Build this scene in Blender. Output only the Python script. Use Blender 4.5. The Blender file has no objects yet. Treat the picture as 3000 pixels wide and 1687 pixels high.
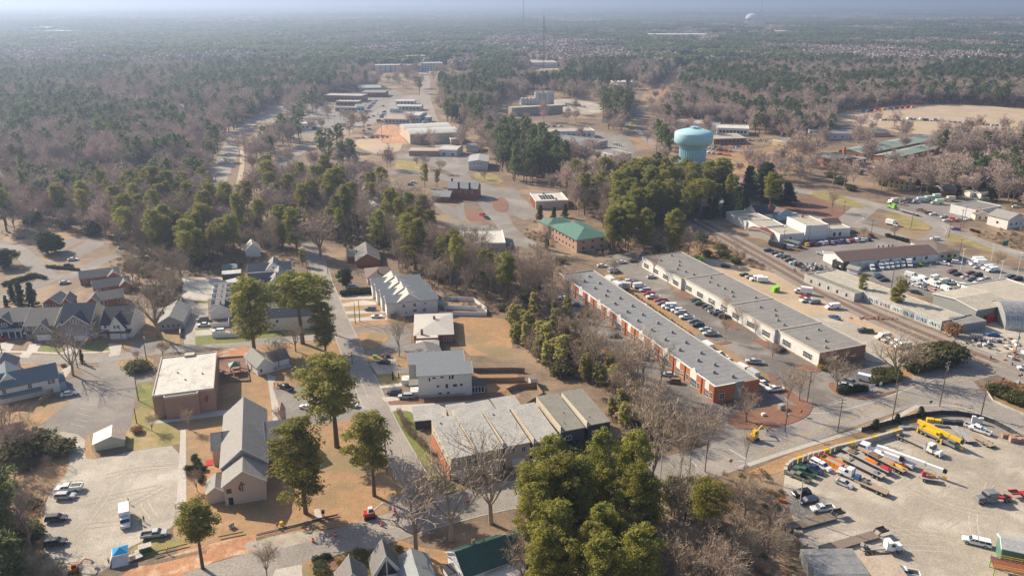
import bpy,math,random
from mathutils import Vector,Matrix,noise
from mathutils.geometry import tessellate_polygon
R=math.radians
rng=random.Random(7)
S=bpy.context.scene
# ---------------------------------------------------------------- camera, sky, sun, exposure
CAM_H=118.0;FPX=2333.0;CX,CY=1500.0,843.5
PITCH=math.atan((CY-8.5)/FPX)
cam_d=bpy.data.cameras.new("camera");cam=bpy.data.objects.new("camera",cam_d)
S.collection.objects.link(cam);S.camera=cam
cam.location=(0,0,CAM_H);cam.rotation_euler=(math.pi/2-PITCH,0,0)
cam_d.sensor_width=36;cam_d.lens=36*FPX/3000;cam_d.clip_end=120000;cam_d.clip_start=1
SUN_EL=32.0;SUN_AZ=-54.0 # azimuth measured from +Y towards +X
world=bpy.data.worlds.new("World");S.world=world;world.use_nodes=True
wn=world.node_tree;sky=wn.nodes.new("ShaderNodeTexSky");sky.sky_type='NISHITA';sky.sun_disc=False
sky.sun_elevation=R(SUN_EL);sky.sun_rotation=R(SUN_AZ);sky.altitude=100;sky.dust_density=2.0
wn.links.new(sky.outputs[0],wn.nodes["Background"].inputs[0]);wn.nodes["Background"].inputs[1].default_value=0.085
sun_d=bpy.data.lights.new("sun",'SUN');sun=bpy.data.objects.new("sun",sun_d);S.collection.objects.link(sun)
sun_d.energy=5.0;sun_d.angle=R(0.53);sun_d.color=(1, .865, .67)
sd=Vector((math.sin(R(SUN_AZ))*math.cos(R(SUN_EL)),math.cos(R(SUN_AZ))*math.cos(R(SUN_EL)),math.sin(R(SUN_EL))))
sun.rotation_euler=(-sd).to_track_quat('-Z','Y').to_euler();sun.location=(0,0,500)
S.view_settings.view_transform='Standard';S.view_settings.look='None';S.view_settings.exposure=0.72;S.view_settings.gamma=1
S.cycles.max_bounces=4;S.cycles.diffuse_bounces=2;S.cycles.glossy_bounces=2;S.cycles.transmission_bounces=2
S.cycles.volume_bounces=0;S.cycles.transparent_max_bounces=4;S.cycles.caustics_reflective=False;S.cycles.caustics_refractive=False
HAZE_DENSITY=0.00021

# ---------------------------------------------------------------- picture -> ground
ZW={'A':(520,720,5.3667),'B':(580,1150,3.9156),'C':(2120,640,5.8545),'E':(2540,700,5.5957),'I':(1150,340,7.354),'S':(900,240,6.44),'T':(1900,340,4.6745),'H':(0,880,6.1333)}
def src(K,u,v):
 if isinstance(K,str):a,b,k=ZW[K];return a+u/k,b+v/k
 if K<0:return u*3000/2576,v*3000/2576
 return(K%4)*750+u/3.4333,(0,422,843,1265)[K//4]+v/3.4333
def G(K,u,v,z=0.0):
 x,y=src(K,u,v);x-=CX;y-=CY
 dy=FPX*math.cos(PITCH)-y*math.sin(PITCH);dz=-FPX*math.sin(PITCH)-y*math.cos(PITCH)
 t=(CAM_H-z)/-dz
 return Vector((x*t,dy*t,z))
def hz(Y,K,v):
 """height of a point that stands at depth Y and shows at picture row v"""
 y=src(K,0,v)[1]-CY;s,c=math.sin(PITCH),math.cos(PITCH)
 return CAM_H-Y*(FPX*s+y*c)/(FPX*c-y*s)
def proj(x,y,z):
 """world point -> overview pixels"""
 s,c=math.sin(PITCH),math.cos(PITCH);w=z-CAM_H;f=y*c-w*s;return((CX+FPX*x/f)* .858667,(CY+FPX*(-y*s-w*c)/f)* .858667)
def D(s):
 """'x,y x,y' in overview pixels -> ground points"""
 return P(-1,s)
def P(K,s,z=0.0):
 return[G(K,*map(float,a.split(',')),z)for a in s.split()]
def terr(x,y):
 d=math.hypot(x,y)
 if d<1500:return 0.0
 a=min(1,(d-1500)/3500);a=a*a*(3-2*a)
 n=noise.noise(Vector((x/2600,y/1700,3.1)))+ .5*noise.noise(Vector((x/900,y/700,9.1)))
 r=a*22*n
 if d>6000:r+=(d-6000)/1000* .9+(d-6000)/9000*26*noise.noise(Vector((x/5000,y/4000,1.7)))
 return r

# ---------------------------------------------------------------- mesh helpers
class MB:
 def __init__(s):s.v=[];s.f=[];s.m=[]
 def face(s,pts,m=0):
  n=len(s.v);s.v+=[tuple(p)for p in pts];s.f.append(tuple(range(n,n+len(pts))));s.m.append(m)
 def hexa(s,p,m=0):
  n=len(s.v);s.v+=[tuple(q)for q in p]
  for f in((0,3,2,1),(4,5,6,7),(0,1,5,4),(1,2,6,5),(2,3,7,6),(3,0,4,7)):
   s.f.append(tuple(n+i for i in f));s.m.append(m)
 def box(s,x0,y0,z0,x1,y1,z1,m=0):
  s.hexa([(x0,y0,z0),(x1,y0,z0),(x1,y1,z0),(x0,y1,z0),(x0,y0,z1),(x1,y0,z1),(x1,y1,z1),(x0,y1,z1)],m)
 def frus(s,a,za,b,zb,m=0):
  """a, b = (x0, y0, x1, y1)"""
  s.hexa([(a[0],a[1],za),(a[2],a[1],za),(a[2],a[3],za),(a[0],a[3],za),(b[0],b[1],zb),(b[2],b[1],zb),(b[2],b[3],zb),(b[0],b[3],zb)],m)
 def prism(s,pts,z0,z1,m=0):
  n=len(s.v);k=len(pts)
  s.v+=[(p[0],p[1],z0)for p in pts]+[(p[0],p[1],z1)for p in pts]
  s.f.append(tuple(n+k-1-i for i in range(k)));s.m.append(m);s.f.append(tuple(n+k+i for i in range(k)));s.m.append(m)
  for i in range(k):
   j=(i+1)%k;s.f.append((n+i,n+j,n+k+j,n+k+i));s.m.append(m)
 def ext(s,prof,a,b,axis,m=0):
  """profile [(t,z)] extruded from a to b along axis 'x' or 'y'"""
  n=len(s.v);k=len(prof)
  for q in(a,b):s.v+=[((q,t,z)if axis=='x' else(t,q,z))for t,z in prof]
  s.f.append(tuple(n+i for i in range(k)));s.m.append(m);s.f.append(tuple(n+2*k-1-i for i in range(k)));s.m.append(m)
  for i in range(k):
   j=(i+1)%k;s.f.append((n+j,n+i,n+k+i,n+k+j));s.m.append(m)
 def tube(s,p0,p1,r0,r1=None,n=6,m=0,cap=True):
  r1=r0 if r1 is None else r1;p0=Vector(p0);p1=Vector(p1);d=p1-p0
  if d.length<1e-6:return
  d.normalize();a=d.orthogonal().normalized();b=d.cross(a);k=len(s.v)
  for p,r in((p0,r0),(p1,r1)):
   for i in range(n):
    t=2*math.pi*i/n;s.v.append(tuple(p+a*(r*math.cos(t))+b*(r*math.sin(t))))
  for i in range(n):
   j=(i+1)%n;s.f.append((k+i,k+j,k+n+j,k+n+i));s.m.append(m)
  if cap:s.f.append(tuple(k+n-1-i for i in range(n)));s.m.append(m);s.f.append(tuple(k+n+i for i in range(n)));s.m.append(m)
 def lathe(s,prof,n=24,m=0,cx=0,cy=0):
  k=len(s.v)
  for r,z in prof:
   for i in range(n):
    t=2*math.pi*i/n;s.v.append((cx+r*math.cos(t),cy+r*math.sin(t),z))
  for q in range(len(prof)-1):
   for i in range(n):
    j=(i+1)%n;s.f.append((k+q*n+i,k+q*n+j,k+q*n+n+j,k+q*n+n+i));s.m.append(m)
  s.f.append(tuple(k+n-1-i for i in range(n)));s.m.append(m)
  e=k+(len(prof)-1)*n;s.f.append(tuple(e+i for i in range(n)));s.m.append(m)
 def mesh(s,name,mats,smooth=False):
  me=bpy.data.meshes.new(name);me.from_pydata(s.v,[],s.f);me.polygons.foreach_set('material_index',s.m)
  for mt in mats:me.materials.append(mt)
  if smooth:me.polygons.foreach_set('use_smooth',[True]*len(s.f))
  me.update();return me
COL=S.collection
def link(name,data,parent=None,loc=None,rz=0.0,rot=None):
 o=bpy.data.objects.new(name,data);COL.objects.link(o);o.parent=parent
 if loc is not None:o.location=loc
 if rot is not None:o.rotation_euler=rot
 elif rz:o.rotation_euler=(0,0,rz)
 return o
def tag(o,label=None,cat=None,group=None,kind=None):
 if label:o['label']=label
 if cat:o['category']=cat
 if group:o['group']=group
 if kind:o['kind']=kind
 return o
LAB=[] # things whose labels are completed at the end: (object, phrase)
def thing(name,label,cat,loc=(0,0,0),rz=0.0,group=None,data=None):
 return tag(link(name,data,None,loc,rz),label,cat,group)
def auto(name,phrase,cat,loc=(0,0,0),rz=0.0,group=None,data=None,rot=None):
 o=tag(link(name,data,None,loc,rz,rot),None,cat,group);LAB.append((o,phrase));return o
MARKS=[] # landmarks for those labels: (phrase, x, y)
def mark(phrase,p):MARKS.append((phrase,p[0],p[1]))

# ---------------------------------------------------------------- materials
def mat(name,c1,c2=None,scale=1.0,rough=.85,bump=0.0,metal=0.0,detail=4,lo=.35,hi=.65,stripe=None,c3=None,s3=None,world_co=False,tint=0.0,spec=.3,em=None,lo3=.5,hi3=.62):
 m=bpy.data.materials.new(name);m.use_nodes=True;t=m.node_tree;b=t.nodes["Principled BSDF"];N=t.nodes.new;L=t.links.new
 b.inputs["Roughness"].default_value=rough;b.inputs["Metallic"].default_value=metal;b.inputs["Specular IOR Level"].default_value=spec
 b.inputs["Base Color"].default_value=(*c1,1);m.diffuse_color=(*c1,1)
 out=None;co=None
 if c2 or stripe or bump:
  if world_co:g=N("ShaderNodeNewGeometry");co=g.outputs["Position"]
  else:g=N("ShaderNodeTexCoord");co=g.outputs["Object"]
 def nz(sc,dt=detail):
  n=N("ShaderNodeTexNoise");n.inputs["Scale"].default_value=sc;n.inputs["Detail"].default_value=dt;n.inputs["Roughness"].default_value= .62;L(co,n.inputs["Vector"]);return n.outputs["Fac"]
 def rm(f,a,z):
  r=N("ShaderNodeMapRange");r.inputs[1].default_value=a;r.inputs[2].default_value=z;L(f,r.inputs[0]);return r.outputs[0]
 def mix(f,A,Bc,mode='MIX'):
  x=N("ShaderNodeMix");x.data_type='RGBA';x.blend_type=mode
  for i,q in((0,f),(6,A),(7,Bc)):
   if isinstance(q,float):x.inputs[i].default_value=q
   elif isinstance(q,tuple):x.inputs[i].default_value=(*q,1)
   else:L(q,x.inputs[i])
  return x.outputs[2]
 if c2:
  n1=nz(scale);out=mix(rm(n1,lo,hi),tuple(c1),tuple(c2))
  if c3:out=mix(rm(nz(s3 or scale* .17,3),lo3,hi3),out,tuple(c3))
  out=mix(.6,out,mix(1.0,out,mix(rm(nz(scale*6.1,3), .3, .7),(.62, .62, .62),(1.36,1.36,1.36)),'MULTIPLY'))
  if world_co:out=mix(.5,out,mix(1.0,out,mix(rm(nz(2.6,2), .32, .68),(.7, .7, .7),(1.28,1.28,1.28)),'MULTIPLY'));out=mix(.5,out,mix(1.0,out,mix(rm(nz(.035,4), .35, .65),(.78, .78, .78),(1.18,1.18,1.18)),'MULTIPLY'))
 if stripe: # (axis, period, dark factor)
  sx=N("ShaderNodeSeparateXYZ");L(co,sx.inputs[0]);q=N("ShaderNodeMath");q.operation='FRACT';d=N("ShaderNodeMath");d.operation='DIVIDE'
  L(sx.outputs['xyz'.index(stripe[0])],d.inputs[0]);d.inputs[1].default_value=stripe[1];L(d.outputs[0],q.inputs[0])
  g2=N("ShaderNodeMath");g2.operation='LESS_THAN';L(q.outputs[0],g2.inputs[0]);g2.inputs[1].default_value= .22
  f=stripe[2];src_c=out if out is not None else tuple(c1)
  out=mix(g2.outputs[0],src_c,mix(1.0,src_c,(f,f,f),'MULTIPLY'))
 if tint:
  oi=N("ShaderNodeObjectInfo");hs=N("ShaderNodeHueSaturation");L(rm(oi.outputs["Random"],0,1),hs.inputs["Value"])
  mr=hs.inputs["Value"].links[0].from_node;mr.inputs[3].default_value=1-tint;mr.inputs[4].default_value=1+tint
  ml=N("ShaderNodeMath");ml.operation='MULTIPLY';ml.inputs[1].default_value=7.13;L(oi.outputs["Random"],ml.inputs[0]);fr=N("ShaderNodeMath");fr.operation='FRACT';L(ml.outputs[0],fr.inputs[0])
  m2=N("ShaderNodeMapRange");L(fr.outputs[0],m2.inputs[0]);m2.inputs[3].default_value= .5-tint* .07;m2.inputs[4].default_value= .5+tint* .07;L(m2.outputs[0],hs.inputs["Hue"])
  if out is not None:L(out,hs.inputs["Color"])
  else:hs.inputs["Color"].default_value=(*c1,1)
  out=hs.outputs[0]
 if out is not None:L(out,b.inputs["Base Color"])
 if bump:
  bp=N("ShaderNodeBump");bp.inputs["Strength"].default_value= .6;bp.inputs["Distance"].default_value=bump;L(nz(scale*3),bp.inputs["Height"]);L(bp.outputs[0],b.inputs["Normal"])
 return m
W=dict(world_co=True)
M={}
M['earth']=mat('earth',(.235, .165, .11),(.15, .11, .08), .22,bump=.08,c3=(.30, .215, .14),s3=.03,**W)
M['lawn']=mat('dry_lawn',(.40, .245, .125),(.31, .19, .10), .35,c3=(.25, .19, .10),s3=.06,bump=.04,**W)
M['green']=mat('green_grass',(.135, .17, .035),(.20, .20, .06), .5,c3=(.30, .24, .11),s3=.16,bump=.04,lo3=.55,hi3=.7,**W)
M['olive']=mat('olive_grass',(.29, .24, .09),(.23, .20, .07), .4,c3=(.38, .28, .14),s3=.12,**W)
M['mulch']=mat('mulch',(.26, .135, .09),(.19, .10, .07),1.2,bump=.06,**W)
M['clay']=mat('red_clay',(.50, .25, .13),(.38, .19, .10), .8,c3=(.55, .38, .26),s3=.25,bump=.1,**W)
M['asphalt']=mat('asphalt',(.245, .22, .20),(.205, .187, .175), .35,c3=(.28, .255, .23),s3=.05,rough=.9,**W)
M['asphalt_dark']=mat('asphalt_lot',(.18, .162, .148),(.145, .132, .122), .3,c3=(.25, .225, .205),s3=.07,rough=.9,**W)
M['asphalt_new']=mat('asphalt_new',(.13, .125, .13),(.16, .155, .155), .3,rough=.9,**W)
M['road']=mat('road_surface',(.30, .27, .245),(.26, .238, .215), .3,c3=(.335, .30, .27),s3=.05,rough=.9,**W)
M['gravel']=mat('gravel_yard',(.41, .36, .295),(.345, .30, .25), .4,c3=(.46, .41, .34),s3=.07,bump=.04,**W)
M['gravel_grey']=mat('gravel_church',(.42, .375, .32),(.35, .315, .27), .4,c3=(.47, .425, .365),s3=.08,bump=.04,**W)
M['sand']=mat('sandy_yard',(.50, .37, .24),(.43, .33, .23), .25,c3=(.40, .35, .29),s3=.05,bump=.05,**W)
M['concrete']=mat('concrete',(.52, .48, .43),(.46, .425, .385), .5,**W)
M['kerb']=mat('kerb_concrete',(.47, .44, .40),(.40, .375, .34), .7,**W)
M['ballast']=mat('ballast',(.33, .28, .245),(.26, .22, .195), .9,bump=.06,**W)
M['ballast_rust']=mat('ballast_rust',(.22, .145, .10),(.17, .12, .09), .9,**W)
M['rail']=mat('rail_steel',(.19, .14, .11),rough=.5,metal=.4)
M['white_line']=mat('white_line',(.62, .62, .60),(.5, .5, .48), .8,**W)
M['yellow_line']=mat('yellow_line',(.52, .37, .12),(.40, .30, .13), .8,**W)
M['track_dark']=mat('track_dark',(.38, .33, .27),(.41, .36, .295), .9,**W);M['track_pale']=mat('track_pale',(.52, .465, .39),(.44, .39, .32), .9,**W);M['tar']=mat('tar_patch',(.16, .15, .15),(.20, .19, .185), .5,**W)

# ---------------------------------------------------------------- the ground sheet out to the horizon
def ground():
 def ax(lim):
  a=[0.0];st=60.0
  while a[-1]<lim:a.append(a[-1]+st);st*=1.09 if a[-1]>1400 else 1.0
  return a
 xs=ax(30000);xs=[-x for x in xs[:0:-1]]+xs;ys=[-x for x in ax(300)[:0:-1]]+ax(45000)
 v=[(x,y,terr(x,y))for y in ys for x in xs];n=len(xs)
 f=[(j*n+i,j*n+i+1,(j+1)*n+i+1,(j+1)*n+i)for j in range(len(ys)-1)for i in range(n-1)]
 me=bpy.data.meshes.new('ground');me.from_pydata(v,[],f);me.materials.append(M['earth'])
 tag(link('ground',me),kind='structure')
ground()
LEVEL={}
EXCL=[] # polygons where scattered trees may not stand
def inside(p,poly):
 x,y=p;c=False;j=len(poly)-1
 for i in range(len(poly)):
  a,b=poly[i],poly[j]
  if(a[1]>y)!=(b[1]>y)and x<(b[0]-a[0])*(y-a[1])/(b[1]-a[1])+a[0]:c=not c
  j=i
 return c
def bbpoly(poly):
 return(min(p[0]for p in poly),min(p[1]for p in poly),max(p[0]for p in poly),max(p[1]for p in poly),[(p[0],p[1])for p in poly])
def smooth(pts,k=2,closed=True):
 for _ in range(k):
  o=[];n=len(pts)
  for i in range(n if closed else n-1):
   a,b=pts[i],pts[(i+1)%n];o+=[a* .75+b* .25,a* .25+b* .75]
  pts=o if closed else[pts[0]]+o+[pts[-1]]
 return pts
NSHEET=[0]
def sheet(name,m,pts,lvl,sm=0,ex=True,kerb=0):
 """a flat patch of ground cover, lvl = its layer"""
 if sm:pts=smooth(pts,sm)
 NSHEET[0]+=1;z= .012+lvl* .006+NSHEET[0]%50* .0001
 tr=tessellate_polygon([[Vector((p[0],p[1],0))for p in pts]])
 b=MB();b.v=[(p[0],p[1],z+kerb)for p in pts]
 for t in tr:
  a,c,d=(Vector(b.v[i])for i in t);b.f.append(t if(c-a).cross(d-a).z>0 else t[::-1]);b.m.append(0)
 if kerb:
  n=len(pts);k=n;b.v+=[(p[0],p[1],-.05)for p in pts]
  for i in range(n):j=(i+1)%n;b.f.append((i,j,k+j,k+i));b.m.append(0)
 if ex:EXCL.append(bbpoly(pts))
 return tag(link(name,b.mesh(name,[M[m]])),kind='structure')
def strip_pts(pts,w):
 out=[];n=len(pts)
 for i in range(n):
  d=(pts[min(i+1,n-1)]-pts[max(i-1,0)]);d.z=0;d.normalize();nn=Vector((-d.y,d.x,0))
  wi=w if not isinstance(w,(list,tuple))else w[0]+(w[1]-w[0])*i/(n-1)
  out.append((pts[i]+nn*wi/2,pts[i]-nn*wi/2))
 return out
def strip(name,m,pts,w,lvl,sm=2,ex=True,off=0.0,dash=None):
 pts=smooth(pts,sm,False)
 if off:pts=[a+(a-b).normalized()*off for a,b in((a* .5+c* .5,c)for a,c in strip_pts(pts,2.0))]
 NSHEET[0]+=1;z= .012+lvl* .006+NSHEET[0]%50* .0001;b=MB()
 if dash:
  q=[];
  for a,c in zip(pts,pts[1:]):
   L_=(c-a).length;k=max(1,int(L_/1.0));q+=[a.lerp(c,i/k)for i in range(k)]
  pts=q
 sp=strip_pts(pts,w)
 for i,((a,c),(d,e))in enumerate(zip(sp,sp[1:])):
  if dash and int(i)%(dash[0]+dash[1])>=dash[0]:continue
  b.face([(c.x,c.y,z),(e.x,e.y,z),(d.x,d.y,z),(a.x,a.y,z)])
 if ex:EXCL.append(bbpoly([a for a,c in sp]+[c for a,c in sp[::-1]]))
 return tag(link(name,b.mesh(name,[M[m]])),kind='structure')

# ---------------------------------------------------------------- ground cover, roads, lots
# left side: church lots and the small streets
sheet('lawn','lawn',D('560,870 700,830 830,850 870,870 905,1000 960,1100 1010,1190 1050,1250 960,1300 830,1330 700,1340 560,1380 420,1440 470,1100 470,880'),0,1,ex=False)
sheet('lawn','lawn',D('1690,560 1900,600 1830,660 1640,640'),0,1,ex=False)
sheet('lawn','lawn',D('0,790 130,860 290,880 450,860 450,790 330,840 0,850'),0,1,ex=False)
sheet('lawn','lawn',D('-40,1040 120,1010 140,940 60,900 -40,920'),0,ex=False)
sheet('lawn','lawn',D('-60,1000 120,1000 180,1090 190,1200 120,1290 110,1449 -60,1449'),0,1,ex=False)
sheet('parking_lot','asphalt',P(8,'700,770 1000,800 980,700 1190,680 1210,830 1540,830 1540,940 1385,960 1350,1180 1310,1449 1240,1560 540,1640 380,1400 550,1270 700,1150 500,1040 640,930 860,880 780,800'),1)
sheet('parking_lot','gravel_grey',P(12,'560,-20 860,40 845,200 880,280 1100,250 1350,190 1400,180 1830,120 1860,700 1780,900 1700,980 1450,1090 1260,1180 1180,1300 950,1449 450,1500 430,1100 430,800 520,560 700,400 690,100'),2,1)
sheet('parking_lot','concrete',P(12,'1585,430 1810,405 1810,470 1590,490'),3)
sheet('path','concrete',P(12,'1815,-20 1870,-20 1875,760 1770,790 1790,500 1810,120'),3)
sheet('grass','green',P(8,'1385,960 1530,935 1560,1230 1400,1180 1370,1100'),2,1)
sheet('grass','olive',P(8,'1370,1180 1560,1230 1800,1449 1820,1560 1360,1610 1300,1449'),2,1)
sheet('grass','olive',P(12,'1255,-10 1820,-10 1815,120 1350,185 1250,130'),2)
sheet('grass','lawn',P(12,'870,40 900,20 930,200 980,265 870,270 845,190'),3)
strip('road','road',D('-60,903 60,903 150,906 290,899 380,884 480,873 640,862 760,850 880,838'),6.6,3)
sheet('grass','lawn',P(8,'1170,750 1300,710 1550,700 1545,800 1380,840 1240,810'),4,1,kerb=.1)
sheet('grass','olive',P(12,'1300,1180 1480,1080 1800,1060 1880,1120 1600,1230 1300,1310'),3,1)
# street lots in front of the craftsman houses
strip('pavement','concrete',D('-60,884 60,884 160,890 275,884'),1.4,3)
for q in('70,545 150,560 100,640 0,610 0,560','300,560 420,560 370,640 260,650','660,600 760,600 800,650 650,650','1090,560 1220,570 1215,650 1110,665'):
 sheet('driveway','concrete',P(8,q),3)
sheet('driveway','concrete',P(8,'230,650 330,650 290,700 180,700'),4)
sheet('driveway','concrete',P(8,'1105,660 1210,655 1205,675 1090,690'),4)
sheet('grass','green',P(8,'480,550 600,560 640,620 620,650 370,650'),2)
sheet('grass','green',P(8,'850,560 1110,545 1100,640 860,660'),2)
sheet('driveway','gravel_grey',P(8,'500,900 700,780 740,800 640,930 540,1010 490,1000'),2)
sheet('grass','lawn',P(8,'420,780 600,790 640,810 520,890 470,870'),1)
sheet('driveway','asphalt',P(8,'1350,560 1450,520 1600,540 1560,640 1450,700 1370,690 1300,640'),3)
sheet('grass','lawn',P(8,'1600,480 1810,470 1810,560 1700,590 1570,540'),2)
# alley and courts of the dark-roofed townhouses
sheet('driveway','gravel_grey',P(8,'1830,90 1960,60 2090,120 2095,280 2110,480 1965,490 1965,575 1850,575 1870,200'),3)
sheet('driveway','concrete',P(4,'1830,1350 2230,1340 2420,1300 2430,1449 2090,1560 1830,1560'),3)
sheet('grass','green',P(8,'1965,490 2110,478 2140,500 2575,480 2575,535 1970,580'),3)
sheet('driveway','concrete',P(8,'1965,380 2310,440 2310,480 1965,470'),4)
sheet('grass','green',P(8,'1950,130 2090,130 2090,155 1960,160'),4)
sheet('grass','green',P(8,'1960,400 2110,400 2110,420 1965,430'),5)
sheet('grass','green',P(9,'0,420 700,400 720,450 400,480 0,520'),1)
# playground
sheet('lawn','clay',P(8,'2130,640 2470,590 2500,640 2490,690 2150,700'),2)
sheet('playground','mulch',P(8,'2190,710 2470,690 2510,940 2240,950 2230,820 2190,820'),3)
sheet('path','concrete',P(8,'2010,1250 2250,1230 2575,1180 2575,1215 2250,1280 1810,1340 1500,1370 1500,1340 1810,1310'),3)
# church side court by the street
sheet('parking_lot','asphalt',P(9,'175,1010 420,990 640,1040 900,1000 1010,1020 1130,1130 1220,1290 1040,1310 500,1390 310,1360 250,1200'),2)
sheet('path','concrete',P(9,'110,860 200,900 170,1010 230,1180 260,1400 180,1449 160,1210 130,1000'),3)
# main residential street and cross street
strip('road','road',D('1092,1282 1062,1240 1028,1180 1000,1130 975,1086 940,1010 912,945 888,890 870,845 848,800 832,757 815,715 804,672 785,635 758,600 735,570 700,540'),7.6,4)
sheet('road','road',P(9,'760,470 860,520 880,590 1010,600 860,500 800,440'),3)
sheet('road','road',P(13,'1330,660 1700,580 1900,640 2100,700 2200,760 1700,800 1400,850'),4)
# bottom wide road, becoming the right-hand road
strip('road','road',D('380,1500 520,1462 660,1418 780,1384 900,1350 1010,1318 1120,1283 1250,1250 1420,1222 1560,1203 1700,1176 1830,1140 2000,1075 2150,1022 2300,972 2450,932 2600,893 2760,850'),11.2,5)
strip('road','road',D('1560,1210 1700,1190 1830,1150 2000,1088 2150,1035 2300,986 2400,956'),12.5,5)
strip('road','road',D('2300,985 2430,1020 2520,1075 2620,1120 2760,1180'),13.5,4)
sheet('road','road',D('2300,950 2420,930 2500,1010 2576,1040 2576,1110 2400,1060 2270,1020 2180,1050'),4)
strip('road','tar',D('2420,935 2440,950 2460,970 2470,985'), .3,6,ex=False)
strip('kerb','kerb',D('1862,1176 1990,1132 2150,1085 2235,1060 2310,1020'),1.6,6,ex=False)
strip('kerb','kerb',D('2310,1020 2400,1018 2480,1045 2560,1082 2640,1120'), .5,6,ex=False)
strip('pavement','concrete',D('1950,1036 2060,1040 2110,1035 2200,1010 2320,965 2370,945'), .35,7,ex=False)
strip('road_line','yellow_line',D('1900,1148 2060,1082 2200,1030 2290,1002'), .16,8,ex=False,off=.25)
strip('road_line','yellow_line',D('1900,1148 2060,1082 2200,1030 2290,1002'), .16,8,ex=False,off=-.25)
strip('road_line','yellow_line',D('2408,960 2470,938 2540,918'), .35,8,ex=False)
strip('road_line','white_line',P(14,'2180,170 2350,270'), .3,8,ex=False)
strip('road_line','white_line',P(14,'2130,250 2200,290 2330,295'), .22,8,ex=False)
strip('road_line','white_line',P(14,'1810,290 1860,350'), .3,8,ex=False)
# verge and crane-yard edge
sheet('verge','lawn',D('1850,1200 1990,1140 2150,1090 2300,1028 2400,1020 2480,1050 2600,1105 2576,1130 2500,1090 2400,1058 2330,1052 2150,1115 1980,1180 1800,1245'),3,ex=False)
sheet('crane_yard','gravel',D('1975,1188 2020,1165 2160,1125 2330,1062 2420,1060 2520,1090 2640,1150 2640,1500 2060,1500 2030,1400 2010,1350 1990,1290 1970,1230'),4)
sheet('crane_yard','gravel_grey',P(15,'400,1050 1250,950 1250,1110 850,1180 500,1230'),5,1,ex=False)
sheet('verge','lawn',P(11,'2190,1010 2260,960 2400,960 2500,1030 2575,1060 2700,1120 2700,1400 2575,1290 2260,1140 2190,1080'),3,1,ex=False)
# red mulch island, entrance islands, drive between the offices
sheet('parking_lot','asphalt_dark',D('1480,690 1545,640 1620,635 1640,700 1800,790 2060,925 2120,945 2190,905 2300,930 2310,960 2170,1020 2060,1075 1900,1150 1830,1140 1720,1080 1760,1010 1860,1020 1920,980 1700,850'),1)
sheet('parking_lot','asphalt_dark',D('1405,735 1450,735 1560,800 1660,860 1800,1010 1840,1040 1760,1075 1700,1030 1600,950 1520,870 1440,800'),2)
sheet('parking_lot','asphalt_new',D('1880,940 1965,985 1975,1005 1930,1025 1880,1010 1800,1005 1850,990'),3)
sheet('lawn','earth',P(6,'680,1190 1000,1250 1130,1310 1130,1360 900,1400 820,1320'),2,1)
sheet('planting_strip','lawn',D('1540,700 1560,705 1680,780 1830,880 2000,985 2015,1000 1975,985 1820,890 1650,785'),4,ex=False)
sheet('planting_island','mulch',D('1828,1052 1870,1032 1960,1020 2030,1018 2045,1035 2010,1060 1940,1078 1880,1082 1838,1072'),5,1,kerb=.12)
sheet('planting_island','mulch',P(10,'1610,40 1760,60 1800,110 1750,125 1640,70'),4,1,kerb=.1)
sheet('planting_island','mulch',P(10,'2090,340 2200,330 2290,420 2250,425'),4,kerb=.1)
sheet('planting_island','mulch',P(10,'2400,520 2575,540 2575,620'),4,kerb=.1)
sheet('planting_island','mulch',P(10,'2050,560 2150,535 2210,555 2100,575'),4,kerb=.1)
sheet('pavement','concrete',P(10,'1640,20 1830,110 2200,300 2400,430 2575,560 2575,540 2400,400 2080,240'),3)
sheet('planting_island','mulch',P(11,'275,785 380,765 470,800 560,845 400,850 290,830'),4,1,kerb=.1)
sheet('planting_island','mulch',P(11,'590,960 680,950 720,1010 800,1080 1000,1100 1280,1030 1290,1050 1000,1130 830,1110 650,1050'),4,1,kerb=.12)
sheet('planting_island','mulch',P(11,'0,840 60,900 130,900 60,930 380,1140 440,1160 450,1230 380,1200 200,1140 0,920'),4,1,kerb=.1)
sheet('grass','lawn',P(11,'1040,860 1500,790 1800,800 1860,790 1860,850 1500,960 1330,1000 1300,960 1100,950'),3,1,ex=False)
sheet('grass','lawn',P(6,'930,1300 1130,1310 1160,1350 1000,1340'),4,ex=False)
# yard behind the white warehouse and the railway
sheet('gravel_yard','sand',D('1760,650 1830,660 1960,690 2100,770 2300,860 2340,905 2300,930 2180,905 2160,880 2000,800 1850,720 1790,690'),2)
sheet('gravel_yard','gravel_grey',P(11,'700,300 1000,420 1100,540 1200,640 1200,780 880,640 700,470 420,350 300,260'),3,1)
strip('railway_bed','ballast',D('1750,555 1840,603 1950,665 2050,722 2150,770 2250,815 2380,868 2500,915 2640,970'),15,3)
for off_ in(-2.6,2.6):
 strip('railway_track','ballast_rust',D('1750,555 1840,603 1950,665 2050,722 2150,770 2250,815 2380,868 2500,915'),3.0,6,off=off_,ex=False)
 for q in(-.72, .72):strip('rail','rail',D('1750,555 1840,603 1950,665 2050,722 2150,770 2250,815 2380,868 2500,915 2640,970'), .16,9,off=off_+q,ex=False)
sheet('gravel_yard','gravel_grey',D('2490,905 2440,880 2380,840 2330,810 2420,800 2500,790 2600,810 2640,900'),2)
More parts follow.
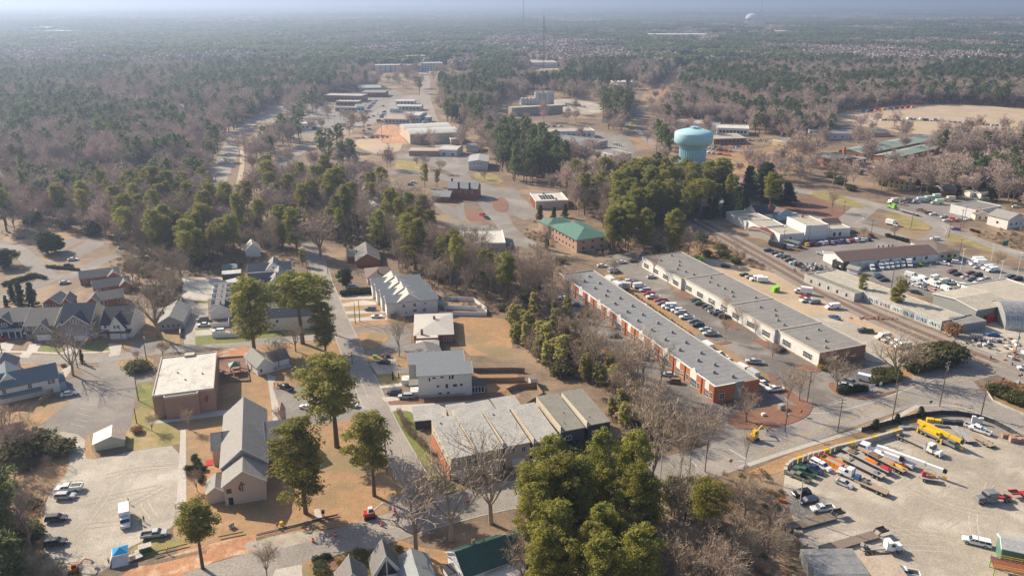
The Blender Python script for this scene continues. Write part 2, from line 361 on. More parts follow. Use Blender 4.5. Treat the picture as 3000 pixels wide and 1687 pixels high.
# right side lots and the interchange
sheet('parking_lot','asphalt',D('2000,640 2080,610 2160,600 2290,600 2360,618 2420,640 2576,690 2640,720 2640,770 2500,750 2420,760 2330,745 2230,720 2150,690 2060,690 1940,650 1900,620'),1)
strip('road','road',D('1850,520 1950,535 2040,550 2110,560 2200,575 2290,610 2380,640 2480,665 2620,700'),11,2)
strip('road','road',D('1990,478 2080,490 2200,515 2300,540 2380,575 2470,615 2600,650 2700,680'),12,3)
strip('road','road',D('2380,575 2360,600 2330,612 2300,615'),12,3)
strip('road','road',D('2180,520 2150,545 2130,565'),14,3)
sheet('grass','olive',D('2030,482 2100,488 2165,510 2180,522 2140,522 2060,500'),4,1,kerb=.1)
sheet('grass','olive',P(7,'1160,730 1230,710 1330,712 1500,750 1620,810 1645,850 1600,870 1430,865 1350,830 1300,780'),5,1,kerb=.12)
sheet('grass','olive',P(7,'1740,930 1850,900 2000,950 2200,1040 2480,1140 2400,1140 2200,1080 1900,990'),5,1,kerb=.1)
sheet('road_island','asphalt',P(7,'930,780 1000,770 1160,800 1000,810'),6,ex=False)
sheet('earth_bank','mulch',P(7,'0,600 200,560 450,540 600,590 810,710 790,745 560,740 300,690 0,680'),2,1)
sheet('parking_lot','asphalt',P(7,'1200,560 1450,560 1750,560 2100,540 2400,640 2350,760 1950,750 1780,800 1500,700 1320,650'),1)
sheet('grass','lawn',P(7,'2000,890 2100,860 2210,900 2210,920 2060,915'),3)
sheet('grass','earth',P(7,'2150,930 2560,1060 2700,1140 2700,980 2300,900'),2,ex=False)
strip('road_line','white_line',P(7,'860,800 970,750 960,700 830,690'), .3,8,ex=False)
strip('road_line','white_line',P(7,'1400,720 1620,750'), .35,8,ex=False)
strip('road_line','white_line',P(7,'1760,830 1800,870 1780,900'), .35,8,ex=False)
# great pale lot, upper right
sheet('gravel_yard','sand',P(3,'600,1200 800,1120 1400,1055 1800,1045 2130,1060 2575,1100 2800,1120 2800,1350 2300,1330 1800,1370 1300,1330 1100,1280 700,1260'),1)
# park and lots around the water tower
sheet('lawn','lawn',D('1560,330 1620,330 1700,400 1830,390 1980,360 2060,420 2000,440 1850,440 1760,420 1640,370 1560,345'),0,1,ex=False)
strip('road','asphalt',D('1990,478 1900,460 1850,455 1830,440'),7,2)
strip('road','asphalt_new',D('1640,350 1600,325 1585,310 1595,295 1620,270'),15,3)
sheet('grass','olive',P(2,'1160,1290 1190,1190 1290,1190 1230,1300'),4,1)
strip('road','road',P(2,'1250,1290 1290,1350 1370,1430 1500,1500'),6,4)
strip('road','asphalt',P(2,'1200,1310 1100,1380 1000,1449 800,1560 600,1620'),9,4)
# power-line clearing running up to the horizon
sheet('clearing','lawn',P(2,'1250,1100 1330,930 1330,900 1530,820 1560,760 1700,740 1730,700 1690,580 1850,575 1860,590 1770,700 1680,770 1590,910 1370,1060 1340,1110'),1)
sheet('clearing','sand',P(2,'1250,1095 1270,1060 1400,1060 1340,1110'),4)
sheet('clearing','lawn',P(2,'1850,500 1850,430 1940,430 1920,500'),3)
# industrial loop in the middle
strip('road','asphalt',D('690,400 740,412 800,420 870,430 950,430 1010,432 1070,436 1130,445 1190,460 1250,480 1290,500'),9,3)
strip('road','asphalt',D('870,430 960,430 1040,437 1110,445 1180,465 1235,490 1255,520 1262,560 1300,600 1340,620'),10,3)
strip('road','asphalt',D('1170,455 1150,425 1120,400 1100,385 1000,390'),11,3)
sheet('parking_lot','asphalt',D('1000,388 1180,390 1200,410 1160,450 1125,430 1040,402 1000,400'),2)
sheet('grass','olive',D('990,402 1040,405 1090,425 1060,438 1000,432'),2,1)
sheet('grass','olive',D('1185,435 1240,435 1270,455 1250,465 1200,452'),3,1)
sheet('parking_lot','asphalt',P(5,'1770,590 2000,640 2090,590 2110,790 2000,760 1830,650'),3)
sheet('parking_lot','asphalt',P(5,'1920,780 2350,820 2575,960 2700,1040 2500,1000 2250,860 1960,850'),3)
sheet('parking_lot','asphalt',P(5,'2050,430 2330,480 2575,440 2700,560 2600,700 2380,780 2200,560 2060,520'),2)
sheet('parking_lot','asphalt',P(6,'-60,560 130,555 230,660 250,740 120,760 -40,700'),3)
sheet('planting_island','mulch',P(5,'2390,560 2480,530 2540,590 2530,690 2420,680 2370,620'),4,1,kerb=.12)
sheet('planting_island','mulch',P(5,'2110,620 2280,730 2290,775 2110,780'),4,1)
sheet('parking_lot','asphalt',P(6,'960,1260 1340,1160 1500,1330 1600,1449 1300,1500 1100,1330'),2)
# left: suburban streets
strip('road','asphalt',D('-60,600 40,620 80,660 130,705 200,690 260,650 330,640'),8,3)
strip('road','asphalt',D('-60,770 60,730 120,706 140,690'),8,3)
sheet('lawn','lawn',P(4,'0,950 130,930 400,960 700,860 900,820 1000,900 900,1050 800,1060 600,1060 400,1000 100,1000'),0,1,ex=False)
sheet('planting_strip','mulch',P(4,'630,1060 840,970 870,985 680,1080'),4,1)
sheet('parking_lot','asphalt',P(4,'640,960 860,930 1100,1000 860,1100 790,1160 600,1110 560,1060'),2,1)
# highways in the upper left-middle
strip('road','road',D('530,480 555,430 575,390 590,350 615,320 660,290 720,262'),15,3)
strip('verge','sand',D('600,470 612,400 600,340 622,322 650,308'),3.4,4,ex=False)
strip('road','road',D('640,480 690,420 720,390 790,355 870,330 960,285 1010,258 1050,240'),[18,26],2)
strip('verge','lawn',D('680,410 720,380 800,340 880,312 905,300'),5,3,ex=False)
strip('verge','lawn',D('780,375 850,345 905,325 960,302 980,290'),5,3,ex=False)
sheet('parking_lot','asphalt',D('690,250 760,265 830,270 900,300 840,330 780,350 700,340 660,300'),1,1,ex=False)
sheet('parking_lot','asphalt',D('800,240 990,225 1040,250 960,290 830,262'),1)
sheet('parking_lot','asphalt',D('960,250 1060,240 1100,300 1080,318 960,310'),1)
sheet('gravel_yard','clay',D('950,318 1000,312 1010,345 1030,365 940,360'),2,1)
sheet('gravel_yard','sand',D('890,350 1000,320 1020,375 960,392 900,372'),1,1)
strip('road','ballast',D('1135,410 1100,340 1080,290 1068,240 1072,205 1066,185'),14,2)
sheet('parking_lot','asphalt',D('1370,330 1440,318 1580,345 1600,380 1580,400 1480,360 1440,352'),1)
sheet('gravel_yard','gravel',D('1300,250 1460,250 1530,270 1500,290 1400,280 1310,268'),1,1)
sheet('gravel_yard','sand',D('1040,170 1110,165 1110,185 1060,190'),1,1)
sheet('lawn','lawn',D('170,235 260,225 330,240 420,245 430,270 330,275 200,262'),1,1,ex=False)
sheet('parking_lot','asphalt',D('330,270 420,268 560,285 555,312 420,305 340,290'),1,ex=False)
sheet('lawn','lawn',D('380,190 520,180 620,200 560,215 430,215'),1,1,ex=False)
for q in('20,95 60,88 150,112 130,116','480,155 540,160 530,178 490,172','1330,170 1400,168 1420,185 1340,190','930,38 1010,30 1020,36 950,44','1160,35 1260,44 1255,47 1170,40'):
 sheet('clearing','sand',D(q),1,1,ex=True)
# bottom: houses yards
sheet('lawn','lawn',P(13,'1380,1060 1700,1180 1950,1170 1900,1449 1380,1449 1380,1200'),2,1,ex=False)
sheet('driveway','concrete',P(13,'200,1380 460,1330 470,1449 460,1600 100,1600'),6)
sheet('driveway','asphalt',P(13,'1080,1240 1380,1180 1380,1449 1150,1400'),6)
sheet('lawn','lawn',P(13,'455,1330 560,1280 700,1245 760,1449 480,1560'),7,1,kerb=.08)
sheet('grass','green',P(13,'770,1449 800,1380 1020,1330 1150,1300 1160,1400 1000,1560 760,1560'),8,1)
sheet('grass','green',P(13,'720,1260 950,1190 980,1230 800,1280'),8,1)
sheet('mulch_bed','mulch',P(13,'600,1290 800,1250 1100,1210 1130,1290 860,1370 760,1400 620,1400'),7,1,kerb=.08)
# the orange trench works
sheet('trench','clay',D('300,1440 420,1400 500,1375 620,1345 760,1322 790,1335 690,1375 560,1405 470,1440 420,1470 320,1470'),6,1)
sheet('trench','gravel',D('600,1368 700,1345 800,1330 830,1342 760,1368 640,1390'),7,1,ex=False)
strip('trench','earth',P(12,'1320,1330 1500,1320 1660,1290 1900,1230 2080,1200'),1.4,8,ex=False)
strip('trench','earth',P(13,'0,1080 200,1020 500,950 700,890 840,865'),1.3,8,ex=False)
# green strip along the street and townhouse drives
sheet('grass','green',P(13,'1430,-20 1560,-20 1740,150 1750,330 1880,500 2160,600 2020,640 1700,480 1600,300'),3,1)
sheet('grass','green',P(9,'1340,1235 1540,1230 1600,1290 1640,1449 1660,1560 1500,1560 1400,1400'),3,1)
sheet('driveway','concrete',P(9,'1300,1175 1700,1165 2250,1130 2575,1090 2575,1200 2200,1230 1870,1310 1640,1449 1560,1280 1350,1235'),2)
sheet('mulch_bed','mulch',P(9,'1290,1130 1700,1110 2250,1060 2575,1030 2575,1070 2200,1120 1700,1165 1350,1180'),3)
# lots in front of the white houses
sheet('lawn','lawn',P(9,'930,340 1460,290 1540,330 1480,360 960,400'),3)
sheet('driveway','asphalt',P(9,'970,400 1480,370 1560,430 1560,700 1250,700 1080,640 1010,560'),3)
sheet('lawn','lawn',P(9,'1000,465 1080,440 1240,435 1350,470 1330,530 1240,590 1110,620 1060,580'),5,1,kerb=.06)
sheet('driveway','gravel_grey',P(9,'1140,760 1400,700 1450,860 1220,870'),4)
sheet('grass','olive',P(9,'1180,880 1430,860 1480,960 1240,980'),4)
sheet('driveway','concrete',P(9,'1240,985 1500,950 1540,980 1260,1010'),5)
sheet('driveway','concrete',P(9,'1260,1100 1560,1075 1620,1110 1300,1145'),5)
sheet('lawn','lawn',P(9,'1110,700 1400,650 1540,700 1550,900 1450,900 1400,700 1150,740'),3)
for q in('830,165 1080,125 1200,140 1210,170 850,190','850,70 1170,70 1170,110 830,115','880,235 1300,225 1310,250 900,265','900,310 1180,290 1320,300 1320,320 930,340'):
 sheet('driveway','concrete',P(9,q),4)
sheet('lawn','lawn',P(9,'790,60 1170,60 1330,330 960,350'),2)
sheet('lawn','lawn',P(9,'1850,290 2330,290 2575,330 2575,700 2150,680 1960,480'),2,ex=True)
sheet('lawn','lawn',P(9,'2180,860 2575,820 2650,900 2650,1100 2330,1050 2300,950'),2,ex=True)
EXCL_YARD=[[(p.x,p.y)for p in P(15,'300,600 900,100 2500,200 2575,1000 2200,1300 1200,1300 700,1000')],[(p.x,p.y)for p in P(12,'640,400 900,300 1780,250 1740,900 1200,1200 700,1300 480,1000')]]
# kerbs along the streets, tyre tracks on the yards
for q,hw in(('1062,1240 1028,1180 1000,1130 975,1086 940,1010 912,945',3.9),('888,890 870,845 848,800 832,757 815,715 804,672 785,635',3.9),('-60,903 60,903 150,906 290,899',3.4),('1040,1305 1120,1283 1250,1250 1420,1222 1560,1203',5.7),('2000,480 2080,490 2200,515 2300,540 2380,575 2470,615 2600,650',6.1)):
 for s_ in(-1,1):strip('kerb','kerb',D(q), .32,9,ex=False,off=s_*hw)
for i in range(46):
 yd=i%3!=0;c=G(15,rng.uniform(900,2300),rng.uniform(300,1300))if yd else G(12,rng.uniform(700,1600),rng.uniform(350,1150));a=rng.uniform(0,6.28)if i%2 else rng.uniform(.2, .9);k=rng.uniform(-.09, .09);pts=[];p=c.copy()
 for j in range(rng.randint(6,12)):p=p+Vector((math.cos(a),math.sin(a),0))*1.8;a+=k;pts.append(p.copy())
 if not(inside(pts[-1][:2],EXCL_YARD[0 if yd else 1])and inside(pts[0][:2],EXCL_YARD[0 if yd else 1])):continue
 for o_ in(-.9, .9):strip('tyre_track',('track_dark','track_pale')[i%2],pts, .32,7,1,ex=False,off=o_)
# parking bay lines
def bays(K,a,b,c,d,n,w=.12,z=8):
 """n lines spread from segment a-b to segment c-d"""
 for i in range(n):
  t=i/(n-1);p=[G(K,a[0]+(c[0]-a[0])*t,a[1]+(c[1]-a[1])*t),G(K,b[0]+(d[0]-b[0])*t,b[1]+(d[1]-b[1])*t)]
  strip('parking_line','white_line',p,w,z,0,ex=False)
bays(8,(835,1158),(980,1188),(705,1365),(860,1402),5)
bays(10,(1770,330),(1680,260),(2000,470),(1900,400),5)
bays(9,(335,1200),(410,1130),(460,1170),(515,1110),2, .1)
for q in('990,1150 1110,1210','920,1150 1030,1075','1060,950 1130,1110'):strip('parking_line','white_line',P(9,q), .12,8,0,ex=False)
bays(5,(2030,650),(2080,660),(2010,720),(2080,740),6)
bays(7,(1560,960),(1600,990),(1760,900),(1800,930),2)

# ---------------------------------------------------------------- building materials
def bm(n,c,c2=None,**k):
 c2=c2 or tuple(x* .86 for x in c);M[n]=mat(n,c,c2,k.pop('scale', .9),**k)
bm('brick',(.36, .20, .145),(.27, .15, .11),scale=3);bm('brick_red',(.36, .125, .075),(.27, .10, .06),scale=3);bm('brick_orange',(.50, .185, .09),(.41, .15, .075),scale=3)
bm('brick_pink',(.46, .31, .24),(.38, .25, .19),scale=3);bm('brick_pale',(.60, .485, .40),(.52, .415, .34),scale=3);bm('brick_gym',(.42, .27, .21),(.32, .205, .16),scale=4)
bm('white_siding',(.76, .75, .72),(.70, .69, .665),stripe=('z', .25, .93));bm('white_wall',(.74, .73, .70),(.64, .63, .60),scale=.4)
bm('tan_siding',(.55, .47, .37),stripe=('z', .25, .92));bm('sage_siding',(.30, .29, .235),stripe=('z', .25, .9));bm('navy_siding',(.045, .06, .09),stripe=('z', .25, .9))
bm('mauve_siding',(.28, .235, .23),stripe=('z', .25, .9));bm('slate_siding',(.055, .075, .10),stripe=('z', .3, .85));bm('dark_siding',(.05, .052, .062),stripe=('z', .3, .85));bm('grey_siding',(.42, .42, .42),stripe=('z', .25, .92))
bm('yellow_siding',(.62, .50, .22));bm('cream_siding',(.62, .57, .46));bm('wood_wall',(.47, .27, .15),stripe=('z', .2, .85))
bm('shingle_grey',(.33, .315, .30),(.26, .25, .24),scale=1.6,rough=.95);bm('shingle_mid',(.215, .20, .195),(.165, .155, .15),scale=1.6);bm('shingle_dark',(.055, .06, .075),(.04, .045, .06),scale=1.6,spec=.25,rough=.8)
bm('shingle_navy',(.03, .045, .085),(.022, .034, .065),scale=1.6,rough=.8,spec=.25);bm('shingle_brown',(.20, .15, .13),(.155, .12, .105),scale=1.6);bm('shingle_green',(.055, .12, .10),(.04, .09, .08),scale=1.6)
bm('shingle_light',(.50, .48, .44),(.43, .41, .38),scale=1.2);bm('roof_blue',(.16, .21, .24),(.12, .16, .185),scale=1.6);bm('roof_slate',(.30, .32, .33),(.24, .26, .275),scale=2.2,rough=.7)
bm('metal_white',(.60, .58, .54),(.52, .50, .46),stripe=('x', .5, .88),rough=.5,scale=.3);bm('metal_warm',(.52, .42, .33),(.44, .35, .27),stripe=('x', .6, .88),rough=.5,scale=.35);bm('metal_grey',(.42, .42, .42),(.36, .36, .36),stripe=('x', .45, .85),rough=.45,scale=.4)
bm('metal_town',(.46, .44, .41),(.38, .365, .345),stripe=('y', .95, .6),rough=.55,scale=.3);bm('metal_green',(.11, .225, .18),(.09, .19, .15),stripe=('x', .5, .85),rough=.5);bm('metal_sage',(.30, .37, .32),(.25, .315, .27),stripe=('x', .6, .9),rough=.6)
bm('metal_tin',(.60, .59, .57),(.42, .40, .38),stripe=('x',1.1, .78),rough=.35,metal=.5,scale=.8);bm('roof_brown',(.17, .115, .105),(.14, .095, .09),stripe=('x', .6, .9));bm('roof_rust',(.26, .09, .06),(.20, .07, .05))
bm('membrane_grey',(.245, .25, .26),(.205, .21, .222),scale=.35,detail=6,stripe=('y',3.1, .88));bm('membrane_mid',(.26, .25, .24),(.21, .20, .195),scale=.3,detail=6,stripe=('y',3.1, .9));bm('membrane_white',(.60, .57, .52),(.40, .38, .35),scale=.3,detail=7,lo=.48,hi=.72);bm('membrane_olive',(.25, .24, .205),(.215, .205, .175),scale=.4)
bm('membrane_tan',(.46, .42, .35),(.38, .345, .29),scale=.25,detail=6)
bm('wall_tan_metal',(.56, .48, .37),stripe=('x', .8, .93));bm('wall_grey_metal',(.30, .31, .31),stripe=('x', .8, .8));bm('wall_white_metal',(.66, .67, .68),stripe=('x', .8, .93));bm('wall_block',(.55, .54, .52),(.42, .40, .37),scale=.5)
M['trim']=mat('trim_white',(.76, .755, .74),rough=.6);M['trim_dark']=mat('trim_dark',(.06, .06, .065),rough=.6);M['trim_tan']=mat('trim_tan',(.50, .45, .38));M['hvac']=mat('hvac_metal',(.34, .34, .33),rough=.5,metal=.3)
M['glass']=mat('window_glass',(.028, .034, .045),rough=.12,spec=.6);M['glass_blue']=mat('shop_glass',(.05, .10, .13),rough=.1,spec=.6);M['red']=mat('red_paint',(.45, .03, .045));M['black']=mat('black_paint',(.02, .02, .022),rough=.5)
M['door_white']=mat('garage_door_white',(.72, .72, .71),rough=.5);M['awning']=mat('awning',(.10, .22, .28));M['teal_door']=mat('teal_glass',(.05, .30, .28),rough=.2);M['blue_wall']=mat('blue_paint',(.30, .44, .58));M['wood']=mat('fence_wood',(.38, .25, .155),(.29, .19, .12),2.0,stripe=('x', .3, .8));M['wood_old']=mat('fence_wood_old',(.25, .20, .165),(.19, .15, .125),2.0,stripe=('x', .3, .8))
M['vinyl']=mat('vinyl_fence',(.76, .76, .75),rough=.5);M['stone_wall']=mat('stone_wall',(.42, .37, .31),(.33, .29, .25),1.5)
WM={}
def win_mesh(w,h,nx,ny,fr):
 k=(round(w,2),round(h,2),nx,ny,fr)
 if k not in WM:
  f=MB();t= .11 if w<3 else .13
  f.box(-w/2-t,-.07,-t,w/2+t, .0,0);f.box(-w/2-t,-.07,h,w/2+t, .0,h+t);f.box(-w/2-t,-.07,0,-w/2,0,h);f.box(w/2,-.07,0,w/2+t,0,h)
  for i in range(1,nx):x=-w/2+w*i/nx;f.box(x- .035,-.06,0,x+ .035,-.03,h)
  for i in range(1,ny):z=h*i/ny;f.box(-w/2,-.058,z- .035,w/2,-.032,z+ .035)
  p=MB();p.box(-w/2,-.03,0,w/2,-.004,h)
  WM[k]=(f.mesh('window',[M[fr]]),p.mesh('pane',[M['glass']]))
 return WM[k]
PLAIN={}
class Bd:
 """a building: local x runs along its near side, y away from it, origin at its near corner on the ground"""
 def __init__(s,name,label,cat,K,pts,z=0.0,L=None,W=None,ang=None,group=None,lm=None,ex=True,z0=0.0):
  q=P(K,pts,z);a=ang if ang is not None else math.degrees(math.atan2(q[1].y-q[0].y,q[1].x-q[0].x))
  r=R(a);ux=Vector((math.cos(r),math.sin(r),0));uy=Vector((-ux.y,ux.x,0))
  s.L=L or(q[1]-q[0]).dot(ux);s.W=W or(q[2]-q[1]).dot(uy)
  s.p0=Vector((q[0].x,q[0].y,z0));s.a=a;s.o=thing(name,label,cat,s.p0,r,group)
  s.B=(0,0,s.L,s.W);s.ux,s.uy=ux,uy
  if ex:
   e=1.0;EXCL.append(bbpoly([s.p0+ux*x+uy*y for x,y in((-e,-e),(s.L+e,-e),(s.L+e,s.W+e),(-e,s.W+e))]))
  if lm:mark(lm,s.p0+ux*s.L/2+uy*s.W/2)
 def kid(s,name,mb,mats,parent=None,label=None):
  o=link(name,mb.mesh(name,[M[m]if isinstance(m,str)else m for m in mats]),parent or s.o)
  if label:o['label']=label
  return o
 def gab(s,blk,ze,rise,axis='x',wm='white_siding',rm='shingle_grey',ov=.45,z0=0.0,trim='trim',off=.5,wall=True):
  x0,y0,x1,y1=blk or s.B;a,b=(y0,y1)if axis=='x' else(x0,x1);c,d=(x0,x1)if axis=='x' else(y0,y1);m=a+(b-a)*off
  if wall:w=MB();w.ext([(a,z0),(b,z0),(b,ze),(m,ze+rise),(a,ze)],c,d,axis);s.kid('wall',w,[wm])
  r=MB();za=ze-ov*rise/(m-a);zb=ze-ov*rise/(b-m);t= .22;o2=ov* .7;g= .03
  r.ext([(a-ov,za+g),(m,ze+rise+g),(b+ov,zb+g),(b+ov,zb+t),(m,ze+rise+t),(a-ov,za+t)],c-o2,d+o2,axis)
  ro=s.kid('roof',r,[rm])
  if trim:
   for q in(c-o2- .06,d+o2):f=MB();f.ext([(a-ov,za- .1),(m,ze+rise- .1),(b+ov,zb- .1),(b+ov,zb+t+ .03),(m,ze+rise+t+ .03),(a-ov,za+t+ .03)],q,q+ .06,axis);s.kid('fascia',f,[trim],ro)
  return ro
 def hip(s,blk,ze,rise,wm='brick',rm='shingle_grey',ov=.5,z0=0.0,axis='x',wall=True,k=None):
  x0,y0,x1,y1=blk or s.B
  if wall:w=MB();w.box(x0,y0,z0,x1,y1,ze);s.kid('wall',w,[wm])
  X0,Y0,X1,Y1=x0-ov,y0-ov,x1+ov,y1+ov;h=k if k is not None else min(X1-X0,Y1-Y0)/2;zc=ze+ .04;zr=ze+rise
  if axis=='x':a,b=(X0+h,(Y0+Y1)/2,zr),(X1-h,(Y0+Y1)/2,zr)
  else:a,b=((X0+X1)/2,Y0+h,zr),((X0+X1)/2,Y1-h,zr)
  r=MB();c=[(X0,Y0,zc),(X1,Y0,zc),(X1,Y1,zc),(X0,Y1,zc)];r.box(X0,Y0,ze+ .01- .15,X1,Y1,zc- .01)
  if axis=='x':fs=([c[0],c[1],b,a],[c[2],c[3],a,b],[c[1],c[2],b],[c[3],c[0],a])
  else:fs=([c[1],c[2],b,a],[c[3],c[0],a,b],[c[0],c[1],a],[c[2],c[3],b])
  for f in fs:r.face(f)
  return s.kid('roof',r,[rm])
 def flat(s,blk,ze,wm='brick',rm='membrane_grey',par=.45,cop='trim',z0=0.0,pw=.28):
  x0,y0,x1,y1=blk or s.B;w=MB();w.box(x0,y0,z0,x1,y1,ze);wo=s.kid('wall',w,[wm])
  r=MB();r.box(x0+pw,y0+pw,ze+ .004,x1-pw,y1-pw,ze+ .06);s.kid('roof',r,[rm])
  if par:
   p=MB();e= .04
   p.box(x0-e,y0-e,ze- .3,x1+e,y0+pw,ze+par);p.box(x0-e,y1-pw,ze- .3,x1+e,y1+e,ze+par);p.box(x0-e,y0+pw,ze- .3,x0+pw,y1-pw,ze+par);p.box(x1-pw,y0+pw,ze- .3,x1+e,y1-pw,ze+par)
   s.kid('parapet',p,[cop],wo)
  return wo
 def slab(s,blk,za,zb,axis='x',name='roof',rm='metal_white',t=.25,ov=.3):
  x0,y0,x1,y1=blk or s.B;x0-=ov;y0-=ov;x1+=ov;y1+=ov;r=MB();z=(za,zb,zb,za)if axis=='x' else(za,za,zb,zb)
  r.hexa([(x0,y0,z[0]),(x1,y0,z[1]),(x1,y1,z[2]),(x0,y1,z[3]),(x0,y0,z[0]+t),(x1,y0,z[1]+t),(x1,y1,z[2]+t),(x0,y1,z[3]+t)]);return s.kid(name,r,[rm])
 def shed(s,blk,za,zb,axis='x',wm='white_siding',rm='metal_white',t=.25,ov=.3,z0=0.0):
  x0,y0,x1,y1=blk or s.B;w=MB();z=(za,zb,zb,za)if axis=='x' else(za,za,zb,zb)
  w.hexa([(x0,y0,z0),(x1,y0,z0),(x1,y1,z0),(x0,y1,z0),(x0,y0,z[0]),(x1,y0,z[1]),(x1,y1,z[2]),(x0,y1,z[3])]);s.kid('wall',w,[wm])
  return s.slab((x0,y0,x1,y1),za+ .02,zb+ .02,axis,'roof',rm,t,ov)
 def box(s,name,b,m,parent=None,label=None):
  q=MB();q.box(*b);return s.kid(name,q,[m],parent,label)
 def face(s,f,blk=None):
  x0,y0,x1,y1=blk or s.B
  return{'F':(Vector((x0,y0,0)),Vector((1,0,0)),x1-x0,0),'R':(Vector((x1,y0,0)),Vector((0,1,0)),y1-y0,90),'B':(Vector((x1,y1,0)),Vector((-1,0,0)),x1-x0,180),'L':(Vector((x0,y1,0)),Vector((0,-1,0)),y1-y0,-90)}[f]
 def win(s,f,at,z,w=1.0,h=1.4,nx=1,ny=2,fr='trim',blk=None,gl=None):
  """windows on a face; at = places along it in metres"""
  o,d,l,r=s.face(f,blk)
  for t in at:
   fm,pm=win_mesh(w,h,nx,ny,fr);t=t if t>=0 else l+t
   k=link('window',fm,s.o,o+d*t+Vector((0,0,z)),R(r));p=link('pane',pm,k)
   if gl:p.data=pm.copy();p.data.materials[0]=M[gl]
 def row(s,f,n,z,w=1.0,h=1.4,a=0.08,b=0.92,blk=None,**k):
  l=s.face(f,blk)[2];s.win(f,[l*(a+(b-a)*(i+ .5)/n)for i in range(n)],z,w,h,blk=blk,**k)
 def dark(s,f,at,z,w=1.0,h=1.4,m='glass',name='window',blk=None,d=.03):
  """plain small openings: one shallow box each"""
  o,u,l,r=s.face(f,blk)
  for t in at:
   k=(round(w,2),round(h,2),m,d)
   if k not in PLAIN:q=MB();q.box(-w/2,-d,0,w/2,-.002,h);PLAIN[k]=q.mesh(name,[M[m]])
   link(name,PLAIN[k],s.o,o+u*(t if t>=0 else l+t)+Vector((0,0,z)),R(r))
 def darks(s,f,n,z,w=1.0,h=1.4,a=0.06,b=0.94,blk=None,**k):
  l=s.face(f,blk)[2];s.dark(f,[l*(a+(b-a)*(i+ .5)/n)for i in range(n)],z,w,h,blk=blk,**k)
 def chim(s,x,y,z0,z1,m='brick_red',w=.9):s.box('chimney',(x-w/2,y-w/2,z0,x+w/2,y+w/2,z1),m)
 def vents(s,pts,z,sz=.9,name='roof_unit',m='hvac'):
  for x,y in pts:
   k=('v',sz,m)
   if k not in PLAIN:
    q=MB();q.box(-sz/2,-sz/2,0,sz/2,sz/2,sz* .85);q.box(-sz* .4,-sz* .4,sz* .85,sz* .4,sz* .4,sz*1.0);PLAIN[k]=q.mesh(name,[M[m]])
   link(name,PLAIN[k],s.o,(x,y,z),rng.uniform(-.1, .1))
def fence(name,label,pts,h,m,t=.12,cat='fence',post=None,lm=None,cap=None):
 """a fence or wall along ground points: panels one mesh, posts each their own"""
 o=thing(name,label,cat,pts[0]);q=MB();p0=pts[0]
 for a,b in zip(pts,pts[1:]):
  d=(b-a);d.normalize();n=Vector((-d.y,d.x,0))*t/2;a_=a-p0;b_=b-p0
  q.prism([(p.x,p.y)for p in(a_-n,b_-n,b_+n,a_+n)],0,h)
 w=link('panel',q.mesh('panel',[M[m]]),o)
 if post:
  k=MB();k.box(-.08,-.08,0, .08, .08,h+ .12);pm=k.mesh('post',[M[post]])
  for a,b in zip(pts,pts[1:]):
   n=max(1,round((b-a).length/2.6))
   for i in range(n):link('post',pm,o,(a-p0).lerp(b-p0,i/n)+Vector((0,0,0)),math.atan2((b-a).y,(b-a).x))
  link('post',pm,o,pts[-1]-p0)
 if lm:mark(lm,pts[len(pts)//2])
 return o
def cross_flame(b,x,y,z,h,parent=None):
 e=link('cross_emblem',None,b.o,(x,y,z));c=MB();c.box(.28*h,-.12,0, .36*h,-.03,h);c.box(.3*h- .02,-.10, .66*h, .62*h,-.05, .73*h);link('cross',c.mesh('cross',[M['black']]),e)
 f=MB();pr=[(.22, .04),(.08, .08),(0, .22),(-.02, .40),(.03, .58),(.12, .72),(.17, .86),(.2, .98),(.22, .9),(.225, .7),(.2, .58),(.15, .47),(.16, .38),(.2, .30),(.235, .25),(.15, .27),(.13, .2),(.19, .12)]
 n=len(pr);f.v=[(px*h,-.1,pz*h)for px,pz in pr]+[(px*h,-.03,pz*h)for px,pz in pr]
 for t in tessellate_polygon([[Vector((a,c2,0))for a,c2 in pr]]):f.f.append(t);f.m.append(0)
 for i in range(n):j=(i+1)%n;f.f.append((i,j,n+j,n+i));f.m.append(0)
 link('flame',f.mesh('flame',[M['red']]),e)
def text(parent,s,size,m,loc,rot,name='lettering',ext=.02,align='CENTER'):
 c=bpy.data.curves.new(name,'FONT');c.body=s;c.size=size;c.extrude=ext;c.align_x=align;c.materials.append(M[m]);t=bpy.data.objects.new('t',c);COL.objects.link(t);me=bpy.data.meshes.new_from_object(t.evaluated_get(bpy.context.evaluated_depsgraph_get()));bpy.data.objects.remove(t);return link(name,me,parent,loc,0,rot)

# ---------------------------------------------------------------- near buildings
b=Bd('church_hall','brick church hall with a flat stained white roof and a red flame emblem','church hall',8,'1530,1095 2150,1015 2135,650',7.2,lm='the flat-roofed brick hall')
b.flat(None,7.2,'brick_gym','membrane_white', .35,'trim_tan');b.flat((b.L* .19,-1.6,b.L* .74,0),7.0,'brick_gym','membrane_white', .35,'trim_tan')
b.vents([(b.L* .35,15),(b.L* .5,9),(b.L* .78,12)],7.25, .45);cross_flame(b,b.L* .83,-.04,3.2,2.3);b.box('roof_stair',(b.L* .42,b.W-1.6,7.2,b.L* .6,b.W+ .6,7.9),'trim_tan')
b=Bd('church','tan brick church with a long grey shingled nave, side wings and a red flame emblem','church',-1,'568,1272 672,1255',W=37,lm='the tan brick church')
L=b.L
b.gab((0,0,L,8),5.7,3.5,'y','brick_pale','shingle_grey', .5);b.gab((-.7,8,L+ .6,b.W),6.2,4.6,'y','brick_pale','shingle_grey', .5)
b.gab((-3.6,20,-.7,28),5.2,2.6,'x','brick_pale','shingle_grey', .4);b.gab((L+ .6,18,L+8,29),6.0,3.2,'x','brick_pale','shingle_grey', .4)
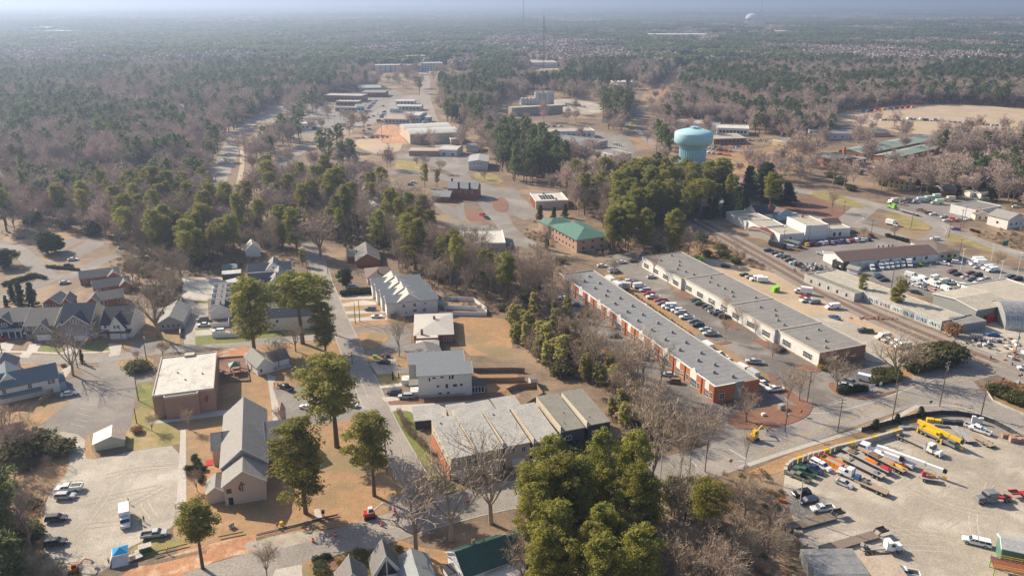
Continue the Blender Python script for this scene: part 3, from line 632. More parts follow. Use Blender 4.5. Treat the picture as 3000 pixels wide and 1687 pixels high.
for x0,x1,ya,yb,ze,ri in((-.8,L* .32,20,28,5.2,2.6),(L* .60,L+ .7,18,29,6.0,3.2)): # the wings' roofs run on into the nave roof
 b.gab((x0,ya,x1,yb),ze,ri,'x',rm='shingle_grey',ov=.4,wall=False,trim=None)
b.gab((-4.2,2,0,8),3.0,1.6,'y','brick_pale','shingle_grey', .4)
b.dark('F',[1.2],3.4,1.2,1.3);b.dark('F',[1.4], .1,1.1,2.1,'black','door');cross_flame(b,L* .36,-.04,3.5,2.7)
b.win('F',[1.6],3.6,1,1.4,blk=(L+ .6,18,L+8,29),fr='trim_dark');b.win('F',[1.8], .9,1,1.4,blk=(L+ .6,18,L+8,29),fr='trim_dark')
b.box('canopy',(-5.4,16.5,2.3,-3.4,19.4,2.55),'red');b.box('canopy',(L+8.1,22,2.3,L+10,26,2.55),'red')
t_=MB();t_.frus((L+4.6,30,L+6.2,31.6),0,(L+4.6,30,L+6.2,31.6),8.6);t_.frus((L+4.5,29.9,L+6.3,31.7),8.6,(L+5.35,30.75,L+5.45,30.85),11.2);b.kid('bell_tower',t_,['brick_pink'])
b=Bd('open_shed','small open shed with a pale tin gable roof beside the gravel lot','shed',12,'960,195 1255,140',W=6.2,lm='the tin-roofed shed')
b.gab((0,0,b.L,b.W),2.3,1.5,'y','cream_siding','metal_warm', .5,off=.62)
b=Bd('cottage','small white cottage with a grey gable roof behind the bare trees by the church lawn','house',9,'20,885 110,860',W=11,lm='the small white cottage')
b.gab((0,0,5.5,b.W),3.2,2.4,'y','white_siding','shingle_grey');b.gab((5.5,2,12,b.W-1),2.8,2.0,'x','white_siding','shingle_mid');b.win('F',[1.3],1, .8,1.1);b.box('porch',(5.5,0,0,12,2, .5),'concrete')
b=Bd('playground_shed','little white shed with a dark roof at the playground edge','shed',8,'2530,830 2600,820',W=7,L=2.6);b.gab(None,2.4, .9,'y','white_siding','shingle_dark', .2);b.dark('L',[5.5],1, .6, .6)
# six townhouses at the bottom
TG='townhouses of the terrace by the street'
for i,(pts,z,rm,wm,lb,t)in enumerate((
 ('1131,1152 1188,1135 1134,1046',6.8,'metal_town','tan_siding','end townhouse by the street with pale ribbed roof and windowed brick side',0),
 ('1198,1140 1266,1120 1208,1018',6.8,'metal_town','tan_siding','second townhouse from the street, pale ribbed roof with a chimney pipe',0),
 ('1268,1122 1343,1109 1279,1029',6.8,'metal_town','tan_siding','third townhouse from the street under a pale ribbed roof',0),
 ('1345,1113 1417,1097 1343,1018',6.8,'metal_town','mauve_siding','pale-roofed townhouse directly beside the two dark-walled ones',0),
 ('1413,1083 1467,1065 1398,988',8.0,'membrane_olive','slate_siding','blue-walled townhouse with olive-grey roof next to the pale roofs',1),
 ('1479,1070 1535,1051 1460,978',8.0,'membrane_olive','dark_siding','charcoal end townhouse with olive-grey roof by the bamboo',1))):
 b=Bd('townhouse',lb,'townhouse',-1,pts,z,L=7.6 if i in(1,2,3)else 7.0,ang=19.5,group=TG);b.W=min(b.W,24);b.B=(.25,0,b.L- .2,b.W)
 b.shed(None,z- .5+(i%2)* .3,z+ .5+(i%2)* .3,'y',wm,rm, .28, .12)
 if i<4:b.vents([(b.L* .3,b.W* .85)],z+ .5, .5,'roof_pipe');b.win('F',[b.L* .3,b.L* .7],4.2,1.1,1.4,2);b.dark('F',[b.L* .5], .1,3.6,2.2,'door_white','garage_door')
 else:b.win('F',[1.9],4.8,1.6,1.2,2,1);b.win('F',[1.9],1.3,1.6,1.2,2,1);b.dark('F',[b.L-1.4], .1,1.0,2.4,'door_white','door');b.vents([(b.L* .3,b.W* .2),(b.L* .6,b.W* .45),(b.L* .4,b.W* .75)],z+ .3, .3,'roof_vent');b.box('step',(b.L-2.2,-2.6,0,b.L- .6,-.01, .3),'concrete')
 if i==0:
  w=MB();w.box(-.06, .4,0,-.004,b.W- .4,3.4);b.kid('side_cladding',w,['brick_orange']);b.win('L',[3,5.5,9,13,17],4.3,1.0,1.1,1);b.win('L',[4,8,14],1.2,1.0,1.2,1)
 if i:w=MB();w.box(-.1, .5,z-1.4, .12,b.W- .5,z+ .9);b.kid('party_wall',w,['tan_siding' if i<5 else 'cream_siding'])
for i,q in enumerate(('1600,1335 1865,1310 1800,1190','1960,1300 2145,1275 2070,1170','2190,1275 2410,1230 2340,1135')):
 b=Bd('garage',('pale-roofed garage standing against the street-side lawn','pale-roofed garage second along from the street-side lawn','pale-roofed garage in mid row behind the terrace')[i],'garage',9,q,3.0,group='garages behind the terrace');b.shed(None,2.8,3.2,'y','dark_siding','metal_town', .2, .3)
b=Bd('garage','pale-roofed garage farthest along the row, beside the wooden fence','garage',10,'-130,1240 100,1200 15,1090',3.0,group='garages behind the terrace');b.shed(None,2.8,3.2,'y','dark_siding','metal_town', .2, .3)
# twin tall white houses
for i,(q,lb)in enumerate((('1637,1105 2172,1075','tall white house with scattered small windows and a glazed sun room'),('1545,985 2090,955','tall grey house standing behind the white one with small windows'))):
 b=Bd('tall_house',lb,'house',9,q,W=8.2,lm=('the tall white house','the tall grey house')[i])
 z=8.3;b.gab(None,z- .6,1.7,'x',('white_siding','grey_siding')[i],'roof_slate', .55,off=.62)
 for x,zz,w,h in((3.6,5.6, .5,1.2),(5,6.4,1.1, .5),(7.6,6.5,1.1, .5),(10.0,5.9, .5,1.2),(10.9,6.0, .7,1.4),(6.2,3.3, .8, .8),(9,2.9, .8,1.4),(11.6,3.3,1.4, .8),(13.6,3.4, .8, .8),(6.8, .9,1.1, .5),(9.4, .4, .8,1.1)):b.dark('F',[x],zz,w,h)
 b.win('L',[2,5.5],5.2,1.1,1.4,2);b.box('porch',(-2.6,1,0,-.01,4.5,1.6),'trim');b.box('porch_roof',(-3, .6,4.0,-.01,5,4.2),'shingle_mid')
 for y in(1.2,4.3):b.box('porch_post',(-2.7,y- .1,1.6,-2.5,y+ .1,4.0),'trim')
 if i==0:
  b.box('sun_room',(b.L+ .01,1,0,b.L+4.2,5.5,2.5),'trim');b.box('deck',(b.L+ .01, .8,2.51,b.L+4.4,5.7,2.7),'black')
  b.dark('F',[.55,1.55,2.55,3.55], .3, .75,1.9,blk=(b.L,1,b.L+4.2,5.5));b.vents([(4,2.5),(9,2.6)],z+ .1, .3,'roof_vent');b.box('foundation',(.01,-.25,0,b.L-2,-.01, .9),'concrete')
# white townhouse row with cross gables
for i,(u,v)in enumerate(((1320,300),(1270,232),(1222,170),(1178,112))):
 b=Bd('white_townhouse',('end unit of the white gabled row facing the ranch house, windowed wall','second unit of the white gabled row counted from the ranch house','third unit of the white gabled row counted from the ranch house','last unit of the white gabled row beside the clipped hedge')[i],'townhouse',9,f'{u},{v} {u+500},{v-52}',L=20.4,W=7.4,group='white gabled townhouse row',lm='the white gabled row' if i==1 else None,ang=15)
 b.gab(None,6.0,1.9,'x','white_siding','roof_slate', .4);b.gab((4.5,-.35,13.5,b.W),6.2,3.0,'y','white_siding','shingle_light', .4)
 b.win('L',[1.8,5.2],4.0,1.1,1.3,2);b.dark('L',[4.6], .1,3.6,2.3,'door_white','garage_door')
 if i==0:b.win('F',[2.2,6.6],3.9,1.1,1.2,2,blk=(4.5,-.35,13.5,b.W));b.win('F',[6.6],1.6,1.4, .9,3,1,blk=(4.5,-.35,13.5,b.W));b.win('F',[15.4],4.2, .5, .9,1);b.win('F',[15.0],1.2,1.1,1.3,2);b.win('F',[3],1.2, .4, .9,1,blk=(4.5,-.35,13.5,b.W))
 if i==0:b.slab((20.4,1,24,6),3.2,2.6,'x','porch_roof','roof_slate', .15, .2);[b.box('porch_post',(23.6,y,0,23.8,y+ .2,2.6),'trim')for y in(1,5.6)]
fence('vinyl_fence','white vinyl fence enclosing the yards behind the white gabled row',P(9,'1840,275 2320,285 2320,240 2190,135 1880,125'),1.7,'vinyl',post='vinyl')
fence('vinyl_fence','white vinyl fence between two yards of the gabled row',P(9,'1900,215 2180,222 2265,245'),1.7,'vinyl',post='vinyl')
# ranch house
b=Bd('ranch_house','low brick ranch house with a wide pale hipped roof and two brick chimneys','house',9,'1590,480 1985,465 1835,260',3.4,lm='the pale-roofed ranch house')
b.hip(None,3.4,1.3,'brick_red','shingle_light', .3);b.chim(b.L* .52,b.W* .62,4,5.6,'brick_red', .9);b.chim(b.L* .2, .4,3.4,5.6,'brick_red', .9)
b.flat((b.L* .05,-3.2,b.L* .62,-.1),3.5,'brick_red','metal_white',0);b.hip((b.L* .08,-7.5,b.L* .6,-3.3),2.7, .9,'brick_red','shingle_light', .5);b.win('F',[2,4],1, .9,1.2,blk=(b.L* .08,-7.5,b.L* .6,-3.3));b.win('F',[-3,-1.2],1, .9,1.2)
b=Bd('low_garage','low grey-shingled double garage behind the ranch house','garage',9,'1520,690 1865,650 1815,565',2.6);b.gab(None,2.6,1.3,'y','brick_red','shingle_mid', .4,off=.6)
fence('wooden_fence','weathered wooden fence running behind the tall white house',P(9,'2190,850 2575,845 2700,850'),1.7,'wood_old',post='wood_old')
fence('wooden_fence','tan wooden fence parting the yards behind the tall white house',P(9,'2230,950 2575,945 2700,935'),1.6,'wood',post='wood')
fence('wooden_fence','wooden fence around the small lawn behind the terrace',P(10,'240,1000 310,1100 100,1230 -60,1060'),1.7,'wood',post='wood')
fence('wooden_fence','wooden fence along the garden by the little white shed',P(10,'-60,1060 60,1010 240,1000'),1.7,'wood',post='wood')
b=Bd('garden_shed','little white garden shed with a dark roof by the bamboo thicket','shed',10,'185,1000 255,995',W=3.4,lm='the little white shed');b.shed(None,2.7,2.2,'y','white_siding','shingle_brown', .12, .15);b.dark('L',[1,2.2], .7, .6, .9)
# brick office row with arched white parapets
b=Bd('brick_office','long orange-brick office row with arched white parapets and dark grey roof','office building',10,'2035,1160 2445,1010',W=118,L=16.5,ang=21,lm='the orange-brick office row')
L,Wd,z=b.L,b.W,5.6
w=MB();w.box(.3, .3,0,L,Wd,z- .6);b.kid('wall',w,['brick_orange']);r=MB();r.box(.31, .31,z- .59,L- .3,Wd- .3,z- .52);b.kid('roof',r,['membrane_grey'])
b.box('parapet',(L- .28, .3,z- .6,L+ .03,Wd,z- .2),'trim_tan');b.box('parapet',(.3,Wd- .3,z- .6,L- .3,Wd+ .03,z- .1),'trim_tan')
b.box('end_wall',(.0, .0,0,L* .44, .29,z+ .1),'brick_orange');b.box('end_panel',(L* .44,-.05,0,L* .64, .29,z+ .35),'wall_grey_metal');b.box('end_wall',(L* .64, .0,0,L+ .02, .29,z- .1),'brick_orange');b.box('coping',(-.05,-.08,z+ .1,L* .44, .33,z+ .22),'trim')
b.win('F',[2.6],1.2,1.7,1.7,2,2);y= .3;seq=0
n=7;mod=(Wd- .3)/n
for k in range(n):
 for j,(kind,ln)in enumerate((('b', .17),('w', .15),('c', .10),('b', .17),('A', .23),('b', .18))):
  l=ln*mod;y1=y+l
  if kind in 'bc':
   b.box('brick_bay',(-.25 if j in(0,3)else 0,y+ .02,0, .29,y1- .02,z+ .0),'brick_orange');b.box('coping',(-.3,y+ .02,z+ .004, .33,y1- .02,z+ .14),'trim')
   if kind=='b':b.win('L',[Wd-(y+y1)/2],1.1,1.5,1.8,2,2,blk=(-.25 if j in(0,3)else 0,0,L,Wd))
  elif kind=='w':
   b.box('white_bay',(-.05,y+ .02,2.7, .29,y1- .02,z+ .3),'trim');b.win('L',[Wd-(y+y1)/2], .2,l- .8,2.3,3,2,blk=(.1,0,L,Wd),gl='glass_blue')
  else:
   q=MB();m_=9;pr=[(y1- .02,2.9),(y+ .02,2.9)]+[(y+ .02+(l- .04)*i/m_,z+ .15+1.0*math.sin(math.pi*min(1,max(0,(i/m_- .12)/ .76))))for i in range(m_+1)]
   q.ext(pr[::-1],-.15, .29,'x');b.kid('arched_parapet',q,['trim']);b.win('L',[Wd-(y+y1)/2], .2,l- .6,2.5,4,2,blk=(.1,0,L,Wd),gl='glass_blue')
  y=y1
b.vents([(L*(.35 if i%2 else .62)+rng.uniform(-.8, .8),5+i*4.8)for i in range(23)],z- .5, .95)
# long white warehouse
b=Bd('white_office','long white office block with a dark flat roof and a brown brick end','office building',11,'500,790 880,620',W=36,L=20,ang=21,lm='the white office block')
L=b.L;z=4.9
segs=[(0,22),(22,50),(50,84),(84,118)]
for(y0,y1),dx in zip(segs,(0,-1.2,-.5,-1.8)):
 b.flat((dx,y0+(.01 if y0 else 0),L,y1),z,'white_wall','membrane_mid', .3,'trim_tan');n=max(1,int((y1-y0)/8))
 b.win('L',[(y1-y0)*(i+ .5)/n for i in range(n)], .9,4.4,2.0,6,2,'trim',blk=(dx,y0,L,y1))
 b.vents([(L*rng.uniform(.2, .75)+dx,y)for y in[y0+3+4.6*i for i in range(int((y1-y0)/4.7))]],z+ .05, .85)
b.box('brick_end',(-.05,-.3,0,L+ .05,-.05,z+ .2),'brick');b.dark('F',[9],1.4,3.6,1.5,blk=(0,-.3,L,1));EXCL.append(bbpoly([b.p0+b.ux*x+b.uy*yy for x,yy in((-3,-2),(L+2,-2),(L+2,120),(-4,120))]))
# craftsman houses
CG='craftsman houses along the small street'
b=Bd('craftsman_house','navy gabled house with a white-posted porch at the photo edge','house','H','-40,640 400,600',L=10.5,W=12,ang=5,group=CG);b.gab(None,5.6,3.2,'x','navy_siding','shingle_mid', .4);b.gab((.5,-1.2,6.5,5),5.4,2.6,'y','navy_siding','shingle_mid', .4);b.win('F',[2.1,3,3.9],4.2, .8,1.3,blk=(.5,-1.2,6.5,5));b.win('F',[9],4.2, .8,1.2)
b.slab((0,-3,b.L,-1.2),2.8,3.3,'y','porch_roof','metal_grey', .12, .1);[b.box('porch_post',(x- .14,-2.9,0,x+ .14,-2.6,2.8),'trim')for x in(.6,3.1,5.6,8,10)]
b=Bd('craftsman_house','sage-green gabled house with a white two-car garage door','house','H','480,705 930,700',L=10.6,W=15,ang=5,group=CG,lm='the sage-green house');b.gab(None,5.4,4.2,'x','sage_siding','shingle_mid', .4);b.gab((3.6,-1.4,10.4,6),3.4,3.7,'y','sage_siding','shingle_mid', .4);b.win('F',[2],3.7,1.6,1.4,2);b.win('F',[3.4],3.9, .9,1.5,blk=(3.6,-1.4,10.4,6));b.dark('F',[3.5], .05,4.9,2.2,'door_white','garage_door',blk=(3.6,-1.4,10.4,6));b.slab((0,-1.3,10.5,-.05),2.7,3.2,'y','porch_roof','shingle_navy', .12, .2)
b=Bd('craftsman_house','tallest gabled house with mauve front, tan side and dark roof','house','H','1110,720 1570,715',L=11.4,W=15,ang=5,group=CG,lm='the tall mauve house');b.gab(None,6.6,5.2,'x','tan_siding','shingle_navy', .4);b.gab((1.8,-1.0,11.1,7),6.6,3.5,'y','mauve_siding','shingle_navy', .45);b.win('F',[3.5,4.5,5.5],7.1, .8,1.1,blk=(1.8,-1.0,11.1,7));b.win('F',[2.6,7.6],4.2, .9,1.6,blk=(1.8,-1.0,11.1,7));b.win('F',[.9],4.0, .9,1.6);b.dark('F',[5.6], .05,4.9,2.2,'door_white','garage_door',blk=(1.8,-1.0,11.1,7));b.slab((3.2,-1.9,11.1,-1.02),2.8,3.4,'y','porch_roof','metal_grey', .1, .1)
b.gab((-.3,-.5,2.4,2),5.8,1.3,'y','mauve_siding','shingle_navy', .3)
b=Bd('craftsman_house','white gabled house with a red front door and steep front gable','house','H','1850,680 2270,665',L=10.8,W=14,ang=5,group=CG,lm='the red-door white house');b.gab(None,5.5,4.4,'x','white_siding','shingle_dark', .4);b.gab((3.2,-1.2,9,6),4.4,4.4,'y','white_siding','shingle_navy', .35);b.win('F',[1.6],4, .9,1.3);b.win('F',[2.2,3.4],4.3, .8,1.2,blk=(3.2,-1.2,9,6));b.dark('F',[6.8], .05,4.9,2.2,'door_white','garage_door');b.dark('F',[2.2], .3,1.0,2.1,'red','door');b.slab((0,-1.9,10.8,-.05),2.7,3.4,'y','porch_roof','shingle_navy', .12, .2)
fence('vinyl_fence','short white vinyl fence between the mauve and white houses',P('H','1620,660 1830,645'),1.6,'vinyl')
b=Bd('grey_house','grey brick bungalow half hidden behind the big bare trees','house',8,'1600,430 1760,435 1780,180',0,L=9,W=17,ang=12,lm='the half-hidden grey bungalow');b.gab(None,3.0,2.6,'y','grey_siding','shingle_grey', .4);b.gab((-3,6,0,12),2.8,1.6,'x','brick_gym','shingle_grey', .4);b.row('F',4,1, .9,1.3)
fence('stone_fence','long tan wall between the bungalow yard and the concrete alley',P(8,'1815,500 1820,300 1825,100'),1.9,'stone_wall', .5)
# white farmhouse by the church lot and its neighbour
b=Bd('white_house','white gabled house with a blue-grey shingled roof beside the church lot','house',8,'290,1110 520,1010',0,L=9,W=15,ang=33,lm='the blue-roofed white house')
b.gab((-8,0,9,9),5.2,3.0,'x','white_siding','roof_blue', .5);b.gab((-8,2,-1,14),5.2,3.2,'y','white_siding','roof_blue', .4);b.win('R',[1.5,7],3.6,1,1.5,2);b.win('F',[-1.6,2,9,14.5],3.3,1.0,1.4,2,blk=(-8,0,9,9));b.slab((-8,-2.2,4,-.05),2.5,3.0,'y','porch_roof','roof_blue', .15, .1);b.box('side_wing',(9.02, .5,0,10.8,8.5,2.8),'blue_wall');b.slab((9.02, .5,10.8,8.5),3.2,2.85,'x','wing_roof','roof_blue', .15, .2)
fence('wooden_fence','short wooden fence between the white house and the church lot',P(8,'400,1175 540,1060'),1.8,'wood')
b=Bd('shed_house','small tan-roofed house at the photo edge beside the leafless thicket','house',12,'-120,200 90,120',0,L=9,W=8,ang=30);b.gab(None,2.8,2.2,'x','brick_gym','wood_wall', .4)
b=Bd('corner_house','dark-roofed house corner at the photo edge above the white house','house',-1,'-30,960 12,950',0,L=8,W=9,ang=20);b.gab(None,3.6,2.4,'y','tan_siding','shingle_navy', .4)
# brick terrace behind the craftsman houses
TT='low brick terrace with grey roofs'
for i,(q,z,ax)in enumerate((('1005,125 1245,85 1290,-40',3.2,'x'),('860,150 1000,140 990,20',3.2,'y'),('610,160 720,150 760,20',3.2,'y'),('430,150 590,150 520,60',3.2,'y'))):
 b=Bd('brick_terrace_house',('end brick terrace house with the widest grey roof','brick terrace house beside the widest-roofed one','brick terrace house in the row middle, behind the mauve house','brick terrace house nearest the dark cedars')[i].replace('nearest','next to'),'house',8,q,z,group=TT,W=(9,9,8.5,8)[i],lm='the brick terrace' if i==1 else None);b.gab(None,3.0,2.2,ax,'brick_red','shingle_mid', .4);b.win('F',[2,-2],1,1,1.3);b.box('porch_post',(1,-.5,0,1.2,-.3,2.8),'trim')
for i,q in enumerate(('800,1350 1200,1300 1080,1240','940,1449 1310,1390 1240,1330')):
 b=Bd('brick_terrace_house',('brick house with stepped grey roof beside the parked silver sedan','brick house with stepped grey roof in front of the woods')[i],'house',4,q,3.4,group=TT,W=8);b.gab(None,3.0,2.3,'x','brick_red','shingle_mid', .4);b.gab((b.L* .7,-1.5,b.L,7),3,1.9,'y','brick_red','shingle_mid', .3);b.win('F',[2,5],1,1,1.3);b.vents([(3,5),(6,5)],4.6, .3,'roof_vent')
# navy-roofed rows on the street
NG='navy-roofed townhouses on the street'
for i,(q,W_)in enumerate((('1105,405 1790,355 1725,200',9),('1115,550 1850,490 1830,400',7),('1170,635 1690,590 1660,520',6.4),('1220,755 1750,715 1720,640',6.4),('1290,885 1800,850 1770,770',6.4))):
 b=Bd('navy_townhouse',('hindmost navy-roofed townhouse, with the widest roof','second navy-roofed townhouse from the woods','middle navy-roofed townhouse of the row','navy-roofed townhouse before the last one of its row','navy-roofed townhouse behind the big street pines')[i],'townhouse','A',q,6.0,group=NG,W=W_,lm='the navy-roofed row' if i==1 else None)
 b.gab(None,5.8,2.1,'x','white_siding','shingle_navy', .35)
 if i<3:g0=b.L*(.5 if i else .42);b.gab((g0,-.3,g0+6.4,b.W),6.2,3.2,'y','white_siding','shingle_grey', .35);b.win('F',[3.2],6.6, .8, .9,blk=(g0,-.3,g0+6.4,b.W))
b=Bd('white_end_house','white end townhouse seen behind the big street pines','townhouse','A','1430,1340 2050,1270',W=8,L=17,ang=10);b.gab(None,5.4,2.0,'x','white_siding','shingle_navy', .35);b.win('F',[3.6,12],3.2, .9,1.2);b.gab((-5,1,0,7),3,1.2,'x','white_siding','shingle_grey', .3)
b=Bd('garage_block','long navy-roofed garage block with three grey dormers','garage','A','510,1010 830,980 805,535',4.0,lm='the navy-roofed garage block',W=27)
b.gab(None,3.4,2.3,'y','white_siding','shingle_navy', .3)
for i in range(4):y=b.W*(.05+i* .235);b.box('dormer',(b.L* .25,y,3.2,b.L* .72,y+ .25,5.4),'white_siding');b.slab((b.L* .24,y+ .26,b.L* .73,y+5.4),5.4,5.9,'y','dormer_roof','shingle_mid', .1,0);b.box('party_wall',(.0,y+b.W* .225,3.6,b.L,y+b.W* .225+ .2,6.05),'trim')
b=Bd('small_garage','small pale-roofed garage by the end of the court','garage','A','700,450 990,425 985,385',2.8,W=4,group='court garages');b.shed(None,2.6,3,'y','slate_siding','metal_white', .2, .2)
b=Bd('small_garage','small blue-grey garage at the wood edge of the court','garage','A','700,370 930,350 930,265',2.8,W=6,group='court garages');b.shed(None,2.6,3,'y','slate_siding','roof_blue', .2, .2)
b=Bd('small_garage','small pale-roofed garage between court and navy roofs','garage','A','830,590 985,550 985,500',2.8,W=4,group='court garages');b.shed(None,2.6,3,'y','slate_siding','metal_white', .2, .2)
fence('vinyl_fence','white vinyl fence in front of the navy garage block',P('A','540,1285 810,1265 815,1200'),1.8,'vinyl',post='vinyl')
fence('vinyl_fence','white vinyl fence beside the parked white sedan',P('A','555,1449 1020,1430 1000,1360'),1.8,'vinyl',post='vinyl')
# houses behind on the street
b=Bd('brick_ranch','red brick gabled ranch house shaded by bare trees behind the hedge','house',5,'1010,1240 1275,1240 1180,1090',0,L=11,W=20,ang=12,lm='the red brick ranch');b.gab(None,3.3,3.2,'y','brick_red','shingle_mid', .5);b.gab((-4,8,0,18),3,2,'x','brick_red','shingle_mid', .4)
b=Bd('brown_house','grey-brown hipped bungalow squeezed beside the white gabled row','house',5,'1120,1350 1290,1330',3.0,L=11,W=14,ang=14);b.hip(None,3,2.2,'cream_siding','shingle_brown', .5,axis='y');b.chim(5,3,3.5,6,'brick_red', .6)
for i,(u,v,n_)in enumerate(((1140,780,0),(1085,690,1),(1045,600,2),(1010,560,3))):
 b=Bd('apartment_house',('apartment house with pale stepped gables, front one of the cluster','apartment house with pale stepped gables, second of the cluster','apartment house with pale stepped gables, third of the cluster','apartment house with pale gables, hindmost of the cluster')[i],'house',5,f'{u},{v} {u+100},{v-10}',0,L=10,W=15,ang=24,group='pale gabled apartments',lm='the pale gabled apartments' if i==1 else None);b.gab(None,6.4,3.0,'y','white_siding','shingle_light', .5);b.win('F',[2.5,7.5],4,1,1.3,1);b.win('L',[3,8,12],4,1,1.3,1)
b=Bd('apartment_house','long white-balconied wing behind the ivy-clad trees','house',5,'1290,920 1170,760',0,L=9,W=24,ang=20,group='pale gabled apartments');b.gab(None,6,2.6,'y','cream_siding','shingle_light', .5);b.darks('R',6, .5,2.2,5,m='trim',name='balcony_panel')
for i,(u,v)in enumerate(((490,740),(480,640))):
 b=Bd('pale_house',('pale gabled house among bare trees west of the lane','pale gabled house behind its twin west of the lane')[i].replace(' west of',' beside'),'house',5,f'{u},{v} {u+100},{v-10}',0,L=10,W=14,ang=24,group='pale houses beside the lane');b.gab(None,4.6,3.0,'y','brick_pale','shingle_light', .5);b.dark('F',[6],2.2,1,1)
b=Bd('gabled_house','brown-roofed house hidden in the woods above the navy roofs','house',5,'-60,1010 60,980',0,L=12,W=9,ang=20);b.gab(None,3.4,2.6,'x','cream_siding','shingle_brown', .5)
b=Bd('gabled_house','house with a white skylit roof at the end of the lane','house','A','1080,190 1200,170',0,L=7,W=9,ang=20);b.gab(None,3.6,3,'y','white_siding','metal_white', .3)
# brick buildings round the roundabout
b=Bd('brick_office_house','two-storey brick office with a low gabled wing and chimneys','office',5,'1775,580 1930,610',0,L=11,W=12,ang=-8,lm='the two-storey brick office');b.gab(None,3.4,2.4,'x','brick_red','roof_slate', .4);b.win('F',[2,5,8.5],1,1,1.4);b.gab((8,10,27,22),6.6,3.0,'x','brick_red','roof_slate', .3);b.chim(9,18,6,11.5,'brick_red',1.2);b.chim(15,10.2,6,10.6,'black',1);b.chim(22,10.2,6,10.6,'black',1);b.row('F',4,4,1,1.3,blk=(8,10,27,22))
b=Bd('green_roof_office','two-storey brick building with a green hipped metal roof','office',6,'650,1095 750,1080',0,L=18,W=30,ang=24,lm='the green-roofed brick building')
b.hip(None,6.8,3.2,'brick_pink','metal_green', .8,axis='y');b.darks('L',7,4.6,1.3,1.2);b.darks('L',7,1.4,1.3,1.2);b.darks('F',3,4.6,1.3,1.2);b.darks('F',3,1.4,1.3,1.2);b.hip((-1,30.1,14,42),6.6,2.4,'brick_pink','metal_green', .6)
b=Bd('flat_brick_bank','flat-roofed office with brick piers and solar panels','office',6,'240,655 500,620',0,L=20,W=22,ang=8,lm='the solar-panel office');b.flat(None,4.6,'brick_pale','membrane_white', .5);b.darks('L',5,0,2.2,4.4,m='brick_red',name='brick_pier',d=.4);[b.box('solar_panel',(4+i*1.8,5,4.9,5.3+i*1.8,15,5.05),'glass')for i in range(5)];b.vents([(8,19),(13,3)],4.7,1.2)
b=Bd('flat_white_shop','low building with a wide white flat roof among the trees','shop',5,'2060,1010 2510,1000 2370,870',3.8,lm='the white-roofed shop');b.flat(None,3.8,'brick_pale','membrane_white', .5)
# water tower
wt=thing('water_tower','huge teal water tower with a fluted column rising above the pines','water tower',G(6,1790,430));mark('the teal water tower',wt.location)
M['teal']=mat('teal',(.40, .64, .70),rough=.5)
bw=MB();Rb=12.7
bw.lathe([(8.9,26),(9.1,26.8),(10.6,28.6),(12.2,29.9),(Rb,30.4),(Rb,36.5),(12.5,36.8),(10,37.9),(7.6,38.6),(4.5,39.2),(1.2,39.5),(.3,39.55)],56);link('bowl',bw.mesh('bowl',[M['teal']],True),wt)
cl=MB();n=64;0
for z_ in(0,26.1):
 for i in range(n*2):t=math.pi*i/n;r_=9.0-(.45 if i%4 in(0,1)else 0);cl.v.append((r_*math.cos(t),r_*math.sin(t),z_))
for i in range(n*2):j=(i+1)%(n*2);cl.f.append((i,j,2*n+j,2*n+i));cl.m.append(0)
link('column',cl.mesh('column',[M['teal']]),wt);rl=MB()
for i in range(20):t=math.pi*i/10;rl.tube((2.6*math.cos(t),2.6*math.sin(t),39.2),(2.6*math.cos(t),2.6*math.sin(t),40.5), .06,n=4)
rl.lathe([(2.6,40.4),(2.68,40.4),(2.68,40.55),(2.6,40.55)],20);rl.tube((0,0,39.3),(0,0,40.8), .8,n=10);link('railing',rl.mesh('railing',[M['teal']]),wt);EXCL.append(bbpoly([wt.location+Vector((11*math.cos(i),11*math.sin(i),0))for i in range(6)]))

# ---------------------------------------------------------------- farther and remaining buildings
def FB(name,label,K,pts,z,kind='flat',wm='white_wall',rm='membrane_grey',rise=2.0,nw=0,L=None,W=None,ang=None,group=None,lm=None,ax='x',base=0,cop='trim',nf=1,wh=1.3,ww=1.3):
 """base: 1 when the points are the foot of the walls, else they are the roof corners at height z"""
 b=Bd(name,label,'building' if name not in('house','warehouse','garage','shed')else name,K,pts,0 if base else z,L,W,ang,group,lm)
 if kind=='flat':b.flat(None,z,wm,rm, .4,cop)
 elif kind=='gab':b.gab(None,z,rise,ax,wm,rm, .5)
 elif kind=='hip':b.hip(None,z,rise,wm,rm, .6,axis=ax)
 elif kind=='shed':b.shed(None,z,z+rise,'y',wm,rm)
 elif kind=='arch':
  w=MB();n=10;pr=[(0,0),(b.W,0)]+[(b.W*(1-i/n),z+rise*math.sin(math.pi*i/n)** .8)for i in range(n+1)]
  w.ext(pr,0,b.L,'x');b.kid('wall',w,[wm]);r=MB();up=[(b.W*(1-i/n),z+ .02+rise*math.sin(math.pi*i/n)** .8)for i in range(n+1)]
  r.ext(up+[(y,q+ .22)for y,q in up[::-1]],-.3,b.L+ .3,'x');b.kid('roof',r,[rm])
 for f in range(nf):
  if nw:b.darks('F',nw,(z/nf)*f+max(.9,z/nf* .35),ww,wh);nl=max(1,int(b.W/b.L*nw* .8));b.darks('L',nl,(z/nf)*f+max(.9,z/nf* .35),ww,wh);b.darks('R',nl,(z/nf)*f+max(.9,z/nf* .35),ww,wh)
 return b
b=FB('building','low white flat building beside the two buses','C','950,430 1365,400',4.6,'flat','white_siding','membrane_tan',W=16,base=1,lm='the low white building');b.dark('F',[b.L* .45],1.6,1.2,1.6)
b=FB('building','tall white box building above the row of bright parked cars','C','1385,375 1770,350',7.6,'flat','white_siding','membrane_tan',W=19,base=1,lm='the white box building');b.chim(b.L* .6,17,7,9.4)
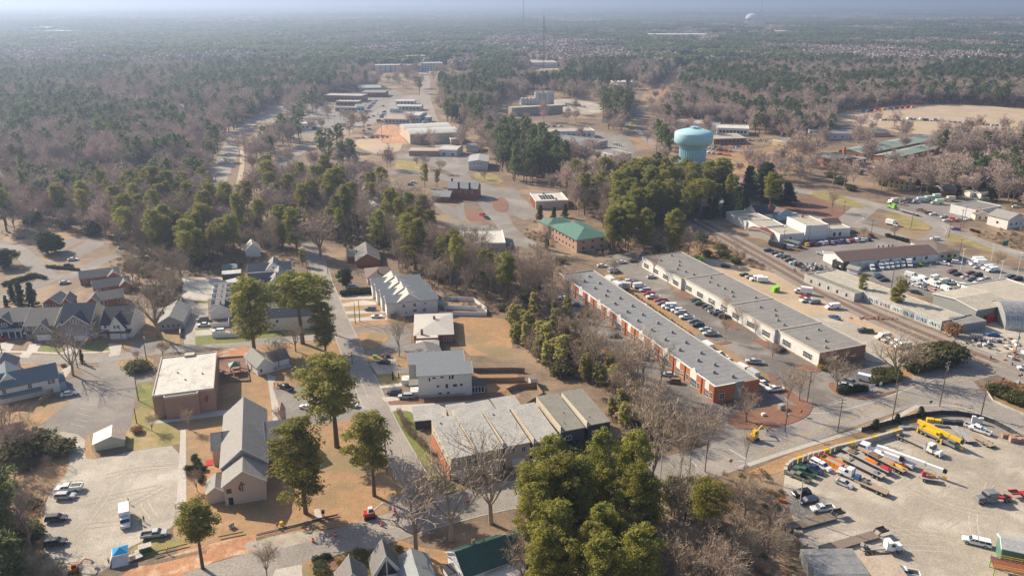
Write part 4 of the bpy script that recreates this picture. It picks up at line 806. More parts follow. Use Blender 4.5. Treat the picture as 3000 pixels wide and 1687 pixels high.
b=FB('building','white building with brown gable roof by the junction road','C','1775,330 2160,305',4.4,'flat','white_siding','membrane_tan',W=8,base=1);b.gab((b.L* .25,8.1,b.L,17),4.6,2.2,'x','white_siding','roof_brown');b.dark('F',[b.L* .3,b.L* .55], .6,1.3,2)
b=FB('shed','rust-roofed lean-to against the low white building','C','800,265 900,235 720,165',4.0,'gab','cream_siding','roof_rust',1.0,W=14)
b=FB('building','white shop with a tan flat roof beyond the tree line','C','370,190 500,180',4.4,'flat','white_siding','membrane_tan',W=22,L=16,base=1);b.dark('F',[6],2, .7, .7)
b=FB('building','flat white wing between tan-roofed shop and tall white box','C','620,170 1080,150 960,80',4.6,'flat','white_siding','membrane_tan',W=16)
b=FB('house','dark-roofed house with a red chimney by the lane','T','1480,1440 1700,1420',4.0,'gab','white_siding','shingle_dark',3.6,W=12,L=14,base=1);b.chim(9,2,4,8.4)
b=FB('house','blue-walled house with brown roof next to the dark-roofed one','T','1760,1440 1880,1420',4.0,'gab','blue_wall','shingle_brown',2.4,W=12,L=11,base=1,ax='y')
b=FB('building','derelict roofless white block behind the pines','T','830,1330 1130,1290',5,'flat','wall_block','membrane_white',W=18,base=1)
b=FB('warehouse','long white warehouse with brown gable roof beside the parked vans',7,'745,1265 1700,1180',4.0,'gab','white_siding','roof_brown',2.3,W=15,base=1,lm='the brown-roofed warehouse');b.darks('F',5,1.6,1.4,1.6,a=.3);[b.box('downpipe',(b.L*q,-.12,0,b.L*q+ .25,-.01,4),'blue_wall')for q in(.17, .33, .5, .66, .82)];b.vents([(b.L*q,13.6)for q in(.55, .6, .66, .7)],4.9,1.0)
b=FB('building','tan-grey block at the road end of the brown-roofed warehouse',7,'1700,1175 1840,1165',4.2,'hip','cream_siding','shingle_brown',1.6,W=20,L=12,base=1,nw=3)
b=FB('shed','dark grey shed against the gable of the brown-roofed warehouse',7,'640,1240 735,1270',3.4,'flat','dark_siding','membrane_mid',W=5,L=6,base=1,cop='trim_dark');b.dark('F',[4.4],1.3, .9, .9,'trim')
b=FB('shed','little white shed with grey roof among the vans',7,'790,1290 870,1310',2.4,'gab','white_siding','shingle_grey', .9,W=3.5,L=5,base=1)
b=FB('building','long low graffiti-covered block beside the railway',11,'1750,345 1890,295',3.5,'flat','wall_block','membrane_tan',L=13,W=64,ang=26,lm='the graffiti wall building',cop='wall_block')
GR=[mat('graffiti_'+n,c,c2,1.3,lo=.3,hi=.5)for n,c,c2 in(('teal',(.30, .52, .50),(.55, .60, .58)),('grey',(.50, .54, .58),(.28, .30, .33)),('pink',(.46, .30, .36),(.55, .50, .50)),('white',(.66, .67, .68),(.38, .44, .50)),('green',(.40, .55, .42),(.62, .64, .60)))]
for i in range(11):
 q=MB();y0= .6+i*5.7;q.box(-.05,y0, .25+(i%2)* .2,-.012,y0+5.2,2.9+(i%3)* .2);b.kid('graffiti',q,[GR[(i*3)%5]])
 for k in range(4): # scrawled loops
  q=MB();yy=y0+ .7+k*1.15;pts=[(-.09,yy+ .38*math.cos(a)*(1+ .3*math.sin(2*a+i)),1.6+ .7*math.sin(a+k))for a in[j* .7 for j in range(8+(i+k)%3)]]
  for p_,r_ in zip(pts,pts[1:]):q.tube(p_,r_, .085,n=4)
  b.kid('graffiti_stroke',q,['black' if(i+k)%3 else 'blue_wall'])
b=FB('building','weathered pale block at the railway edge near the scrap heap','C','2250,1300 2400,1220',3.4,'flat','wall_block','membrane_olive',L=12,W=28,ang=26,cop='wall_block');b.darks('L',5,1,1,1.4)
b=FB('warehouse','tan metal warehouse with grey ribbed front by the silver hut',11,'2100,225 2460,160',5.6,'gab','wall_grey_metal','membrane_tan',1.2,W=20,ax='x',lm='the tan metal warehouse')
b=FB('building','wide flat-roofed building cut by the photo edge above the silver hut','E','2500,1115 2600,1090',4.6,'flat','white_wall','membrane_tan',L=26,W=27,ang=21)
q=Bd('quonset_hut','silver corrugated arched hut at the photo edge','hut',11,'2380,420 2700,520',0,L=30,W=18,ang=-8,lm='the silver arched hut');n=14
w=MB();r0=9.0;w.ext([(9+8.9*math.cos(math.pi*i/n),7.9*math.sin(math.pi*i/n))for i in range(n+1)], .3,29.7,'x');q.kid('end_wall',w,['wall_grey_metal'])
for k in range(10):
 w=MB();w.ext([(9+9.0*math.cos(math.pi*i/n),8.0*math.sin(math.pi*i/n))for i in range(n+1)]+[(9+9.25*math.cos(math.pi*i/n),8.2*math.sin(math.pi*i/n))for i in range(n,-1,-1)],k*3.0,k*3.0+2.93,'x');q.kid('roof_sheet',w,['metal_tin'])
b=FB('building','open steel canopy of the scrap yard beside the silver hut',11,'1940,460 2180,420',3.4,'flat','wall_grey_metal','membrane_mid',W=7,base=1,cop='hvac')
b=FB('garage','white service garage with three roller doors',7,'1825,690 2075,750',4.6,'flat','white_wall','membrane_mid',W=24,base=1,lm='the service garage');b.darks('F',3, .1,3.6,3.2,m='door_white',name='garage_door',a=.02,b=.8)
b=FB('house','cream gabled office joined to the service garage',7,'2080,765 2190,770',3.2,'gab','cream_siding','shingle_brown',2,W=12,L=8,base=1,ax='y');b.dark('F',[2.4,5.6], .8,1,1.4)
b=FB('house','yellow house with a brown hipped roof and stone chimney',7,'1195,440 1350,460',5.4,'hip','yellow_siding','wood',2.0,W=11,L=15,base=1,nw=4,nf=2);b.chim(14,-1,0,8.5,'stone_wall',1.4)
b=FB('building','brick hall with a dark hipped roof and tall chimney',7,'600,240 880,220',6.4,'hip','brick','shingle_mid',3.2,W=20,base=1,nw=5,nf=2,lm='the brick school hall');b.chim(b.L+1,16,0,12,'brick_orange',1.6)
b=FB('building','flat brick annex beside the brick hall',7,'900,210 990,190',3.6,'flat','brick','membrane_mid',W=14,L=12,base=1)
b=FB('building','very long school wing with a pale green metal roof',7,'960,155 1700,0',4.4,'gab','brick','metal_sage',2.0,W=22,base=1,nw=14,lm='the green-roofed school')
b=FB('building','shorter green-roofed school wing in front of the long one',7,'1250,190 1720,80',3.6,'gab','brick','metal_sage',1.6,W=16,base=1,nw=6)
b=FB('shed','small white shed beside the parked trucks',7,'2030,535 2100,530',2.6,'gab','white_siding','metal_white',1,W=5,L=6,base=1)
b=FB('shed','small grey-roofed shed near the parked trucks',7,'2140,550 2220,545',2.6,'gab','white_siding','shingle_grey',1,W=5,L=8,base=1)
b=FB('house','white porch house behind the trees at the photo edge',7,'2400,860 2575,830',5.6,'gab','white_siding','shingle_grey',2.6,W=12,base=1,ax='y',nw=3)
b=FB('house','slate-roofed bungalow among trees behind the trucks',7,'1760,520 1890,510',3.2,'gab','brick','shingle_dark',2.2,W=10,base=1)
# beyond the water tower
b=FB('building','white office with a columned entrance behind the teal tower','T','930,260 1370,275',6.4,'flat','white_siding','membrane_white',W=24,base=1,nw=8,lm='the columned white office',ww=2.4,wh=2.4)
b=FB('building','pale office wing left open behind the teal tank'.replace('left ',''),'T','310,170 760,200',6.0,'flat','white_wall','membrane_tan',W=26,base=1)
b=FB('building','grey connecting block between the two white offices','T','760,215 930,225',6.2,'flat','wall_white_metal','membrane_grey',W=22,base=1)
b=FB('building','tan-roofed repair shop above the yard of orange lifts','T','890,395 1330,385',5.0,'shed','brick','membrane_tan',1.0,W=22,base=1,nw=7,lm='the tan-roofed repair shop',ww=2.6,wh=2.2)
b=FB('building','low ochre-edged building among the bare park trees','T','1690,395 1890,430',4.4,'flat','yellow_siding','membrane_mid',W=20,base=1)
b=FB('building','long blue-grey block behind the pines by the pale lot',3,'450,1400 970,1410',5.5,'flat','wall_white_metal','membrane_grey',W=22,base=1,nw=6)
b=FB('house','low stone house with broken gable roofs by the pale lot',3,'990,1380 1220,1375',3.4,'gab','brick_pale','shingle_mid',2.2,W=16,base=1,ax='x')
# industrial group in the middle
b=FB('warehouse','big cream warehouse with twin arched white roofs','I','385,610 1430,560',8.4,'arch','wall_tan_metal','metal_white',2.4,W=30,base=1,lm='the big cream warehouse');b.box('awning',(b.L* .24,-2.2,4.6,b.L* .5,-.02,6.8),'awning');b.box('loading_bay',(b.L* .25,-1.2,0,b.L* .49,-.02,4.5),'brick_pink')
b2=Bd('warehouse','rear half of the twin-arched cream warehouse','warehouse','I','385,610 1430,560',0,W=30);b2.o.location=b.p0+b.uy*30.3;pr=[(0,0),(30,0)]+[(30*(1-i/10),8.4+2.4*math.sin(math.pi*i/10)** .8)for i in range(11)]
w=MB();w.ext(pr,0,b.L,'x');b2.kid('wall',w,['wall_tan_metal']);up=[(y,z_+ .02)for y,z_ in pr[2:]];w=MB();w.ext(up+[(y,z_+ .22)for y,z_ in up[::-1]],-.3,b.L+ .3,'x');b2.kid('roof',w,['metal_white']);b2.vents([(b.L* .5,20)],10,3.0);b2.dark('L',[6],2,2.5,5,'brick');EXCL.append(bbpoly([b2.o.location+b.ux*x+b.uy*y for x,y in((-2,-2),(b.L+2,-2),(b.L+2,32),(-2,32))]))
b=FB('building','cream cube annex at the corner of the big warehouse','I','1260,615 1485,605',4.6,'flat','wall_tan_metal','metal_white',W=9,base=1)
b=FB('building','low pinkish block with a rust-stained flat roof','I','355,860 985,865',4.0,'shed','brick_pink','metal_warm', .4,W=12,base=1)
b=FB('warehouse','white arched-roof shop with blue entrance glass','I','1015,860 1385,875',5.0,'arch','wall_white_metal','metal_white',1.2,W=19,base=1,lm='the arched white shop');b.dark('F',[b.L* .25,b.L* .75], .5,2.6,2.2,'glass_blue')
b=FB('warehouse','grey-roofed open-sided store behind the white metal hall','I','1590,775 1850,780',4.2,'gab','wall_white_metal','membrane_grey', .9,W=18,base=1)
b=FB('warehouse','white metal hall with pale grey gable roof by the loop road','I','1640,1165 2055,1165',6.2,'gab','wall_white_metal','metal_grey',1.2,W=26,base=1,ax='y',lm='the white metal hall');b.darks('L',4, .1,2.2,3.6,m='glass');b.box('sign',(b.L* .35,-.12,3.2,b.L* .65,-.02,3.7),'trim');b.dark('F',[b.L* .3,b.L* .5,b.L* .66],4.6, .9, .6)
for i,a in enumerate((
 ('building','two-storey dark brick plaza with white roof patch','S','315,370 1020,385',7.5,'flat','brick','membrane_tan',0,9,24),
 ('building','brick plaza annex with a long canopy','S','545,450 970,455',5.0,'flat','brick','membrane_tan',0,6,14),
 ('building','low purple-brick shop strip behind parked cars','S','530,560 930,565',4.4,'flat','brick_pink','membrane_mid',0,5,14),
 ('building','pale green shop at the end of the strip','S','930,565 1090,560',5.6,'gab','wall_white_metal','metal_sage',2,2,16),
 ('building','red-fronted store with a dark flat roof','S','1030,290 1470,290',6.0,'flat','brick_red','membrane_mid',0,5,30),
 ('warehouse','broad grey-roofed shed behind the red store','S','980,205 1400,195',6.0,'gab','wall_grey_metal','metal_grey',2.4,0,34),
 ('warehouse','white trade unit at the far end of its yard','S','1670,440 2030,440',4.6,'gab','wall_white_metal','metal_white',1.2,5,16),
 ('warehouse','white trade unit fronting the middle of its yard','S','1690,540 2150,545',4.8,'gab','wall_white_metal','metal_white',1.2,6,14),
 ('warehouse','tan-roofed trade hall nearest the dirt lot'.replace('nearest','facing'),'S','1440,785 1960,795',4.6,'gab','wall_white_metal','metal_warm',2.6,7,26),
 ('warehouse','pale blue box hall joined to the tan-roofed trade hall','S','1975,780 2120,785',8.0,'gab','wall_white_metal','metal_white',1.2,2,24),
 ('warehouse','narrow white shed with a red door at the wood edge','S','2260,780 2360,770',6.0,'gab','wall_white_metal','metal_white',1.0,1,40),
 ('shed','small arched store beside the trade units','S','1560,580 1720,580',3.4,'arch','wall_white_metal','metal_grey',1.4,0,10),
 ('building','flat dark shop at the highway junction',1,'270,1240 400,1230',4.6,'flat','brick','membrane_mid',0,4,22),
 ('building','blue-grey diner roof beside the junction',1,'320,1170 450,1170',4.2,'hip','brick_pale','roof_blue',2,3,16),
 ('building','white flat shop over the dark parked cars',1,'400,1310 550,1310',6.0,'flat','white_wall','membrane_white',0,3,22),
 ('building','long slate-roofed hall behind the junction pines',1,'100,920 330,930',5.5,'gab','brick','roof_blue',2.4,6,30),
 ('building','low canopy building near the slate-roofed hall',1,'330,980 410,985',5,'flat','wall_white_metal','roof_blue',0,0,14),
 ('building','long grey school roof beyond the western pines'.replace(' western',''),0,'1260,930 1450,925',5,'flat','brick','metal_warm',0,6,30),
 ('building','dark flat block among pines near the fields',0,'760,1095 940,1085',6,'flat','brick','membrane_mid',0,5,30),
 ('building','white-capped depot by the wide tan lot',0,'1640,1130 1880,1140',6,'gab','wall_white_metal','metal_white',2,4,26),
 ('building','sage-roofed long hall beside the highway',0,'1700,1285 2080,1290',4.5,'gab','brick','metal_sage',2,7,24),
 ('house','dark gabled house in front of the sage-roofed hall',0,'1915,1325 2010,1325',4,'gab','brick','roof_blue',3,3,12),
 ('building','pale market hall glimpsed between the pines',0,'880,1150 1100,1150',5,'flat','white_wall','membrane_white',0,4,30),
 ('building','tan flat shop in front of the grey mast pines',2,'360,1400 830,1390',6.5,'flat','wall_white_metal','metal_warm',0,8,20),
 ('building','long grey-roofed office beside the pine wood',6,'720,95 960,30',6.0,'flat','brick_pale','membrane_grey',0,6,46),
 ('building','second grey-roofed office wing, lower one',6,'1040,170 1200,150',4.2,'flat','brick_pale','membrane_grey',0,3,26),
 ('building','white flat office at the wood edge by the clearing',2,'1060,880 1280,875',7.0,'flat','wall_white_metal','metal_white',0,5,30),
 ('warehouse','long tan-roofed depot near the lattice masts',2,'90,690 460,685',10,'shed','wall_white_metal','metal_warm',2,12,50),
 ('building','white-roofed depot beyond the hill pines',2,'1900,380 2030,375',14,'flat','wall_white_metal','metal_white',0,0,60),
 ('building','long low white hall behind the far pines',2,'2100,350 2290,345',12,'flat','wall_white_metal','metal_white',0,0,60),
 ('building','banded tan office block on the far ridge',3,'-40,370 100,370',22,'flat','brick_orange','membrane_tan',0,8,50),
 ('building','white office tower beside the banded tan block',3,'110,385 215,380',24,'flat','white_wall','membrane_white',0,5,40),
 ('building','small white hall far behind the right woods'.replace('right','wide'),3,'2240,400 2350,400',12,'flat','wall_white_metal','metal_white',0,0,50))):
 nm,lb,K,pts,z,kd,wm,rm,ri,nw,W_=a
 b=FB(nm,lb,K,pts,z,kd,wm,rm,ri or 2,nw,W=W_,base=1,lm={0:'the dark brick plaza',8:'the tan-roofed trade hall',14:'the white junction shop',20:'the sage-roofed hall',24:'the grey-roofed office',26:'the white flat office',27:'the tan-roofed depot',18:'the dark flat block'}.get(i),wh=1.8,ww=2.4)
for i,(x0,x1,y,z,lb)in enumerate(((1200,1660,730,12,'nearest of the pale blue apartment blocks'),(1620,1880,715,13,'pale apartment block with a dark blue end'),(1150,1560,660,12,'second long apartment block from the wood'),(1000,1240,680,11,'apartment block angled into the woods'),(1545,1715,650,16,'tallest pale apartment block of the cluster'),(1720,1930,655,12,'tan-roofed apartment block by the pine grove'),(2000,2080,640,12,'small apartment block past the pine grove'))):
 b=FB('apartment_block',lb.replace('nearest of','front one of'),1,f'{x0},{y} {x1},{y - (20 if i == 3 else 6)}',z,'flat','wall_white_metal','membrane_tan',W=30,base=1,nw=8,nf=3,group='pale apartment blocks on the far edge',lm='the pale apartment blocks' if i==1 else None,wh=2,ww=3)
# silos, masts, far tanks
b=Bd('silo_plant','cement plant with two rows of pale silos and a rail','silo',2,'80,1060 370,1062',0,W=14,lm='the pale silos')
for i in range(6):w=MB();w.lathe([(3.6,0),(3.6,14.5),(3.2,15.2),(.4,15.8)],16);link('silo',w.mesh('silo',[M['membrane_white']]),b.o,(b.L* .5+3.6+i*5.4* .62,5+(i%2)*6,0))
for i in range(5):w=MB();w.lathe([(2.4,0),(2.4,8),(.4,9)],14);link('silo',w.mesh('silo',[M['membrane_white']]),b.o,(3+i*4.4,4,0))
w=MB();w.box(b.L* .5,3,15.9,b.L* .5+26,4,17);w.box(b.L* .5,12,15.9,b.L* .5+26,12.3,17);b.kid('gantry',w,['hvac'])
b=Bd('earth_bunker','dark retaining wall below the pale silos','wall',2,'0,1170 510,1140',0,W=10);b.flat(None,9,'stone_wall','membrane_tan',0);b.box('stockpile',(8,10.1,0,60,26,7),'membrane_mid')
bm('mast_grey',(.24, .23, .23));bm('far_white',(.80, .82, .84))
def mast(K,u,v,h,w,label,lat=True):
 p=G(K,u,v);p.z=terr(p.x,p.y);o=thing('radio_mast',label,'mast',p);q=MB();pr=[(w*math.cos(a),w*math.sin(a))for a in(0,2.09,4.19)]
 for x,y in pr:q.tube((x,y,0),(x,y,h),w* .16,n=4)
 st=w*2.6;k=int(h/st)
 for i in range(k):
  for j in range(3):a,b_=pr[j],pr[(j+1)%3];q.tube((*a,i*st),(*b_,(i+1)*st),w* .09,n=3,cap=False);q.tube((*a,(i+1)*st),(*b_,(i+1)*st),w* .09,n=3,cap=False)
 link('lattice',q.mesh('lattice',[M['mast_grey']]),o);q=MB();q.tube((0,0,h),(0,0,h+h* .06),w* .12,n=4);link('antenna',q.mesh('antenna',[M['mast_grey']]),o);mark('the tall radio mast' if h>100 and w> .7 else 'the thin mast',p);return o
mast(-1,1365,290,104,1.0,'tall lattice radio mast rising over the pale silos to the horizon')
mast(-1,1316,135,165,1.3,'taller thin radio mast behind, cutting the horizon');mast(-1,1912,60,260,2.0,'faint distant mast beside the white dome tank')
mast(2,590,690,34,1.6,'first pale lattice pylon by the tan-roofed depot');mast(2,672,720,28,1.3,'shorter pale lattice pylon next to its twin');mast(2,552,520,26,1.2,'slim pole with a white top in the woods')
p=G(2,2412,212);p.z=terr(p.x,p.y);o=thing('storage_tank','big white domed water tank on the far ridge','tank',p);q=MB();q.lathe([(44,0),(44,30),(40,42),(30,52),(14,58),(.5,60)],40);link('shell',q.mesh('shell',[M['far_white']],True),o);mark('the white domed tank',p)
def ftower(K,u,v,h,r,label):
 p=G(K,u,v);p.z=terr(p.x,p.y);o=thing('water_tower',label,'water tower',p);q=MB();q.tube((0,0,0),(0,0,h* .75),r* .22,n=10);link('column',q.mesh('column',[M['far_white']]),o);q=MB();q.lathe([(r* .25,h* .7),(r,h* .84),(r,h* .9),(r* .5,h* .98),(.2,h)],20);link('bowl',q.mesh('bowl',[M['far_white']],True),o)
ftower(2,1920,130,62,14,'small white water tower standing out of the woods');ftower(3,908,100,70,20,'pale water tower on the horizon above the pines');ftower(1,952,88,70,24,'grey water tower on the horizon');ftower(0,1952,52,90,34,'faint water tower poking above the hazy ridge')
for i,(K,u,v,l,w_)in enumerate(((0,340,330,60,90),(0,430,352,120,60),(1,735,152,60,90),(1,1040,130,150,100),(1,1120,190,60,60),(1,905,225,50,40),(1,2080,172,260,60),(1,1270,152,110,60),(3,2060,60,400,150),(3,1940,68,200,100),(3,430,335,80,60),(3,310,322,60,40),(2,1350,410,200,60))):
 p=G(K,u,v);o=auto('distant_roof','pale distant roof','building',(p.x,p.y,terr(p.x,p.y)),rng.uniform(-.2, .2),'far white roofs in the woods');q=MB();q.box(0,0,0,l,w_,16);link('wall',q.mesh('wall',[M['white_wall']]),o);q=MB();q.box(-1,-1,16.01,l+1,w_+1,17.5);link('roof',q.mesh('roof',[M['far_white']]),o);EXCL.append(bbpoly([Vector((p.x+a*(l+20)-10,p.y+c*(w_+60)-60,0))for a,c in((0,0),(1,0),(1,1),(0,1))]))
# bottom edge buildings
b=Bd('glazed_gable_house','grey-roofed house with two steep glazed white gables at the bottom edge','house',13,'1180,1440 1455,1385',3.6,W=5.5,lm='the glazed-gable house')
L=b.L
def glz(x0,l,y0,hgt):
 b.gab((x0,y0,x0+l,y0+5.5),3.6,hgt,'y','white_siding','shingle_mid', .35)
 for i in range(2):
  for sgn in(-1,1):
   if i:continue
   q=MB();c=x0+l/2;q.v=[(c+sgn* .14,y0- .05,3.0),(c+sgn*(l* .36),y0- .05,3.0),(c+sgn*(l* .36),y0- .05,3.5),(c+sgn* .14,y0- .05,3.5+hgt* .72)];q.f=[(0,1,2,3)];q.m=[0]
   q2=MB();q2.hexa([(p_[0],y,p_[2])for y in(y0- .05,y0- .01)for p_ in q.v]);b.kid('glazing',q2,['glass'])
glz(0,L,0,4.4);glz(-7.6,6.2,-2.4,3.6);b.gab((L- .5,-6,L+6.5,3.5),3.4,2.0,'y','white_siding','roof_slate', .4)
b=Bd('green_roof_house','white house with a dark green shingled roof and red chimney at the bottom edge','house',13,'2100,1450 2440,1330',4.4,L=12,W=9,lm='the green-roofed house')
b.gab(None,4.4,3.0,'x','white_siding','shingle_green', .4);b.chim(4.5,5.2,5,8.6,'brick_pink', .6);b.vents([(7,5.6)],7.0, .35,'roof_vent');b.gab((12.05,1.5,20,9),3.6,2.4,'x','cream_siding','shingle_green', .4);b.win('F',[2.4],1.4,1.2,1.4,2,blk=(12.05,1.5,20,9));b.win('L',[3,6.5],2.2, .9,1.4,1);b.box('porch',(-2,4,0,-.02,7,2.6),'trim');b.box('porch_roof',(-2.2,3.8,2.62,-.02,7.2,2.8),'shingle_dark')
b.box('side_porch',(5,-3.2,0,13,-.4,2.8),'white_siding');b.slab((5,-3.2,13,-.45),2.85,3.4,'y','porch_roof','metal_white', .12, .2)
b=Bd('yard_building','flat lilac-grey roofed building at the crane yard bottom edge','building',15,'480,1449 1030,1440',3.0,W=9);b.flat(None,3.0,'wall_grey_metal','membrane_grey',0)
b=Bd('ribbed_shed','low shed with a rust-ribbed cream roof at the crane yard','shed',15,'1075,1470 1400,1449',2.8,W=6.5);b.shed(None,2.6,3.0,'y','white_siding','metal_warm', .15, .2)
b=Bd('green_shed','green metal shed with a grey ribbed roof at the crane yard','shed',15,'2320,1330 2640,1440',0,L=12,W=5.5,ang=-22,lm='the green metal shed');b.gab(None,4.2, .9,'x','metal_green','metal_grey', .3)

# ---------------------------------------------------------------- vehicles
PC={'white':(.80, .81, .82),'silver':(.48, .50, .53),'grey':(.20, .21, .225),'dark':(.035, .04, .05),'black':(.018, .018, .022),'navy':(.03, .05, .11),'blue':(.06, .14, .32),'red':(.48, .03, .03),'maroon':(.16, .03, .04),'teal':(.10, .20, .22),'pale blue':(.42, .54, .62),'tan':(.42, .36, .28),'beige':(.60, .57, .50),'brown':(.20, .13, .08),'green':(.04, .14, .08),'lime':(.26, .60, .03),'purple':(.20, .12, .36),'yellow':(.75, .48, .02),'orange':(.75, .22, .02),'mint':(.48, .62, .54),'olive':(.20, .21, .15),'pink':(.62, .40, .40)}
PM={}
def paint(c):
 if c not in PM:PM[c]=mat('paint_'+c.replace(' ','_'),PC[c],rough=.28,spec=.5)
 return PM[c]
M['tyre']=mat('tyre_rubber',(.02, .02, .02),rough=.8);M['rim']=mat('rim_alloy',(.42, .42, .42),rough=.35,metal=.6);M['lamp_red']=mat('tail_lamp',(.30, .01, .01),rough=.3);M['lamp_clear']=mat('head_lamp',(.70, .72, .75),rough=.15)
M['bed']=mat('bed_liner',(.05, .05, .055),rough=.7);M['glass_car']=mat('car_glass',(.022, .03, .05),rough=.06,spec=.8);M['steel']=mat('grey_steel',(.33, .34, .35),rough=.5,metal=.3);M['deck_wood']=mat('deck_timber',(.42, .33, .24),(.33, .26, .19),2,stripe=('y', .35, .75));M['deck_grey']=mat('deck_plate',(.38, .36, .34),(.30, .285, .27),1.5)
VK={}
def veh_meshes(kind,far):
 if(kind,far)in VK:return VK[kind,far]
 S_=dict(sedan=(4.75,1.84),suv=(4.85,1.95),hatch=(4.3,1.8),pickup=(5.9,2.02),campershell=(5.9,2.02),van=(5.9,2.05),minivan=(5.0,1.98),convertible=(4.6,1.85),boxtruck=(7.4,2.35),bus=(9.5,2.5),utility=(6.6,2.25),trailer=(4.6,2.1))[kind]
 l,w=S_;h2=w/2;body=MB();gl=MB();ex=MB()
 def low(prof): # lower body: side profile with tucked-in top edge
  n=len(prof);k=len(body.v)
  for sy in(-1,1):
   for x,z,ins in prof:body.v.append((x,sy*(h2-ins),z))
  body.f.append(tuple(k+i for i in range(n)));body.f.append(tuple(k+2*n-1-i for i in range(n)))
  for i in range(n):j=(i+1)%n;body.f.append((k+j,k+i,k+n+i,k+n+j))
  body.m+=[0]*(n+2)
 def green(x0,x1,t0,t1,z0,z1,ins=.26,m=0): # windows: a dark tapered band with a painted roof and pillars
  gl.frus((x0,-h2+ .1,x1,h2- .1),z0,(t0,-h2+ins,t1,h2-ins),z1,0)
  body.frus((t0- .04,-h2+ins- .04,t1+ .04,h2-ins+ .04),z1,(t0+ .08,-h2+ins+ .08,t1- .08,h2-ins- .08),z1+ .07,0)
  for sy in(-1,1):
   for a,b_ in((x0,t0),((x0+x1)/2,(t0+t1)/2),(x1,t1)):body.tube((a,sy*(h2- .1),z0),(b_,sy*(h2-ins),z1), .045,n=4)
 f=l/2
 if kind in('sedan','convertible','hatch'):
  low([(-f, .35, .05),(f, .32, .08),(f+ .02, .62, .1),(f- .25, .78, .12),(f-1.2, .92, .1),(-f+1.0, .97, .1),(-f+ .1, .95, .12),(-f- .02, .7, .08)])
  if kind=='convertible':gl.frus((-1.0,-h2+ .15, .9,h2- .15), .93,(-.8,-h2+ .25, .5,h2- .25),1.2)
  else:green(-f+(.55 if kind=='sedan' else .15),f-1.25,-f+(1.25 if kind=='sedan' else .5),f-2.05, .93,1.40)
 elif kind in('suv','minivan'):
  low([(-f, .42, .04),(f, .38, .08),(f+ .02, .75, .1),(f- .2, .98, .12),(f-1.15,1.08, .08),(-f+ .1,1.08, .06),(-f- .02, .8, .05)]);green(-f+ .12,f-1.2,-f+ .35,f-1.85,1.06,1.66, .22)
 elif kind in('pickup','campershell','utility'):
  z=1.12;low([(-f, .5, .03),(f, .45, .08),(f+ .02, .95, .08),(f- .15,1.1, .12),(f-1.3,1.18, .1),(-.35,1.18, .05),(-.36, .72 if kind=='pickup' else 1.12, .05),(-f+ .08, .72 if kind=='pickup' else 1.12, .05),(-f, .7 if kind=='pickup' else 1.1, .03)])
  green(-.35,f-1.3,-.2,f-2.0,1.14,1.76, .2)
  if kind=='pickup':
   for sy in(-1,1):body.box(-f,sy*h2-(.12 if sy>0 else 0), .72,-.36,sy*h2+(.12 if sy<0 else 0),1.14)
   body.box(-f,-h2+ .12, .72,-f+ .1,h2- .12,1.14);ex.box(-f+ .1,-h2+ .12, .725,-.38,h2- .12, .74,4)
  elif kind=='campershell':green(-f+ .05,-.4,-f+ .15,-.4,1.12,1.74, .18)
  else:body.box(-f,-h2,1.0,-.45,h2,1.55);ex.box(-f+ .2,-h2+ .35,1.551,-.6,h2- .35,1.57,4);[ex.tube((x,sy*h2* .9,1.5),(x,sy*h2* .9,2.15), .04,n=4,m=5)for x in(-f+ .2,-1.5,-.5)for sy in(-1,1)];[ex.tube((-f,sy*h2* .9,2.15),(.8,sy*h2* .9,2.15), .05,n=4,m=5)for sy in(-1,1)]
 elif kind=='van':
  low([(-f, .45, .03),(f, .4, .08),(f+ .02, .95, .1),(f- .15,1.15, .12),(f- .9,1.35, .1),(-f,1.35, .05)])
  body.frus((-f,-h2+ .04,f-1.0,h2- .04),1.35,(-f+ .05,-h2+ .1,f-1.9,h2- .1),2.35);gl.hexa([(f-2.3,-h2+ .03,1.4),(f-1.05,-h2+ .06,1.4),(f-1.05,h2- .06,1.4),(f-2.3,h2- .03,1.4),(f-2.35,-h2+ .05,2.0),(f-1.52,-h2+ .09,2.0),(f-1.52,h2- .09,2.0),(f-2.35,h2- .05,2.0)])
  gl.box(-f- .01,-h2+ .25,1.45,-f+ .06,h2- .25,2.0)
 elif kind in('boxtruck','bus','trailer'):
  if kind=='boxtruck':low([(f-2.6, .6, .1),(f, .5, .1),(f,1.15, .12),(f- .9,1.35, .12),(f-2.6,1.35, .12)]);green(f-2.5,f- .95,f-2.5,f-1.4,1.33,2.05, .2);body.box(-f,-h2+ .15, .75,f-2.62,h2- .15, .95,3);body.box(-f,-h2, .96,f-2.65,h2,3.2,0);body.box(-f+ .02,-h2+ .03,3.201,f-2.67,h2- .03,3.23,0)
  elif kind=='bus':low([(-f, .5, .02),(f, .45, .05),(f,2.9, .15),(-f,2.95, .12)]);gl.box(-f+ .6,-h2- .01,1.5,f- .4,h2+ .01,2.25);gl.box(f- .02,-h2+ .2,1.4,f+ .03,h2- .2,2.5)
  else:body.box(-f,-h2, .55,f,h2,2.5);body.box(-f+ .05,-h2+ .05,2.501,f- .05,h2- .05,2.54);ex.tube((f,0, .5),(f+1.2,0, .5), .06,n=4,m=5)
 wx=dict(sedan=(1.42,-1.4),suv=(1.5,-1.45),hatch=(1.3,-1.3),pickup=(1.95,-1.75),campershell=(1.95,-1.75),van=(2.0,-1.8),minivan=(1.5,-1.5),convertible=(1.4,-1.35),boxtruck=(2.6,-2.2),bus=(3.2,-2.8),utility=(2.1,-1.9),trailer=(.5,-.5))[kind];wr= .34 if l<5.5 else .41
 def wheel(m):
  m.tube((0,-.12,0),(0, .12,0),wr,n=14,m=1);m.tube((0,-.13,0),(0, .13,0),wr* .58,n=10,m=2)
